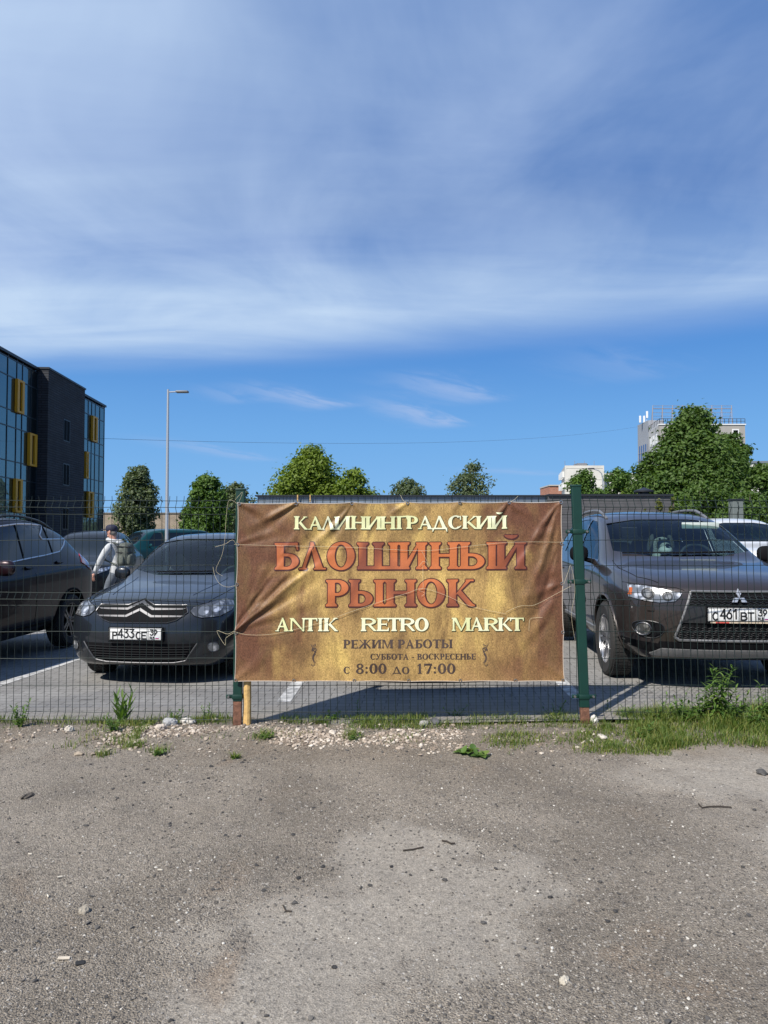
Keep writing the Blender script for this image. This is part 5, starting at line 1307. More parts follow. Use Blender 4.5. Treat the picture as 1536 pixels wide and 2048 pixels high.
def walking_man(loc, rz):
    """faces -x (left); y is away from the viewer"""
    r = empty('person', loc, rz, 'man in navy cap and pale grey hooded jacket walking left with an olive backpack', 'person')
    # jacketed trunk and arms: one continuous body
    N = [(.02, 0, .93, (.165, .13)), (0, 0, 1.08, (.165, .125)), (-.03, 0, 1.24, (.18, .13)), (-.05, 0, 1.38, (.185, .115)), (-.07, 0, 1.47, (.085, .08)), (-.095, 0, 1.55, (.062, .062)), (-.13, 0, 1.63, (.085, .078)), (-.14, 0, 1.71, (.098, .085)), (-.13, 0, 1.765, (.07, .06))]
    E = chain(0, 9)
    def limb(att, pts):
        a = len(N); N.extend(pts); E.append((att, a)); E.extend(chain(a, len(pts)))
    limb(3, [(-.05, -.17, 1.405, (.085, .085)), (-.115, -.235, 1.27, (.075, .075)), (-.19, -.26, 1.13, (.066, .066)), (-.255, -.265, 1.0, (.056, .056)), (-.315, -.26, .885, (.048, .048))])
    limb(3, [(-.04, .17, 1.405, (.085, .085)), (.03, .24, 1.27, (.075, .075)), (.08, .26, 1.12, (.066, .066)), (.05, .26, .98, (.055, .055)), (.0, .25, .87, (.046, .046))])
    limb(0, [(.02, -.095, .86, (.105, .105)), (-.10, -.10, .66, (.09, .09)), (-.16, -.10, .48, (.072, .072)), (-.15, -.10, .28, (.064, .064)), (-.17, -.10, .09, (.05, .05))])
    limb(0, [(.03, .095, .86, (.105, .105)), (.13, .10, .66, (.09, .09)), (.20, .10, .48, (.072, .072)), (.31, .10, .30, (.064, .064)), (.40, .10, .12, (.05, .05))])
    body = skin('body', N, E, MAT_HOOD, r, 2)
    body.data.materials.append(MAT_SKIN); body.data.materials.append(MAT_JEANS)
    for p in body.data.polygons:
        c = p.center
        if c.z > 1.525: p.material_index = 1
        elif c.z < .88 and abs(c.y) < .205: p.material_index = 2
    # face: nose, chin, ears, mouth
    f = MB(); blob(f, (-.232, 0, 1.675), (.022, .015, .024)); blob(f, (-.195, 0, 1.60), (.03, .035, .026)); blob(f, (-.222, 0, 1.632), (.012, .024, .006))
    for s in (-1, 1): blob(f, (-.12, s * .088, 1.675), (.022, .012, .034))
    f.build('face', MAT_SKIN, body, True, 60)
    e = MB()
    for s in (-1, 1): blob(e, (-.215, s * .034, 1.70), (.012, .012, .008))
    e.build('eyes', MAT_SHOE, body, True)
    h = MB(); blob(h, (-.105, 0, 1.66), (.088, .083, .075)); h.build('hair', pm('short_grey_hair', (.16, .14, .125), .9), body, True)
    k = MB(); blob(k, (-.135, 0, 1.745), (.118, .102, .085), p=.85); k.bbox((-.325, -.075, 1.722), (-.20, .075, 1.738), .006); k.build('cap', MAT_NAVY, r, True, 60)
    # hands with five fingers
    def hand(w, d, side):
        w = Vector(w); d = Vector(d).normalized(); sidev = Vector((0, 1, 0)); nn = d.cross(sidev).normalized(); sidev = nn.cross(d).normalized() 
        n = [(*w, (.030, .024)), (*(w + d * .045), (.040, .022)), (*(w + d * .085), (.040, .018))]; ed = [(0, 1), (1, 2)]
        acr = nn
        for q, L in ((-.030, .062), (-.010, .075), (.010, .072), (.030, .056)):
            a = len(n); b0 = w + d * .09 + acr * q; crl = -sidev * side
            n += [(*b0, .0095), (*(b0 + d * L * .5 + crl * .006), .009), (*(b0 + d * L * .85 + crl * .022), .0085), (*(b0 + d * L * 1.0 + crl * .038), .0075)]
            ed += [(2, a)] + chain(a, 4)
        a = len(n); b0 = w + d * .03 - acr * .034
        n += [(*b0, .012), (*(b0 + d * .032 - acr * .018), .0105), (*(b0 + d * .065 - acr * .016), .009)]; ed += [(1, a)] + chain(a, 3)
        skin('hand', n, ed, MAT_SKIN, r, 1)
    hand((-.328, -.26, .862), (-.30, 0, -1), -1); hand((-.015, .25, .845), (-.28, 0, -1), 1)
    # hood folded at the neck, backpack, straps, shoes
    hd = MB(); hd.tube([(-.155 + .0, .085 * math.sin(a) - 0, 1.49) if False else (-.075 + .115 * math.cos(a), .115 * math.sin(a), 1.505 - .025 * math.cos(a)) for a in np.linspace(0, 2 * PI, 21)], .042, 10); blob(hd, (.055, 0, 1.455), (.075, .115, .075)); hd.build('hood', MAT_HOOD, r, True, 60)
    bp = MB(); blob(bp, (.20, 0, 1.225), (.13, .165, .245), p=.62, seg=20); bk = bp.build('backpack', MAT_PACK, r, True, 60)
    pk = MB(); blob(pk, (.315, 0, 1.13), (.06, .125, .12), p=.6); pk.build('front_pocket', MAT_PACK, bk, True, 60)
    pk = MB(); blob(pk, (.19, -.165, 1.12), (.075, .04, .10), p=.65); pk.build('side_pocket', MAT_PACK, bk, True, 60)
    bl = MB(); blob(bl, (.22, 0, .985), (.115, .16, .05), p=.7); bl.build('rolled_jacket', pm('grey_roll', (.17, .18, .18), .8), bk, True, 60)
    for z0, z1 in ((1.40, 1.38), (1.28, 1.27)):
        MB().tube([(.08, -.155, z0), (.2, -.172, z0 - .01), (.32, -.12, z1), (.335, 0, z1)], .010, 5).build('compression_strap', MAT_SHOE, bk, True)
    for s in (-1, 1): MB().tube([(.08, s * .10, 1.44), (-.02, s * .12, 1.475), (-.13, s * .125, 1.42), (-.20, s * .13, 1.28), (-.17, s * .145, 1.12), (.08, s * .15, 1.03)], .018, 6).build('shoulder_strap', MAT_PACK, bk, True)
    for p, t_ in (((-.19, -.10, .045), 0), ((.40, .10, .09), 35)):
        M_ = Matrix.Translation(p) @ Matrix.Rotation(R(t_), 4, 'Y'); q = MB(); blob(q, (-.06, 0, -.005), (.145, .05, .045), M_, p=.75); q.build('shoe', MAT_SHOE, r, True, 60)
    return r
pw = at(222, 1150, 14.2)
walking_man((pw.x + .12, 14.2, zpark(pw.x, 14.2) - .03), R(-14))

# the dog sitting between the front seats of the brown SUV
MAT_FUR = pm('grey_white_fur', (.34, .34, .32), .95, var=.5, vscale=9, bump=.8, bscale=70)
def dog():
    p = OUT.M @ Vector((.02, 2.12, .62)); r = empty('dog', p, R(-4), 'shaggy grey and white dog sitting inside the brown SUV behind the windscreen', 'dog')
    N = [(0, .34, .12, (.13, .12)), (0, .22, .24, (.15, .15)), (0, .06, .42, (.135, .14)), (0, -.01, .55, (.10, .10)), (0, -.05, .665, (.115, .11)), (0, -.13, .655, (.075, .07)), (0, -.22, .615, (.06, .05))]
    E = chain(0, 7)
    def limb(att, pts):
        a = len(N); N.extend(pts); E.append((att, a)); E.extend(chain(a, len(pts)))
    for s in (-1, 1):
        limb(2, [(s * .10, .0, .34, (.06, .06)), (s * .10, -.02, .18, (.042, .042)), (s * .10, -.03, .04, (.035, .035)), (s * .10, -.08, .01, (.035, .03))])
        limb(0, [(s * .14, .22, .12, (.075, .075)), (s * .15, .10, .12, (.05, .05)), (s * .14, .14, .03, (.04, .035)), (s * .14, .05, .015, (.035, .03))])
    limb(0, [(0, .47, .06, (.04, .04)), (.08, .60, .05, (.03, .03)), (.18, .66, .06, (.02, .02))])
    b = skin('body', N, E, MAT_FUR, r, 2)
    MB_ = MB(); blob(MB_, (0, -.262, .635), (.024, .018, .018)); MB_.build('nose', MAT_BLACK, b, True)
    e = MB()
    for s in (-1, 1): blob(e, (s * .048, -.148, .705), (.014, .012, .014))
    e.build('eyes', MAT_BLACK, b, True)
    for s in (-1, 1):
        q = MB(); blob(q, (0, 0, 0), (.030, .055, .105), Matrix.Translation((s * .115, -.03, .66)) @ Matrix.Rotation(R(s * -14), 4, 'Y')); q.build('ear', pm('dark_grey_fur', (.10, .10, .095), .95, var=.4, vscale=12, bump=.8, bscale=70), b, True)
    q = MB(); blob(q, (0, -.20, .575), (.078, .075, .055)); q.build('beard', pm('white_fur', (.62, .62, .58), .95, var=.2, vscale=14, bump=.8, bscale=70), b, True)
    q = MB(); blob(q, (0, -.04, .44), (.12, .10, .14)); q.build('chest', pm('pale_fur', (.42, .42, .40), .95, var=.35, vscale=14, bump=.8, bscale=70), b, True)
    return r
dog()
# ------------------------------------------------------------------ buildings
MAT_MULL = pm('blue_black_mullion', (.012, .020, .030), .4)
def mat_mirror_glass(name, tint, body, f):
    m = bpy.data.materials.new(name); m.use_nodes = True; t = NT(m.node_tree); b = t.n['Principled BSDF']
    b.inputs['Base Color'].default_value = (*body, 1); b.inputs['Roughness'].default_value = .3
    gl = t.new('ShaderNodeBsdfGlossy'); gl.inputs[0].default_value = (*tint, 1); gl.inputs['Roughness'].default_value = .01
    tc = t.new('ShaderNodeTexCoord'); n = t.noise(tc.outputs['Object'], .9, 2, .5); q = t.new('ShaderNodeBump'); q.inputs['Strength'].default_value = .06; q.inputs['Distance'].default_value = .05
    t.l.new(n, q.inputs['Height']); t.l.new(q.outputs[0], gl.inputs['Normal'])
    mx_ = t.new('ShaderNodeMixShader'); mx_.inputs[0].default_value = f; t.l.new(b.outputs[0], mx_.inputs[1]); t.l.new(gl.outputs[0], mx_.inputs[2]); t.l.new(mx_.outputs[0], t.n['Material Output'].inputs[0])
    return m
MAT_CURTAIN = mat_mirror_glass('curtain_wall_glass', (.30, .40, .41), (.005, .009, .010), .5)
MAT_DARKPANE = pm('dark_window_pane', (.004, .005, .007), .6, spec=.03)
def mat_brick(name, c1, c2, mortar, w=.25, h=.075, ms=.008, bump=.4, var=.2):
    m = bpy.data.materials.new(name); m.use_nodes = True; t = NT(m.node_tree); b = t.n['Principled BSDF']
    tc = t.new('ShaderNodeTexCoord'); x, y, z = t.sep(tc.outputs['Object']); P = t.vec(t.m('ADD', x, y), z, 0.0)
    br = t.new('ShaderNodeTexBrick'); t.l.new(P, br.inputs[0]); br.inputs['Scale'].default_value = 1.0; br.inputs['Brick Width'].default_value = w; br.inputs['Row Height'].default_value = h
    br.inputs['Mortar Size'].default_value = ms; br.inputs['Color1'].default_value = (*c1, 1); br.inputs['Color2'].default_value = (*c2, 1); br.inputs['Mortar'].default_value = (*mortar, 1)
    n = t.noise(tc.outputs['Object'], .9, 5, .6); f = t.lin(n, .3, .7, 1 - var, 1 + var); c = t.mix(1.0, br.outputs[0], t.vec(f, f, f), 'MULTIPLY')
    t.l.new(c, b.inputs['Base Color']); b.inputs['Roughness'].default_value = .85; b.inputs['Specular IOR Level'].default_value = .3
    q = t.new('ShaderNodeBump'); q.inputs['Strength'].default_value = bump; q.inputs['Distance'].default_value = .02; q.invert = True
    t.l.new(br.outputs[1], q.inputs['Height']); t.l.new(q.outputs[0], b.inputs['Normal']); return m
MAT_SLATE = mat_brick('dark_slate_brick', (.046, .048, .055), (.036, .037, .043), (.016, .016, .018), .9, .155, .02, .6)
MAT_YELLOW = pm('yellow_window_box', (.62, .30, .012), .5)
MAT_CAPM = pm('dark_metal_coping', (.030, .032, .036), .45, metal=.4)
def office():
    """three storeys; local x runs along the facade away from the viewer, local y is outward (towards the car park)"""
    p0 = Vector((-21.4, 39.6, 0)); d = Vector((-.0656, .9978, 0)); ang = math.atan2(d.y, d.x)
    r = empty('office_building', (p0.x, p0.y, -.36), ang, 'dark brick and mirror glass office with yellow window boxes at the left edge', 'building')
    r.scale = (1, -1, 1) if False else (1, 1, 1)
    zg = .36
    def S_(Y): return (Y - 39.6) / .9978
    # local +x = along, local +y = d rotated +90 = towards -X; so outward is -y
    H = 11.85 + zg
    b = MB(); b.box((S_(24), .16, 0), (S_(57.1) - .12, 16, H - .1)); b.build('wall', MAT_SLATE, r)
    # slate stair volume standing 0.6 m proud
    sv = MB(); sv.box((S_(44.3), -.62, 0), (S_(50.75), .15, H + .02)); sv.build('stair_wall', MAT_SLATE, r)
    MB().box((S_(44.3) - .06, -.68, H + .02), (S_(50.75) + .06, .2, H + .14)).build('coping', MAT_CAPM, r)
    MB().box((S_(24), -.10, H - .1), (S_(44.3) - .06, 16, H + .06)).build('coping', MAT_CAPM, r)
    MB().box((S_(50.75) + .062, -.10, H - .1), (S_(57.1) + .06, 16, H + .06)).build('coping', MAT_CAPM, r)
    LV = [0.05, 1.75, 2.75, 4.7, 5.7, 7.67, 8.63, 10.55, 11.6]
    def curtain(y0, y1, cols, name):
        g = MB()
        xs = [S_(y) for y in cols]
        for a, c in zip(xs, xs[1:]):
            for z0, z1 in zip(LV, LV[1:]):
                j = random.uniform(-.004, .004); k = random.uniform(-.004, .004)
                g.add([(a, 0.02 + j, z0 + zg), (c, .02 - j, z0 + zg), (c, .02 - j + k, z1 + zg), (a, .02 + j + k, z1 + zg)], [(0, 1, 2, 3)])
        g.build('curtain_glass', MAT_CURTAIN, r)
        mu = MB()
        for q in xs: mu.box((q - .022, -.012, zg), (q + .022, .10, H - .1))
        for z in LV[1:]: mu.box((xs[0], -.009, z + zg - .03), (xs[-1], .09, z + zg + .03))
        mu.build('mullions', MAT_MULL, r)
    near = [24 + 1.0 * k + (.12 if k % 2 else 0) for k in range(16)]
    curtain(24, 44.3, [24, 25.2, 26, 27.2, 28.2, 29.3, 30.2, 31.4, 32.4, 33.6, 34.4, 35.5, 36.6, 37.8, 39.0, 40.2, 41.35, 42.1, 43.3, 44.25], 'a')
    curtain(50.8, 57.1, [50.85, 51.7, 52.4, 53.3, 54.05, 54.85, 55.9, 57.0], 'b')
    def ybox(Y0, Y1, z0, z1):
        a, c = S_(Y0), S_(Y1); q = MB(); o = -.17; t_ = .12; s_ = (c - a) * .30
        q.box((a, o, z0 + zg), (a + s_, .0, z1 + zg)); q.box((c - s_, o, z0 + zg), (c, .0, z1 + zg))
        q.box((a + s_, o, z1 + zg - t_), (c - s_, 0, z1 + zg)); q.box((a + s_, o, z0 + zg), (c - s_, 0, z0 + zg + t_))
        pass
        w = q.build('window_box', MAT_YELLOW, r)
        MB().box((a + s_, -.06, z0 + zg + t_), (c - s_, -.045, z1 + zg - t_)).build('pane', MAT_DARKPANE, w)
    for Y0, Y1, z0, z1 in ((41.1, 42.02, 8.6, 10.55), (42.87, 43.9, 5.65, 7.65), (41.05, 41.97, 2.75, 4.72), (37.0, 38.2, 5.65, 7.65), (34.5, 35.6, 8.6, 10.55), (33.0, 34.2, 2.75, 4.72),
                           (53.85, 54.97, 8.6, 10.55), (52.56, 53.1, 5.65, 7.65), (53.1, 54.3, 2.75, 4.72)): ybox(Y0, Y1, z0, z1)
    for z0, z1 in ((7.75, 9.1), (4.8, 6.15), (1.85, 3.2)):
        w = MB(); a, c = S_(46.9), S_(47.9)
        w.box((a - .05, -.64, z0 + zg - .05), (c + .05, -.60, z0 + zg)); w.box((a - .05, -.64, z1 + zg), (c + .05, -.60, z1 + zg + .05)); w.box((a - .05, -.64, z0 + zg), (a, -.60, z1 + zg)); w.box((c, -.64, z0 + zg), (c + .05, -.60, z1 + zg))
        w.box(((a + c) / 2 - .02, -.638, z0 + zg), ((a + c) / 2 + .02, -.61, z1 + zg))
        o = w.build('window', MAT_MULL, r); MB().box((a, -.63, z0 + zg), (c, -.622, z1 + zg)).build('pane', MAT_DARKPANE, o)
    return r
office()
MAT_BEIGE = mat_brick('beige_silicate_brick', (.44, .36, .27), (.34, .275, .205), (.20, .17, .135), .27, .085, .016, .5)
def brick_shed():
    Y = 74.0; a, b = at(190, 1027, Y), at(380, 1027, Y); zt = at(300, 1027, Y).z; x0, x1 = a.x - 3, b.x; r = empty('brick_shed', ((x0 + x1) / 2, Y, -.36), 0, 'low beige brick shed with small dark windows beyond the walking man', 'shed')
    h = zt + .36; hw = (x1 - x0) / 2
    wins = [(at(265, 1060, Y).x, at(291, 1060, Y).x, at(0, 1076, Y).z, at(0, 1060, Y).z), (at(222, 1060, Y).x, at(243, 1060, Y).x, at(0, 1078, Y).z, at(0, 1061, Y).z), (at(318, 1060, Y).x, at(340, 1060, Y).x, at(0, 1078, Y).z, at(0, 1061, Y).z)]
    cx = (x0 + x1) / 2; m = MB(); xs = sorted(wins); z0 = min(w[2] for w in wins) + .36; z1 = max(w[3] for w in wins) + .36
    m.box((-hw, 0, 0), (hw, .25, z0)); m.box((-hw, 0, z1), (hw, .25, h)); p = -hw
    for w in xs: m.box((p, 0, z0), (w[0] - cx, .25, z1)); p = w[1] - cx
    m.box((p, 0, z0), (hw, .25, z1)); m.box((-hw, .26, 0), (hw, 7, h - .3)); m.build('wall', MAT_BEIGE, r)
    MB().box((-hw - .1, -.1, h), (hw + .1, 7, h + .10)).build('roof_edge', pm('grey_roof_felt', (.20, .18, .155), .9), r)
    for w in xs:
        a, b = w[0] - cx, w[1] - cx; f = MB(); f.box((a, .10, z0), (a + .06, .16, z1)); f.box((b - .06, .10, z0), (b, .16, z1)); f.box((a + .06, .10, z1 - .06), (b - .06, .16, z1)); f.box((a + .06, .10, z0), (b - .06, .16, z0 + .06)); f.box(((a + b) / 2 - .03, .10, z0 + .06), ((a + b) / 2 + .03, .16, z1 - .06))
        o = f.build('window', pm('old_window_frame', (.25, .23, .20), .8), r); MB().box((a + .06, .17, z0 + .06), (b - .06, .18, z1 - .06)).build('pane', MAT_DARKPANE, o)
        MB().box((a - .1, -.06, z0 - .09), (b + .1, .09, z0 - .002)).build('sill', pm('concrete_sill', (.38, .35, .30), .8), o)
brick_shed()
# long low garage block behind the banner
def garage():
    Y = 38.0; xa, xm, xb = at(515, 993, Y).x, at(1094, 990, Y).x, at(1338, 988, Y).x; zt = at(800, 991, Y).z
    r = empty('garage_block', (0, Y, -.36), 0, 'long low dark grey metal clad building behind the banner', 'building'); h = zt + .36
    m = bpy.data.materials.new('blue_grey_sheet_metal'); m.use_nodes = True; t = NT(m.node_tree); b = t.n['Principled BSDF']
    tc = t.new('ShaderNodeTexCoord'); x, y, z = t.sep(tc.outputs['Object']); s = t.m('FRACT', t.m('DIVIDE', x, .36)); f = t.ss(s, .04, .10, .35, 1.0)
    c = t.mix(1.0, (.17, .205, .25, 1), t.vec(f, f, f), 'MULTIPLY'); t.l.new(c, b.inputs['Base Color']); b.inputs['Roughness'].default_value = .45
    MB().box((xa, 0, 0), (xm, 9, h - .05)).build('wall', m, r); 
    MB().box((xa - .12, -.14, h - .05), (xm - .002, 9, h + .02)).build('roof_edge', MAT_CAPM, r)
    m2 = bpy.data.materials.new('dark_slat_cladding'); m2.use_nodes = True; t = NT(m2.node_tree); b = t.n['Principled BSDF']
    tc = t.new('ShaderNodeTexCoord'); x, y, z = t.sep(tc.outputs['Object']); s = t.m('FRACT', t.m('DIVIDE', z, .15)); f = t.ss(s, .05, .16, .35, 1.0); n = t.noise(t.vec(t.m('MULTIPLY', x, .6), 0.0, t.m('FLOOR', t.m('DIVIDE', z, .15))), 3.0, 2, .5)
    c = t.mix(1.0, (.080, .078, .080, 1), t.vec(*[t.m('MULTIPLY', f, t.lin(n, .3, .7, .8, 1.2))] * 3), 'MULTIPLY'); t.l.new(c, b.inputs['Base Color']); b.inputs['Roughness'].default_value = .6
    MB().box((xm, -.25, 0), (xb, 9, h - .05)).build('slat_wall', m2, r)
    MB().box((xm, -.36, h - .05), (xb + .1, 9, h + .06)).build('roof_edge', MAT_CAPM, r)
    px = at(1288, 985, Y + 2); MB().lathe([(.28, h + .06), (.28, h + .28), (.55, h + .30), (.55, h + .38), (.0, h + .58)], 16, Matrix.Translation((px.x, 2, 0))).build('roof_vent', MAT_CAPM, r, True)
    for q in (596, 621): MB().box((at(q, 990, Y).x - .03, -.2, h - .35), (at(q, 990, Y).x + .03, -.145, h + .03)).build('batten', MAT_STAKE, r)
garage()
MAT_TOWER = pm('beige_render', (.33, .315, .285), .85, var=.06, vscale=.4)
MAT_TOWER2 = pm('pale_blue_grey_cladding', (.27, .285, .31), .7, var=.06, vscale=.4)
MAT_WHITE = pm('white_frame', (.70, .70, .68), .6)
MAT_FRAME = pm('rusty_grey_steel', (.22, .20, .20), .7)
def box_building(name, lab, Y, zg=-.36): return empty(name, (0, Y, zg), 0, lab, 'building')
def tower():
    Y = 140.0; r = box_building('office_tower', 'beige tower block with billboard lattice and antennas on its roof behind the big tree', Y); zg = .36
    P = lambda x, y: at(x, y, Y); xl, xr = P(1319, 848).x, P(1490, 848).x; zt = P(1400, 850).z + zg; xs = P(1274, 840).x
    MB().box((xl, 0, 0), (xr, .6, zt)).box((xl + 4.5, .61, 0), (xr, 14, zt - .02)).build('wall', MAT_TOWER, r)
    xk = at(1297, 850, Y + 10).x; xs = at(1275, 840, Y + 17).x
    # the left face is set back and runs to the stair tower
    q = MB(); q.add([(xl - .01, .02, 0), (xl - .01, .02, zt), (xk, 10, zt), (xk, 10, 0), (xk + 2, 10, 0), (xk + 2, 10, zt)], [(0, 1, 2, 3), (0, 3, 4), (1, 5, 2), (3, 2, 5, 4), (0, 4, 5, 1)]); q.build('side_wall', pm('sunlit_side_render', (.42, .415, .40), .85, var=.06, vscale=.4), r)  # paler than the front wall: sunlight on this side put into the colour
    z2 = P(1300, 830).z + zg + .6
    q = MB(); q.add([(xk + 1.5, 10.05, 0), (xk, 10.05, 0), (xs, 17, 0), (xk + 4, 17, 0), (xk + 3.2, 10.05, 0)] + [(xk + 1.5, 10.05, z2), (xk, 10.05, z2), (xs, 17, z2), (xk + 4, 17, z2), (xk + 3.2, 10.05, z2)], [(0, 1, 6, 5), (1, 2, 7, 6), (2, 3, 8, 7), (3, 4, 9, 8), (4, 0, 5, 9), (5, 6, 7, 8, 9), (4, 3, 2, 1, 0)]); q.build('stair_tower', MAT_TOWER2, r)
    # glazed strip in the stair tower's oblique face
    A = Vector((xk, 10.05, 0)); B = Vector((xs, 17, 0)); d = (B - A); nrm = Vector((d.y, -d.x, 0)).normalized() * -1
    nrm = Vector((-1, 0, 0)); g0, g1 = A + d * .12 + nrm * .08, A + d * .88 + nrm * .08; za, zb = P(0, 918).z + zg, P(0, 873).z + zg
    g = MB().add([(g0.x, g0.y, za), (g1.x, g1.y, za), (g1.x, g1.y, zb), (g0.x, g0.y, zb)], [(0, 1, 2, 3)]).build('stair_window', mat_mirror_glass('blue_glass', (.40, .52, .72), (.03, .05, .10), .5), r)
    m_ = MB()
    for k in range(5): p = g0.lerp(g1, k / 4) + nrm * .04; m_.box((p.x - .06, p.y - .06, za), (p.x + .06, p.y + .06, zb))
    for z in (za + (zb - za) * .3, za + (zb - za) * .62):
        m_.tube([(g0.x + nrm.x * .05, g0.y + nrm.y * .05, z), (g1.x + nrm.x * .05, g1.y + nrm.y * .05, z)], .06, 4)
    m_.build('window_bars', MAT_TOWER2, g)
    MB().box((xl - .1, -.15, zt), (xr + .15, .75, zt + .22)).box((xl + 2.2, .76, zt), (xr + .15, 14.2, zt + .21)).build('parapet', MAT_WHITE, r)
    for cx in (1338, 1382, 1426, 1471):
        for row in range(7):
            x = P(cx, 868).x; z = P(0, 868).z + zg - row * 3.1
            if z < 1: continue
            w = MB(); w.box((x - .68, -.08, z - .98), (x + .68, -.004, z + .98)); o = w.build('window', MAT_WHITE, r); MB().box((x - .45, -.10, z - .75), (x + .45, -.085, z + .75)).build('pane', MAT_DARKPANE, o)
        if cx in (1461,): pass
    for k in range(3):                                                      # windows of the pale side wall
        f = .25 + .25 * k; p = Vector((xl + (xk - xl) * f, .02 + 9.98 * f)); z = P(0, 874).z + zg
        MB().box((p.x - .12, p.y - .5, z - .95), (p.x + .02, p.y + .5, z + .95)).build('window', MAT_WHITE, r)
    rl = MB(); zr = zt + .2
    for k in range(22): rl.box((xl + (xr - xl) * k / 21 - .04, -.04, zr), (xl + (xr - xl) * k / 21 + .04, .04, zr + 1.05))
    for z in (.55, 1.05): rl.box((xl, -.04, zr + z - .04), (xr, .04, zr + z + .04))
    for k in range(8): f = k / 7; rl.box((xl + (xk - xl) * f - .04, 10 * f - .04, zr), (xl + (xk - xl) * f + .04, 10 * f + .04, zr + 1.05))
    rl.tube([(xl, 0, zr + 1.05), (xk, 10, zr + 1.05)], .05, 4); rl.build('railing', pm('dark_railing', (.05, .055, .06), .6), r)
    bb = MB(); xa, xb = P(1317, 807).x, P(1478, 807).x; zt2 = P(0, 806).z + zg + .1; n = 9
    for k in range(n):
        x = xa + (xb - xa) * k / (n - 1); bb.tube([(x - .9, 1.0, zr), (x + .1, 3.2, zt2)], .075, 4); bb.tube([(x + .1, 3.2, zt2), (x + .1, 4.6, zr)], .045, 4)
    for f in (.98, .83, .62, .45, .3): bb.tube([(xa - .9 + f, 1.0 + 2.2 * f, zr + (zt2 - zr) * f), (xb - .9 + f, 1.0 + 2.2 * f, zr + (zt2 - zr) * f)], .08 if f == .83 else .04, 4)
    bb.build('billboard_lattice', MAT_FRAME, r)
    for cx, y0, y1 in ((1283, 835, 821), (1291, 832, 818), (1297, 832, 808)):
        p = at(cx, y0, Y + 12); mb = MB(); mb.tube([(p.x, 13, z2 - .2), (p.x, 13, z2 + (y0 - y1) * .1)], .05, 5); zz = z2 + (y0 - y1) * .1
        mb.bbox((p.x - .2, 12.7, zz - 1.5), (p.x + .2, 12.95, zz), .05); mb.build('antenna', MAT_WHITE, r)
    MB().box((P(1494, 900).x, 2, 0), (P(1508, 900).x, 10, P(0, 901).z + zg)).build('annex', pm('ochre_render', (.40, .34, .22), .85), r)
tower()
def flats():
    Y = 180.0; r = box_building('apartment_block', 'white panel apartment block far behind the trees right of the banner', Y); zg = .36; P = lambda x, y: at(x, y, Y)
    W_ = pm('white_panel', (.62, .60, .54), .85, var=.1, vscale=.25)
    a, b, c = P(1130, 930).x, P(1208, 930).x, P(1300, 943).x; z1, z2 = P(0, 931).z + zg, P(0, 944).z + zg
    MB().box((a, 0, 0), (b, .4, z1)).box((a + 3, .41, 0), (b, 14, z1 - .02)).build('wall', W_, r); MB().box((b + .01, 3, 0), (c, 14, z2)).build('wing', W_, r)
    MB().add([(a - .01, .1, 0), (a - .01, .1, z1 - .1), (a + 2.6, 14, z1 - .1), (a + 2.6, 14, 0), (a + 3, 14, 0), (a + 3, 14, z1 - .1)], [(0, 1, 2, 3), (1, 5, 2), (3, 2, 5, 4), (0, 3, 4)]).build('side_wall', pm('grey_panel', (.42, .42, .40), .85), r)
    MB().box((a + 4, 3, z1), (a + 6.5, 7, z1 + .9)).build('lift_house', pm('dark_box', (.18, .18, .19), .8), r)
    for k in range(6):
        z = z1 - 2.0 - k * 2.9
        for f in (.25, .55, .85): MB().box((a + 2.6 * f - .7, 14 * f - 1.0, z - .8), (a + 2.6 * f - .02, 14 * f + 1.0, z + .7)).build('balcony', MAT_WHITE, r)
        MB().box((a + .3, -.04, z + 1.25), (b - .3, -.005, z + 1.32)).build('panel_joint', pm('joint_grey', (.36, .35, .32), .9), r)
    for k in range(4): MB().tube([(a + .5 + k * 2.5, 2, z1), (a + .5 + k * 2.5, 2, z1 + 1.4)], .05, 4).build('antenna', MAT_FRAME, r)
    Y2 = 200; r2 = box_building('brick_house', 'red brick house gable far away beside the white apartment block', Y2); P = lambda x, y: at(x, y, Y2)
    MB().box((P(1099, 970).x, 0, 0), (P(1132, 970).x, 12, P(0, 972).z + zg)).build('wall', mat_brick('red_brick', (.42, .17, .10), (.34, .13, .08), (.3, .24, .2), .8, .25, .03, .3), r2)
    MB().box((P(1098, 970).x, -.3, P(0, 972).z + zg), (P(1132, 970).x, 12, P(0, 971).z + zg + .2)).build('roof_edge', pm('pale_roof', (.42, .40, .37), .8), r2)
    Y3 = 210; r3 = box_building('white_house', 'white flat-roofed block glimpsed at the right edge behind the trees', Y3); P = lambda x, y: at(x, y, Y3)
    MB().box((P(1505, 970).x, 0, 0), (P(1600, 970).x, 12, P(0, 926).z + zg)).build('wall', W_, r3)
    MB().box((P(1503, 970).x, -.3, P(0, 926).z + zg), (P(1602, 970).x, 12.3, P(0, 922).z + zg)).build('roof_edge', pm('blue_grey_roof', (.16, .19, .22), .7), r3)
flats()
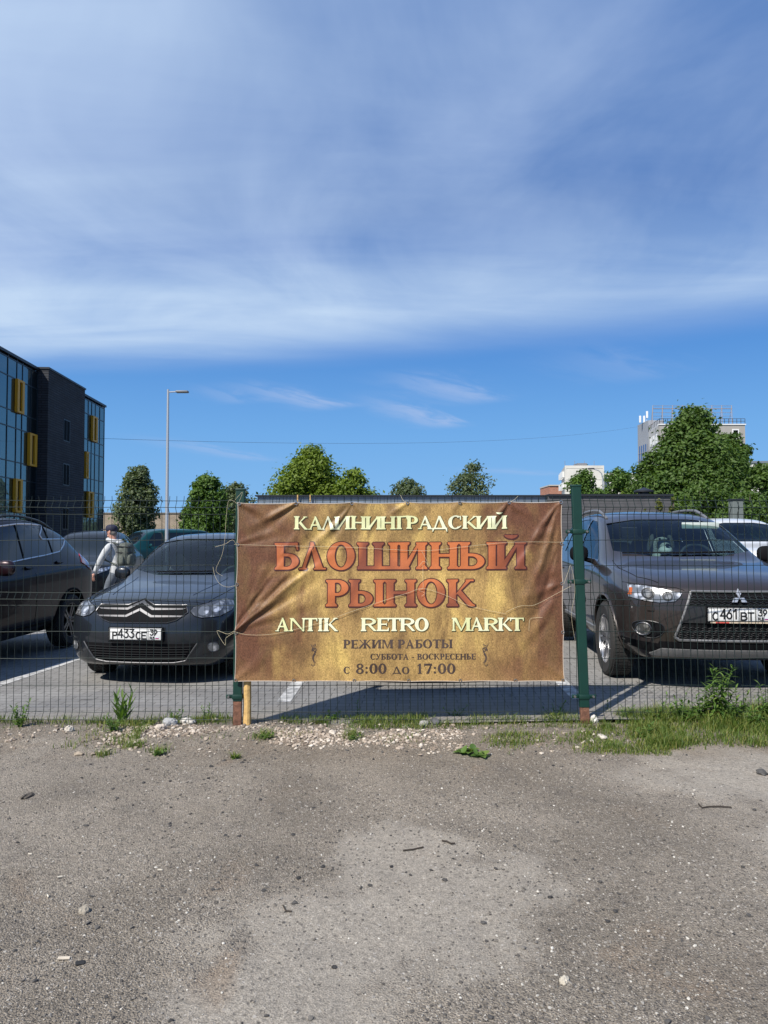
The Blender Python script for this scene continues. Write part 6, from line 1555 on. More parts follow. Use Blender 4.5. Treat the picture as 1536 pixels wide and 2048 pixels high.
# ------------------------------------------------------------------ lamps, cabinet, wire
MAT_GALV = pm('galvanised_steel', (.46, .47, .48), .42, metal=.5)
def street_lamp():
    Y = 32.0; b = at(333.5, 1060, Y); zt = at(0, 779, Y).z; r = empty('street_lamp', (b.x, Y, -.23), 0, 'tall straight grey street lamp with a flat head near the office building', 'street lamp')
    h = zt + .23; MB().tube([(0, 0, 0), (0, 0, h * .5), (0, 0, h)], [.085, .07, .05], 12).build('pole', MAT_GALV, r, True)
    MB().tube([(0, 0, h - .12), (.42, 0, h - .10)], .03, 8).build('arm', MAT_GALV, r, True)
    MB().bbox((.36, -.13, h - .15), (.92, .13, h - .06), .03).build('lamp_head', pm('grey_lamp_head', (.15, .155, .16), .5), r, True)
    MB().lathe([(0, 0), (.16, 0), (.16, .03), (.09, .06), (0, .06)], 12).build('base_plate', MAT_GALV, r, True)
    Y = 90.0; b = at(1206, 990, Y); r = empty('street_lamp', (b.x, Y, -.36), 0, 'distant curved-neck street lamp in front of the white apartment block', 'street lamp'); zt = at(0, 950, Y).z + .36
    xe = at(1180, 945, Y).x - b.x
    MB().tube([(0, 0, 0), (0, 0, zt - .5), (-.15, 0, zt + .2), (-.5, 0, zt + .55), (xe * .7, 0, zt + .75)], [.12, .09, .07, .06, .05], 8).build('pole', MAT_GALV, r, True)
    MB().bbox((xe - .25, -.15, zt + .72), (xe * .7 + .05, .15, zt + .90), .04).build('lamp_head', pm('dark_lamp_head', (.05, .05, .055), .5), r, True)
street_lamp()
def cabinet():
    Y = 30.0; a, b = at(1461, 1000, Y), at(1482, 1000, Y); z1 = at(0, 999, Y).z; r = empty('utility_cabinet', ((a.x + b.x) / 2, Y, -.36), 0, 'grey metal utility cabinet in front of the hedge under the big tree', 'cabinet'); w = (b.x - a.x) / 2
    MB().bbox((-w, -.2, 0), (w, .2, z1 + .32), .02).build('box', pm('grey_cabinet_paint', (.13, .15, .14), .6), r); MB().bbox((-w - .04, -.24, z1 + .32), (w + .04, .24, z1 + .38), .01).build('lid', MAT_CAPM, r)
    MB().box((-.01, -.21, .1), (.01, -.201, z1 + .25)).build('door_seam', MAT_GAP, r)
cabinet()
def aerial():
    pts = [];  A = at(205, 877, 57); B = at(1278, 853, 145)
    for k in range(41):
        f = k / 40; p = A.lerp(B, f); p.z -= 2.6 * 4 * f * (1 - f) * .6; pts.append(p)
    tag(MB().tube(pts, .012, 4).build('overhead_wire', pm('dark_cable', (.06, .07, .09), .6), None, fixn=False), 'thin overhead wire strung from the office building to the beige tower', 'wire')
aerial()

# ------------------------------------------------------------------ trees
def mat_leaf(name, c1, c2, tr=.35):
    m = bpy.data.materials.new(name); m.use_nodes = True; t = NT(m.node_tree); b = t.n['Principled BSDF']
    g = t.new('ShaderNodeNewGeometry'); tc = t.new('ShaderNodeTexCoord'); n = t.noise(tc.outputs['Object'], .9, 3, .5)
    f = t.m('ADD', t.m('MULTIPLY', g.outputs['Random Per Island'], .65), t.m('MULTIPLY', t.ss(n, .35, .65), .4))
    c = t.mix(f, c1, c2); t.l.new(c, b.inputs['Base Color']); b.inputs['Roughness'].default_value = .55; b.inputs['Specular IOR Level'].default_value = .35
    tl = t.new('ShaderNodeBsdfTranslucent'); c2_ = t.mix(1.0, c, (1.25, 1.35, .5, 1), 'MULTIPLY'); t.l.new(c2_, tl.inputs[0])
    mx_ = t.new('ShaderNodeMixShader'); mx_.inputs[0].default_value = tr; t.l.new(b.outputs[0], mx_.inputs[1]); t.l.new(tl.outputs[0], mx_.inputs[2]); t.l.new(mx_.outputs[0], t.n['Material Output'].inputs[0])
    return m
LEAF_MID = mat_leaf('mid_green_leaves', (.045, .095, .016), (.115, .20, .036))
LEAF_YEL = mat_leaf('yellow_green_leaves', (.085, .135, .016), (.20, .27, .036))
LEAF_OLIVE = mat_leaf('olive_grey_leaves', (.070, .100, .045), (.155, .195, .10))
LEAF_DARK = mat_leaf('dark_green_leaves', (.040, .085, .016), (.108, .175, .034))
LEAF_THUJA = mat_leaf('thuja_green', (.06, .08, .014), (.15, .16, .03), .15)
MAT_BARK = pm('grey_brown_bark', (.085, .070, .055), .9, var=.3, vscale=6, bump=.6, bscale=20)
def tree(name, px, top, hw, Y, leaf, lab, shape='round', n=6500, size=.22, base=.15, gaps=.25, seed=1, lumps=46, cat='tree', low=None, group='trees behind the car park', shag=.16):
    """crown built of leaf clumps around the ends of real limbs; hw and top are the silhouette's half width and top row in the photo"""
    g = np.random.default_rng(seed); rs = random.Random(seed)
    X = at(px, 1000, Y).x; zt = at(px, top, Y).z + .36; W_ = hw / F * Y; zb = zt * base if low is None else low
    r = empty(name, (X, Y, -.36), 0, lab, cat, group)
    H = zt - zb
    def prof(f):
        if shape == 'dome': return max(.10, 1 - f ** 2.0) ** .58
        if shape == 'peak': return max(.05, 1 - f ** 1.6) ** .80
        if shape == 'cone2': return max(.06, 1 - f ** 1.5) * (1 if f > .08 else .85)
        if shape == 'round': return math.sin(PI * min(1, max(0, (f * .94 + .06))) ** .80) ** .62
        if shape == 'oval': return math.sin(PI * (f * .93 + .05) ** .85) ** .7
        if shape == 'cone': return max(.05, (1 - f) ** .75) * min(1, .45 + f * 4)
        if shape == 'pyr': return max(.08, (1 - f ** 1.25)) * min(1, .72 + f * 1.6)
        if shape == 'bush': return math.sqrt(max(0, 1 - (f * .98) ** 2.4))
        return 1
    C = []
    for k in range(lumps):
        f = g.uniform(.02, .97) if shape != 'bush' else g.uniform(0, .95); rad = prof(f) * W_; a = g.uniform(0, 2 * PI); q = math.sqrt(g.uniform(.10, 1.0)) * .93
        C.append((rad * q * math.cos(a), rad * q * math.sin(a) * .9, zb + H * f * .95, (.15 + .16 * g.random()) * min(W_ * 1.5, H) * (.62 + .38 * prof(f))))
    C.append((0, 0, zb + H * .94, .10 * min(W_, H)))
    C = np.array(C)
    # trunk and limbs
    tm = MB(); th = zb + H * .35; tr0 = max(.09, .035 * H + .02)
    tm.tube([(0, 0, 0), (rs.uniform(-.1, .1), 0, zb * .6), (rs.uniform(-.2, .2) * W_ * .2, rs.uniform(-.1, .1), th), (0, 0, zb + H * .8)], [tr0 * 1.25, tr0, tr0 * .7, tr0 * .15], 8)
    for c in C[:: max(1, len(C) // 16)]:
        z0 = min(c[2] - .15 * H, zb + H * .6) ; z0 = max(z0, zb * .8)
        tm.tube([(0, 0, z0), (c[0] * .5, c[1] * .5, (z0 + c[2]) / 2 + .04 * H), (c[0], c[1], c[2])], [tr0 * .45, tr0 * .28, tr0 * .08], 5)
    tm.build('trunk', MAT_BARK, r, True, fixn=False)
    w = C[:, 3] ** 2; idx = g.choice(len(C), n, p=w / w.sum()); c = C[idx]
    d = g.normal(size=(n, 3)); d /= np.linalg.norm(d, axis=1)[:, None]; rad = g.uniform(.35, 1.0, n) ** .5
    ln = 1 + shag * g.standard_normal(n).clip(-2, 2.6) * (g.random(n) < .5)
    p = c[:, :3] + d * (c[:, 3] * rad * ln)[:, None] * np.array([1, 1, .85])
    keep = p[:, 2] > .25
    if gaps: keep &= (nz(p[:, 0] + p[:, 1] * .6, p[:, 2], 2.2 / max(.6, W_ * .28), seed) > gaps * .95)
    p = p[keep]; d = d[keep]; n = len(p)
    nr = d * .55 + g.normal(size=(n, 3)) * .45 + np.array([0, 0, .45]); nr /= np.linalg.norm(nr, axis=1)[:, None]
    t1 = np.cross(nr, g.normal(size=(n, 3))); t1 /= np.linalg.norm(t1, axis=1)[:, None]; t2 = np.cross(nr, t1)
    s = (size * g.uniform(.55, 1.25, n))[:, None]
    q0, q1, q2, q3 = p - t1 * s * .62, p + t2 * s * .36 + nr * s * .10, p + t1 * s * .62, p - t2 * s * .36 + nr * s * .10
    V = np.stack([q0, q1, q2, q3], 1).reshape(-1, 3); i = np.arange(n) * 4
    mesh_np('crown', V, np.stack([i, i + 1, i + 2, i + 3], 1), leaf, r)
    return r
tree('poplar_tree', 277, 927, 42, 66, LEAF_OLIVE, 'oval grey-green poplar beyond the brick shed beside the office', 'oval', 12000, .26, .10, .0, 3, 130, low=1.2, shag=.22)
tree('tree', 416, 944, 50, 47, LEAF_MID, 'bright green tree between the street lamp and the left green post', 'dome', 13000, .21, .12, .05, 4, 130, low=.6, shag=.28)
tree('tree', 472, 960, 46, 57, LEAF_OLIVE, 'dull olive tree leaning out just left of the banner post', 'dome', 8500, .23, .10, .12, 5, 90, low=1.0, shag=.25)
tree('maple_tree', 622, 890, 88, 54, LEAF_YEL, 'large yellow-green maple rising above the left half of the banner', 'peak', 26000, .23, .06, .12, 6, 105, low=2.4, shag=.34)
tree('maple_tree', 706, 936, 54, 52, LEAF_YEL, 'smaller loose maple just right of the large yellow-green maple', 'dome', 6000, .24, .06, .30, 7, 60, shag=.34, low=2.2)
tree('willow_tree', 820, 957, 54, 100, LEAF_OLIVE, 'low rounded grey-green willow above the middle of the banner', 'dome', 9000, .34, .10, .22, 8, 70, low=2.5)
tree('willow_tree', 944, 921, 50, 92, LEAF_OLIVE, 'taller feathery grey-green willow above the right half of the banner', 'dome', 7500, .30, .08, .32, 9, 66, shag=.36, low=2.5)
tree('tree', 1168, 938, 46, 62, LEAF_MID, 'dark green tree just right of the right green post', 'dome', 9000, .25, .10, .08, 10, 80, low=2.0, shag=.25)
tree('tree', 1234, 930, 44, 66, LEAF_MID, 'loose green tree between the distant curved lamp and the big tree', 'dome', 7000, .25, .10, .18, 12, 80, low=2.0, shag=.3)
tree('linden_tree', 1388, 810, 116, 45, LEAF_DARK, 'big dense linden in front of the beige tower', 'cone2', 44000, .22, .05, .10, 13, 120, shag=.32, low=2.6)
tree('tree', 1304, 898, 58, 46.5, LEAF_DARK, 'lower dark crown against the left flank of the big linden', 'dome', 11500, .20, .05, .15, 14, low=1.5)
tree('tree', 1466, 860, 52, 46.5, LEAF_DARK, 'dark crown against the right flank of the big linden', 'dome', 13000, .20, .05, .12, 16, low=1.5)
tree('tree', 1528, 922, 62, 41, LEAF_DARK, 'dense green tree at the right edge beside the utility cabinet', 'dome', 15000, .20, .05, .15, 15, 60, low=.8)
for k, (px, top, hw, Y, lab) in enumerate(((1275, 966, 66, 52, 'pale hedge bush behind the slatted garage wall'), (1400, 968, 85, 40.5, 'clipped green bush under the big linden'), (1500, 978, 70, 37, 'green bush behind the grey utility cabinet'))):
    tree('bush', px, top, hw, Y, (LEAF_YEL, LEAF_DARK, LEAF_DARK)[k], lab, 'dome', 9000, .19, .02, .10, 20 + k, 60, 'bush', 0.1, 'bushes under the trees')
for k, (px, top, hw, lab) in enumerate(((1290, 1011, 10, 'short yellowish thuja in front of the slatted wall'), (1318, 989, 12, 'tall yellow-green thuja in front of the slatted wall'), (1347, 986, 13, 'tall thuja at the corner of the slatted wall'))):
    tree('thuja', px, top, hw, 34.5, LEAF_THUJA, lab, 'oval', 2600, .11, .02, .0, 30 + k, 40, 'thuja', .05, 'thujas along the slatted wall', .1)
tree('bush', 374, 1016, 26, 70, LEAF_OLIVE, 'dry brownish shrub at the end of the brick shed', 'dome', 3000, .24, .02, .3, 41, 30, 'bush', .1, 'bushes under the trees', .35)
# far wooded rim closing the horizon
def far_wood():
    g = np.random.default_rng(77); n = 26000; x = g.uniform(-420, 420, n); y = 260 + 60 * g.random(n); hh = 5.0 + 4.0 * fbm(x, y, .02, 61) 
    p = np.stack([x, y, hh * np.sqrt(g.random(n)) - .3], 1); nr = g.normal(size=(n, 3)) + np.array([0, -.3, .6]); nr /= np.linalg.norm(nr, axis=1)[:, None]
    t1 = np.cross(nr, g.normal(size=(n, 3))); t1 /= np.linalg.norm(t1, axis=1)[:, None]; t2 = np.cross(nr, t1); s = g.uniform(.6, 1.5, n)[:, None]
    V = np.stack([p - t1 * s, p + t2 * s * .7, p + t1 * s, p - t2 * s * .7], 1).reshape(-1, 3); i = np.arange(n) * 4
    tag(mesh_np('far_wood', V, np.stack([i, i + 1, i + 2, i + 3], 1), LEAF_OLIVE), 'low belt of far trees along the horizon', 'trees', None, 'stuff')
far_wood()
# ------------------------------------------------------------------ the strip under the fence: rubble, grass, weeds
def ico(sub):
    bm = bmesh.new(); bmesh.ops.create_icosphere(bm, subdivisions=sub, radius=1); bm.verts.index_update()
    v = np.array([q.co for q in bm.verts]); f = np.array([[q.index for q in p.verts] for p in bm.faces]); bm.free(); return v, f
def gy(row): return HC * F / (row - YH)                     # distance of the ground seen in this photo row
def scatter_stones(name, xs, ys, sizes, mat, lab, cat, seed, flat=.62, sink=.25, sub=1):
    g = np.random.default_rng(seed); v, f = ico(sub); n = len(xs); k = len(v)
    A = g.normal(size=(n, 3, 3)); Q = np.linalg.qr(A)[0]
    sc = sizes[:, None] * g.uniform(.65, 1.15, (n, 3)); jit = 1 + .22 * g.standard_normal((n, k, 1)).clip(-1.6, 1.6)
    V = (v[None] * jit) * sc[:, None, :]; V = np.einsum('nij,nkj->nki', Q, V); V[:, :, 2] *= flat
    V += np.stack([xs, ys, dirt_z(xs, ys) + sizes * flat * (1 - 2 * sink) * .7], 1)[:, None, :]
    Fq = (f[None] + (np.arange(n) * k)[:, None, None]).reshape(-1, 3)
    return tag(mesh_np(name, V.reshape(-1, 3), Fq, mat), lab, cat, None, 'stuff')
def mat_stone(name, stops):
    m = bpy.data.materials.new(name); m.use_nodes = True; t = NT(m.node_tree); b = t.n['Principled BSDF']
    g = t.new('ShaderNodeNewGeometry'); c = t.ramp(g.outputs['Random Per Island'], stops); tc = t.new('ShaderNodeTexCoord')
    n = t.noise(tc.outputs['Object'], 70, 3, .6); f = t.lin(n, .3, .7, .78, 1.2); c = t.mix(1.0, c, t.vec(f, f, f), 'MULTIPLY')
    t.l.new(c, b.inputs['Base Color']); b.inputs['Roughness'].default_value = .9; b.inputs['Specular IOR Level'].default_value = .25; return m
GRAVEL = mat_stone('mixed_gravel', [(0, (.065, .060, .056)), (.3, (.12, .108, .095)), (.62, (.20, .178, .150)), (.88, (.30, .275, .24)), (1, (.55, .52, .46))])
RUBBLE = mat_stone('pale_rubble', [(0, (.15, .12, .095)), (.3, (.28, .225, .175)), (.7, (.40, .335, .27)), (1, (.58, .52, .44))])
g = np.random.default_rng(5)
def smooth_patch(x, y):
    """where the old concrete shows and little gravel lies"""
    d = 9 + 0 * x
    for cx, cy, rx, ry, rot in PATCHES:
        c_, s_ = math.cos(rot), math.sin(rot); dx, dy = x - cx, y - cy
        d = np.minimum(d, ((dx * c_ + dy * s_) / rx) ** 2 + ((dy * c_ - dx * s_) / ry) ** 2)
    d = d + 1.2 * (fbm(x, y, 3.2, 91) - .47)
    return np.clip(1.25 - d, 0, 1)
def ground_points(n, y0, y1):
    y = y0 + (y1 - y0) * g.random(n) ** 1.15; x = g.uniform(-1, 1, n) * (.60 * y + .15); return x, y
x, y = ground_points(62000, 1.75, 5.3); dens = np.clip(fbm(x, y, 1.3, 71) * 2.0 - .45, .06, 1) * (1 - .82 * smooth_patch(x, y)); k = g.random(len(x)) < dens; x, y = x[k], y[k]
s = .0020 + .0050 * g.random(len(x)) ** 2.6; scatter_stones('gravel', x, y, s, GRAVEL, 'fine dark and grey gravel strewn over the worn ground', 'gravel', 6, sub=1)
x, y = ground_points(4200, 1.75, 5.3); dens = np.clip(fbm(x, y, .9, 73) * 2.2 - .7, .08, 1) * (1 - .5 * smooth_patch(x, y)); k = g.random(len(x)) < dens; x, y = x[k], y[k]
s = .0045 + .0085 * g.random(len(x)) ** 3.0; scatter_stones('crumbled_asphalt', x, y, s, mat_stone('asphalt_crumbs', [(0, (.035, .034, .034)), (.7, (.085, .080, .075)), (1, (.17, .155, .135))]), 'dark crumbs of broken asphalt on the worn ground', 'gravel', 7, sub=1)
# pale rubble along the fence foot
n = 9000; x = np.concatenate([g.uniform(-1.95, .55, int(n * .75)), g.uniform(-3.0, 1.6, n - int(n * .75))]); y = g.normal(5.08, .16, n)
dens = np.clip(fbm(x, y * 1.5, 2.4, 81) * 2.6 - .75, 0.02, 1); k = (g.random(n) < dens) & (y < 5.42) & (y > 4.6); x, y = x[k], y[k]
s = .004 + .015 * g.random(len(x)) ** 2.8; scatter_stones('rubble', x, y, s, RUBBLE, 'pale pinkish rubble along the foot of the fence', 'rubble', 8, sub=1)
def stone(px, row, size, lab, col, shape=(1, 1, .75), seed=1, Y=None):
    Y = Y or gy(row); p = at(px, row, Y); gg = np.random.default_rng(seed); v, f = ico(3)
    nn = fbm(v[:, 0] * 1.3 + v[:, 2], v[:, 1] * 1.3 - v[:, 2] * .7, 1.3, seed) - .47; V = v * (1 + .9 * nn[:, None] + .16 * (fbm(v[:, 0] * 4 + v[:, 2] * 3, v[:, 1] * 4, 1.1, seed + 5)[:, None] - .47))
    V[:, 2] = np.maximum(V[:, 2], -.55); V = np.round(V * 5.5) / 5.5 * .35 + V * .65
    V *= np.array(shape) * size
    o = mesh_np('stone', V, f, pm('stone_' + lab.split()[0] + str(seed), col, .9, var=.25, vscale=30, bump=.5, bscale=90)); o.location = (p.x, Y, float(dirt_z(p.x, Y)) + size * shape[2] * .38)
    o.rotation_euler = (0, 0, seed * 1.3); return tag(o, lab, 'stone', 'loose stones by the fence')
stone(1187, 1452, .038, 'chalk white stone standing at the foot of the right green post', (.66, .62, .54), (.9, .8, 1.05), 3)
stone(1205, 1478, .036, 'flat pale stone in front of the right green post', (.45, .41, .35), (1.2, .8, .45), 4)
stone(340, 1452, .052, 'largest grey concrete lump on the rubble left of the left post', (.34, .34, .335), (1.15, .9, .75), 5)
stone(322, 1462, .045, 'pinkish white lump below the grey concrete lump', (.50, .43, .36), (1.0, .9, .75), 6)
stone(376, 1447, .050, 'pale flat concrete chunk right of the grey concrete lump', (.48, .45, .40), (1.2, .9, .6), 7)
stone(138, 1466, .035, 'whitish stone alone on the bare soil at the left', (.55, .49, .41), (.9, .8, .9), 8)
stone(872, 1452, .040, 'dark grey broken brick under the right half of the banner', (.085, .085, .088), (1.1, .8, .75), 9)
stone(846, 1455, .034, 'light grey stone beside the dark broken brick', (.36, .34, .31), (1.1, .9, .7), 10)
stone(1524, 1541, .036, 'dark asphalt lump at the right edge of the ground', (.075, .073, .07), (1.1, .8, .6), 11)
stone(157, 1505, .026, 'small tan stone on the soil at the left', (.34, .28, .21), (1.3, .7, .6), 12)
stone(55, 1588, .028, 'flat dark clod on the ground at the left', (.10, .085, .068), (1.5, .7, .5), 13)
stone(168, 1810, .020, 'small tan pebble below the wood chips at the left', (.30, .265, .21), (1, .9, .8), 14)
stone(1128, 1945, .017, 'cream pebble near the bottom edge of the ground', (.55, .49, .39), (1.1, .8, .8), 15)
stone(665, 1440 + 28, .030, 'cream stone on the rubble below the small green weed', (.52, .46, .39), (1.2, .8, .6), 16)
stone(430, 1443, .026, 'tan stone at the fence foot left of the left post', (.42, .36, .29), (1, .9, .7), 17)

# ---- grass
def mat_blade(name, c1, c2, c3):
    m = bpy.data.materials.new(name); m.use_nodes = True; t = NT(m.node_tree); b = t.n['Principled BSDF']
    g_ = t.new('ShaderNodeNewGeometry'); c = t.ramp(g_.outputs['Random Per Island'], [(0, c1), (.6, c2), (1, c3)]); t.l.new(c, b.inputs['Base Color']); b.inputs['Roughness'].default_value = .55
    tl = t.new('ShaderNodeBsdfTranslucent'); t.l.new(t.mix(1.0, c, (1.2, 1.3, .5, 1), 'MULTIPLY'), tl.inputs[0]); mx_ = t.new('ShaderNodeMixShader'); mx_.inputs[0].default_value = .4
    t.l.new(b.outputs[0], mx_.inputs[1]); t.l.new(tl.outputs[0], mx_.inputs[2]); t.l.new(mx_.outputs[0], t.n['Material Output'].inputs[0]); return m
BLADE = mat_blade('grass_blades', (.065, .115, .020), (.14, .205, .034), (.30, .28, .085))
WEED = mat_blade('weed_leaves', (.065, .13, .026), (.12, .21, .04), (.19, .27, .065))
def blades(x, y, h, w, seed, lean=.5):
    gg = np.random.default_rng(seed); n = len(x); z = dirt_z(x, y) - .004; a = gg.uniform(0, 2 * PI, n); d = np.stack([np.cos(a), np.sin(a), 0 * a], 1); s = np.stack([-np.sin(a), np.cos(a), 0 * a], 1)
    ln = (h * lean * gg.uniform(.2, 1.4, n))[:, None]; B = np.stack([x, y, z], 1); U = np.array([0, 0, 1.]); H = h[:, None]; Wd = w[:, None]
    m = B + U * H * .55 + d * ln * .30; tp = B + U * H * (1 - .12 * lean) + d * ln
    V = np.stack([B - s * Wd, B + s * Wd, m + s * Wd * .75, m - s * Wd * .75, tp + s * Wd * .12, tp - s * Wd * .12], 1); i = np.arange(n)[:, None] * 6
    return V.reshape(-1, 3), np.concatenate([i + np.array([[0, 1, 2, 3]]), i + np.array([[3, 2, 4, 5]])])
GV, GF, off = [], [], 0
def grass_zone(n, x0, x1, y0, y1, h0, h1, thr, sc, seed, edge=True, w=.0022):
    global off
    gg = np.random.default_rng(seed); x = gg.uniform(x0, x1, n); y = gg.uniform(y0, y1, n); f = fbm(x, y * 1.4, sc, seed)
    if edge: f = f - .25 * np.clip((y0 + .10 - y) / .10, 0, 1) - .18 * np.clip((x0 + .15 - x) / .15, 0, 1)
    k = f > thr + .10 * gg.standard_normal(n); x, y, f = x[k], y[k], f[k]
    h = gg.uniform(h0, h1, len(x)) * (.6 + 1.3 * np.clip(f - thr, 0, .5)); V, Q = blades(x, y, h, w * gg.uniform(.7, 1.5, len(x)), seed + 1, .7)
    GV.append(V); GF.append(Q + off); off += len(V)
grass_zone(24000, 1.70, 3.4, 4.80, 5.62, .03, .12, .42, 3.0, 101)
grass_zone(5000, 2.0, 3.4, 5.1, 5.62, .06, .19, .45, 2.2, 102)
grass_zone(8000, .62, 1.90, 4.68, 5.12, .02, .07, .47, 3.4, 103)
grass_zone(10000, -.80, 1.55, 5.18, 5.62, .03, .095, .47, 3.2, 105)
grass_zone(1800, 1.4, 2.0, 4.85, 5.2, .03, .08, .52, 4, 107)
grass_zone(4200, -2.25, -1.72, 4.72, 5.45, .03, .10, .46, 3.5, 109)
grass_zone(2600, -3.4, -2.3, 5.2, 5.6, .03, .10, .48, 3.2, 111)
grass_zone(2600, -1.8, -1.1, 5.25, 5.6, .03, .10, .48, 3.6, 113)
grass_zone(1600, -1.5, .3, 4.85, 5.15, .02, .06, .60, 4.0, 115)
for cx, row, r_, n in ((530, 1476, .075, 160), (705, 1474, .06, 160), (470, 1512, .03, 50), (316, 1500, .05, 120), (206, 1505, .05, 90), (268, 1490, .07, 130), (1215, 1458, .05, 200), (830, 1440, .06, 200), (640, 1446, .07, 240), (1095, 1440, .05, 150)):
    gg = np.random.default_rng(cx); Yc = gy(row); p = at(cx, row, Yc); x = p.x + r_ * gg.standard_normal(n) * .6; y = Yc + r_ * gg.standard_normal(n) * .5
    V, Q = blades(x, y, gg.uniform(.02, .07, n), .002 * gg.uniform(.7, 1.5, n), cx + 1, 1.1); GV.append(V); GF.append(Q + off); off += len(V)
tag(mesh_np('grass', np.concatenate(GV), np.concatenate(GF), BLADE), 'short green and yellowing grass along the foot of the fence', 'grass', None, 'stuff')

# ---- single weeds: stems with leaves
def leaf_strip(mb, p, d, L, w, droop, segs=4, fold=.25):
    """one lance-shaped leaf from p along d"""
    d = Vector(d).normalized(); s = d.cross(Vector((0, 0, 1))); s = s.normalized() if s.length > 1e-4 else Vector((1, 0, 0)); up = s.cross(d).normalized(); V = []
    q = Vector(p); dd = d.copy()
    for k in range(segs + 1):
        f = k / segs; ww = w * math.sin(PI * min(1, (.12 + .88 * f)) ** .8) ** .9 if f < 1 else w * .03
        V += [q - s * ww + up * ww * fold, q, q + s * ww + up * ww * fold]; dd = (dd + Vector((0, 0, -droop / segs))).normalized(); q = q + dd * (L / segs)
    F_ = []
    for k in range(segs): a = 3 * k; F_ += [(a, a + 1, a + 4, a + 3), (a + 1, a + 2, a + 5, a + 4)]
    mb.add(V, F_)
def weed(px, row, h, lab, stems=4, nl=16, L=.07, w=.008, spread=.10, droop=.7, seed=1, name='weed', cat='weed', rise=.5, Y=None):
    Y = Y or gy(row); p = at(px, row, Y); rs = random.Random(seed); r = empty(name, (p.x, Y, float(dirt_z(p.x, Y)) - .005), 0, lab, cat, 'weeds along the fence')
    st, lf = MB(), MB()
    for k in range(stems):
        a = 2 * PI * k / stems + rs.uniform(-.5, .5); q = spread * rs.uniform(.2, 1.0) * (0 if stems == 1 else 1); hh = h * (1 if k == 0 else rs.uniform(.45, .92)); tip = Vector((q * math.cos(a), q * math.sin(a) * .7, hh)); b0 = Vector((tip.x * .15, tip.y * .15, 0))
        path = [b0.lerp(tip, f) + Vector((tip.x, tip.y, 0)) * (-.25 * f * (1 - f)) for f in np.linspace(0, 1, 7)]
        st.tube(path, [.0035 * (1 - .7 * f) for f in np.linspace(0, 1, 7)], 5)
        m = max(3, int(nl * hh / h))
        for j in range(m):
            f = .12 + .88 * j / (m - 1); i = min(5, int(f * 6)); pt = path[i].lerp(path[i + 1], f * 6 - i); b = j * 2.4 + k + rs.uniform(-.3, .3); up_ = rise + 1.6 * max(0, f - .8) * 3
            leaf_strip(lf, pt, (math.cos(b), math.sin(b), up_ + rs.uniform(-.2, .2)), L * rs.uniform(.75, 1.2) * (1.05 - .45 * f), w * rs.uniform(.8, 1.2) * (1.1 - .4 * f), droop * rs.uniform(.6, 1.3))
    st.build('stem', WEED, r, True, fixn=False); lf.build('leaves', WEED, r, True, 80, fixn=False); return r
weed(1436, 1452, .40, 'tallest weed with drooping narrow leaves at the right, before the brown SUV', 13, 34, .125, .010, .17, .9, 3)
weed(1536, 1450, .30, 'leafy weed cut by the right edge of the view', 8, 22, .10, .009, .13, .8, 4)
weed(1378, 1452, .16, 'low bushy weed left of the tallest weed', 10, 16, .085, .012, .16, .6, 5)
weed(1215, 1430, .16, 'thin upright weed just right of the right green post', 1, 14, .045, .006, .02, .4, 6)
weed(1330, 1436, .17, 'slender weed rising from the grass under the SUV lamp', 2, 12, .05, .008, .05, .5, 7)
weed(1355, 1444, .22, 'narrow-leaved weed in the grass left of the low bushy weed', 3, 14, .06, .008, .08, .6, 8)
weed(1480, 1446, .20, 'weed with tufted top right of the tallest weed', 7, 18, .08, .009, .13, .7, 9)
weed(1405, 1448, .24, 'leafy weed close against the left of the tallest weed', 7, 18, .09, .010, .12, .8, 31)
weed(1462, 1458, .22, 'leafy weed close against the right of the tallest weed', 7, 18, .09, .010, .12, .8, 32)
weed(1310, 1450, .13, 'weed with short pale leaves in the middle of the right grass', 5, 12, .06, .009, .10, .6, 33)
weed(1506, 1462, .16, 'low leafy weed near the right edge before the tufted one', 6, 14, .08, .010, .12, .7, 34)
weed(1250, 1446, .12, 'ragged little weed at the start of the right grass', 5, 11, .05, .008, .09, .6, 35)
weed(1290, 1475, .10, 'small leafy weed at the front of the right grass', 5, 9, .06, .010, .09, .6, 10)
weed(40, 1455, .20, 'feathery weed at the far left fence foot', 6, 20, .045, .010, .11, .5, 11)
weed(245, 1452, .24, 'bright green weed with long upright blades before the grey sedan', 5, 10, .15, .013, .10, .25, 12, rise=1.5)
weed(226, 1466, .12, 'low spreading weed at the foot of the bright long-bladed weed', 7, 9, .06, .009, .12, .5, 13)
weed(346, 1432, .09, 'small dark weed behind the grey concrete lump', 6, 9, .05, .010, .10, .5, 14)
weed(415, 1434, .10, 'dry wispy weed left of the left green post', 5, 10, .05, .005, .10, .5, 15)
weed(715, 1432, .115, 'small palm-like weed under the banner', 1, 12, .055, .006, .02, .6, 16)
weed(665, 1440, .07, 'low broad-leaved weed under the first word of opening hours', 5, 8, .05, .016, .07, .5, 17)
weed(1110, 1440, .14, 'ragged weed at the left foot of the right green post', 6, 12, .05, .008, .11, .6, 18)
weed(910, 1437, .10, 'low weed under the right half of the banner', 6, 10, .05, .008, .12, .6, 19)
weed(930, 1502, .03, 'flat burdock rosette with broad leaves at the edge of the grass', 3, 7, .10, .030, .08, .5, 20, rise=.5)
weed(958, 1508, .025, 'smaller burdock rosette right of the flat broad rosette', 2, 5, .08, .028, .05, .5, 21, rise=.5)
weed(470, 1512, .02, 'tiny green plantain on the bare gravel', 3, 6, .045, .012, .03, .5, 22)
weed(706, 1480, .04, 'small creeping weed on the rubble under the banner', 6, 8, .04, .010, .06, .5, 23)
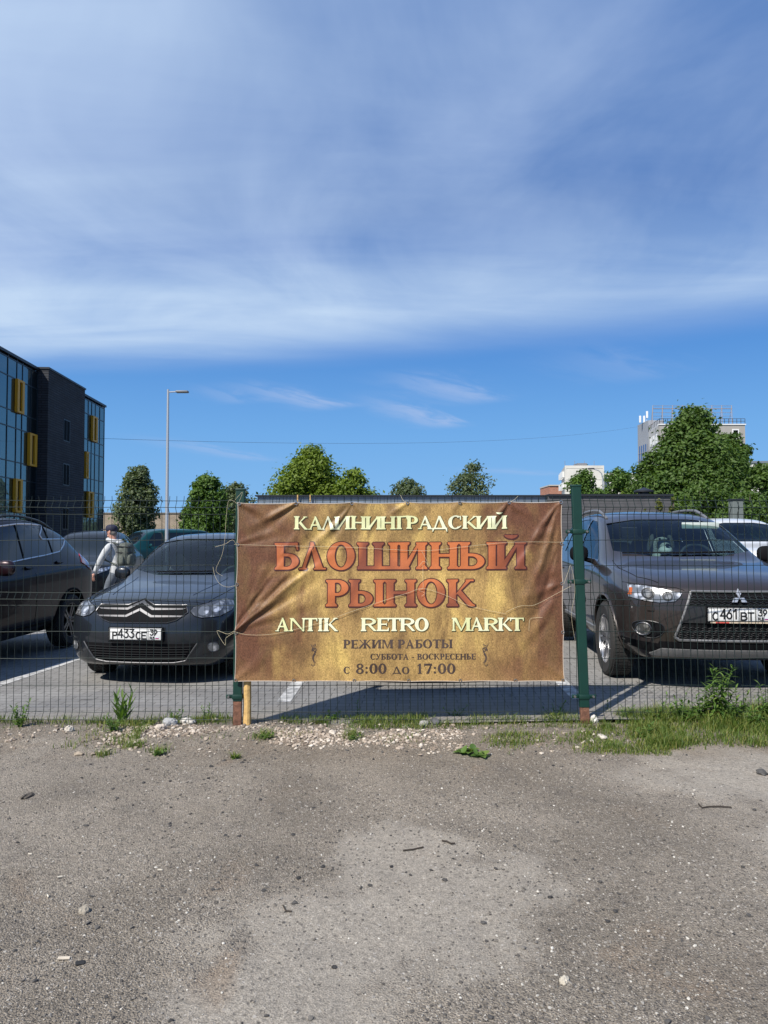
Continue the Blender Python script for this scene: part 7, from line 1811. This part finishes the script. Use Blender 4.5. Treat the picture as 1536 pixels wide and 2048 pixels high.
weed(316, 1505, .035, 'small creeping weed on the soil below the concrete lump', 6, 8, .04, .010, .06, .5, 24)
weed(530, 1478, .04, 'small grassy weed on the rubble right of the left post', 7, 8, .05, .006, .07, .5, 25)

# ---- twigs and chips on the ground
MAT_TWIG = pm('dark_twig', (.045, .035, .026), .9)
def twig(pts, r_, lab):
    P3 = []
    for px, row in pts:
        Y = gy(row); p = at(px, row, Y); P3.append(Vector((p.x, Y, float(dirt_z(p.x, Y)) + r_ * 1.6)))
    return tag(MB().tube(P3, [r_] * len(P3), 5).build('twig', MAT_TWIG, None, True), lab, 'twig', 'twigs on the ground')
twig([(1397, 1602), (1404, 1609), (1418, 1607), (1440, 1607), (1463, 1608)], .0040, 'forked dark twig on the smooth concrete patch at the right')
twig([(806, 1691), (826, 1689), (847, 1685)], .0035, 'straight dark twig lying in the middle of the ground')
twig([(884, 1674), (894, 1676), (902, 1680), (910, 1679)], .0040, 'short bent dark twig right of the straight twig')
twig([(566, 1797), (572, 1808), (584, 1809)], .0030, 'small hooked dark twig on the gravel left of centre')
def chip(px, row, L, w, rot, lab, col):
    Y = gy(row); p = at(px, row, Y); mb = MB().bbox((-L, -w, 0), (L, w, .006), .002); o = mb.build('wood_chip', pm('chip_' + str(px), col, .8, var=.15, vscale=40)); o.location = (p.x, Y, float(dirt_z(p.x, Y)) + .003); o.rotation_euler = (.1, .08, rot); return tag(o, lab, 'wood chip', 'wood chips on the gravel')
chip(128, 1902, .020, .006, .2, 'largest pale wood chip at the lower left', (.55, .48, .38))
chip(96, 1785, .009, .003, -.9, 'pale splinter above the largest wood chip', (.60, .54, .44))
chip(120, 1747, .010, .0035, .5, 'pale splinter on the gravel left of the tan pebble', (.58, .52, .42))
chip(320, 1734, .010, .003, .1, 'single pale splinter on the dark gravel', (.58, .52, .42))
chip(60, 1703, .009, .003, .1, 'tiny pale splinter near the left edge', (.58, .52, .42))
chip(160, 1911, .015, .009, .4, 'black plastic scrap beside the largest wood chip', (.02, .02, .02))
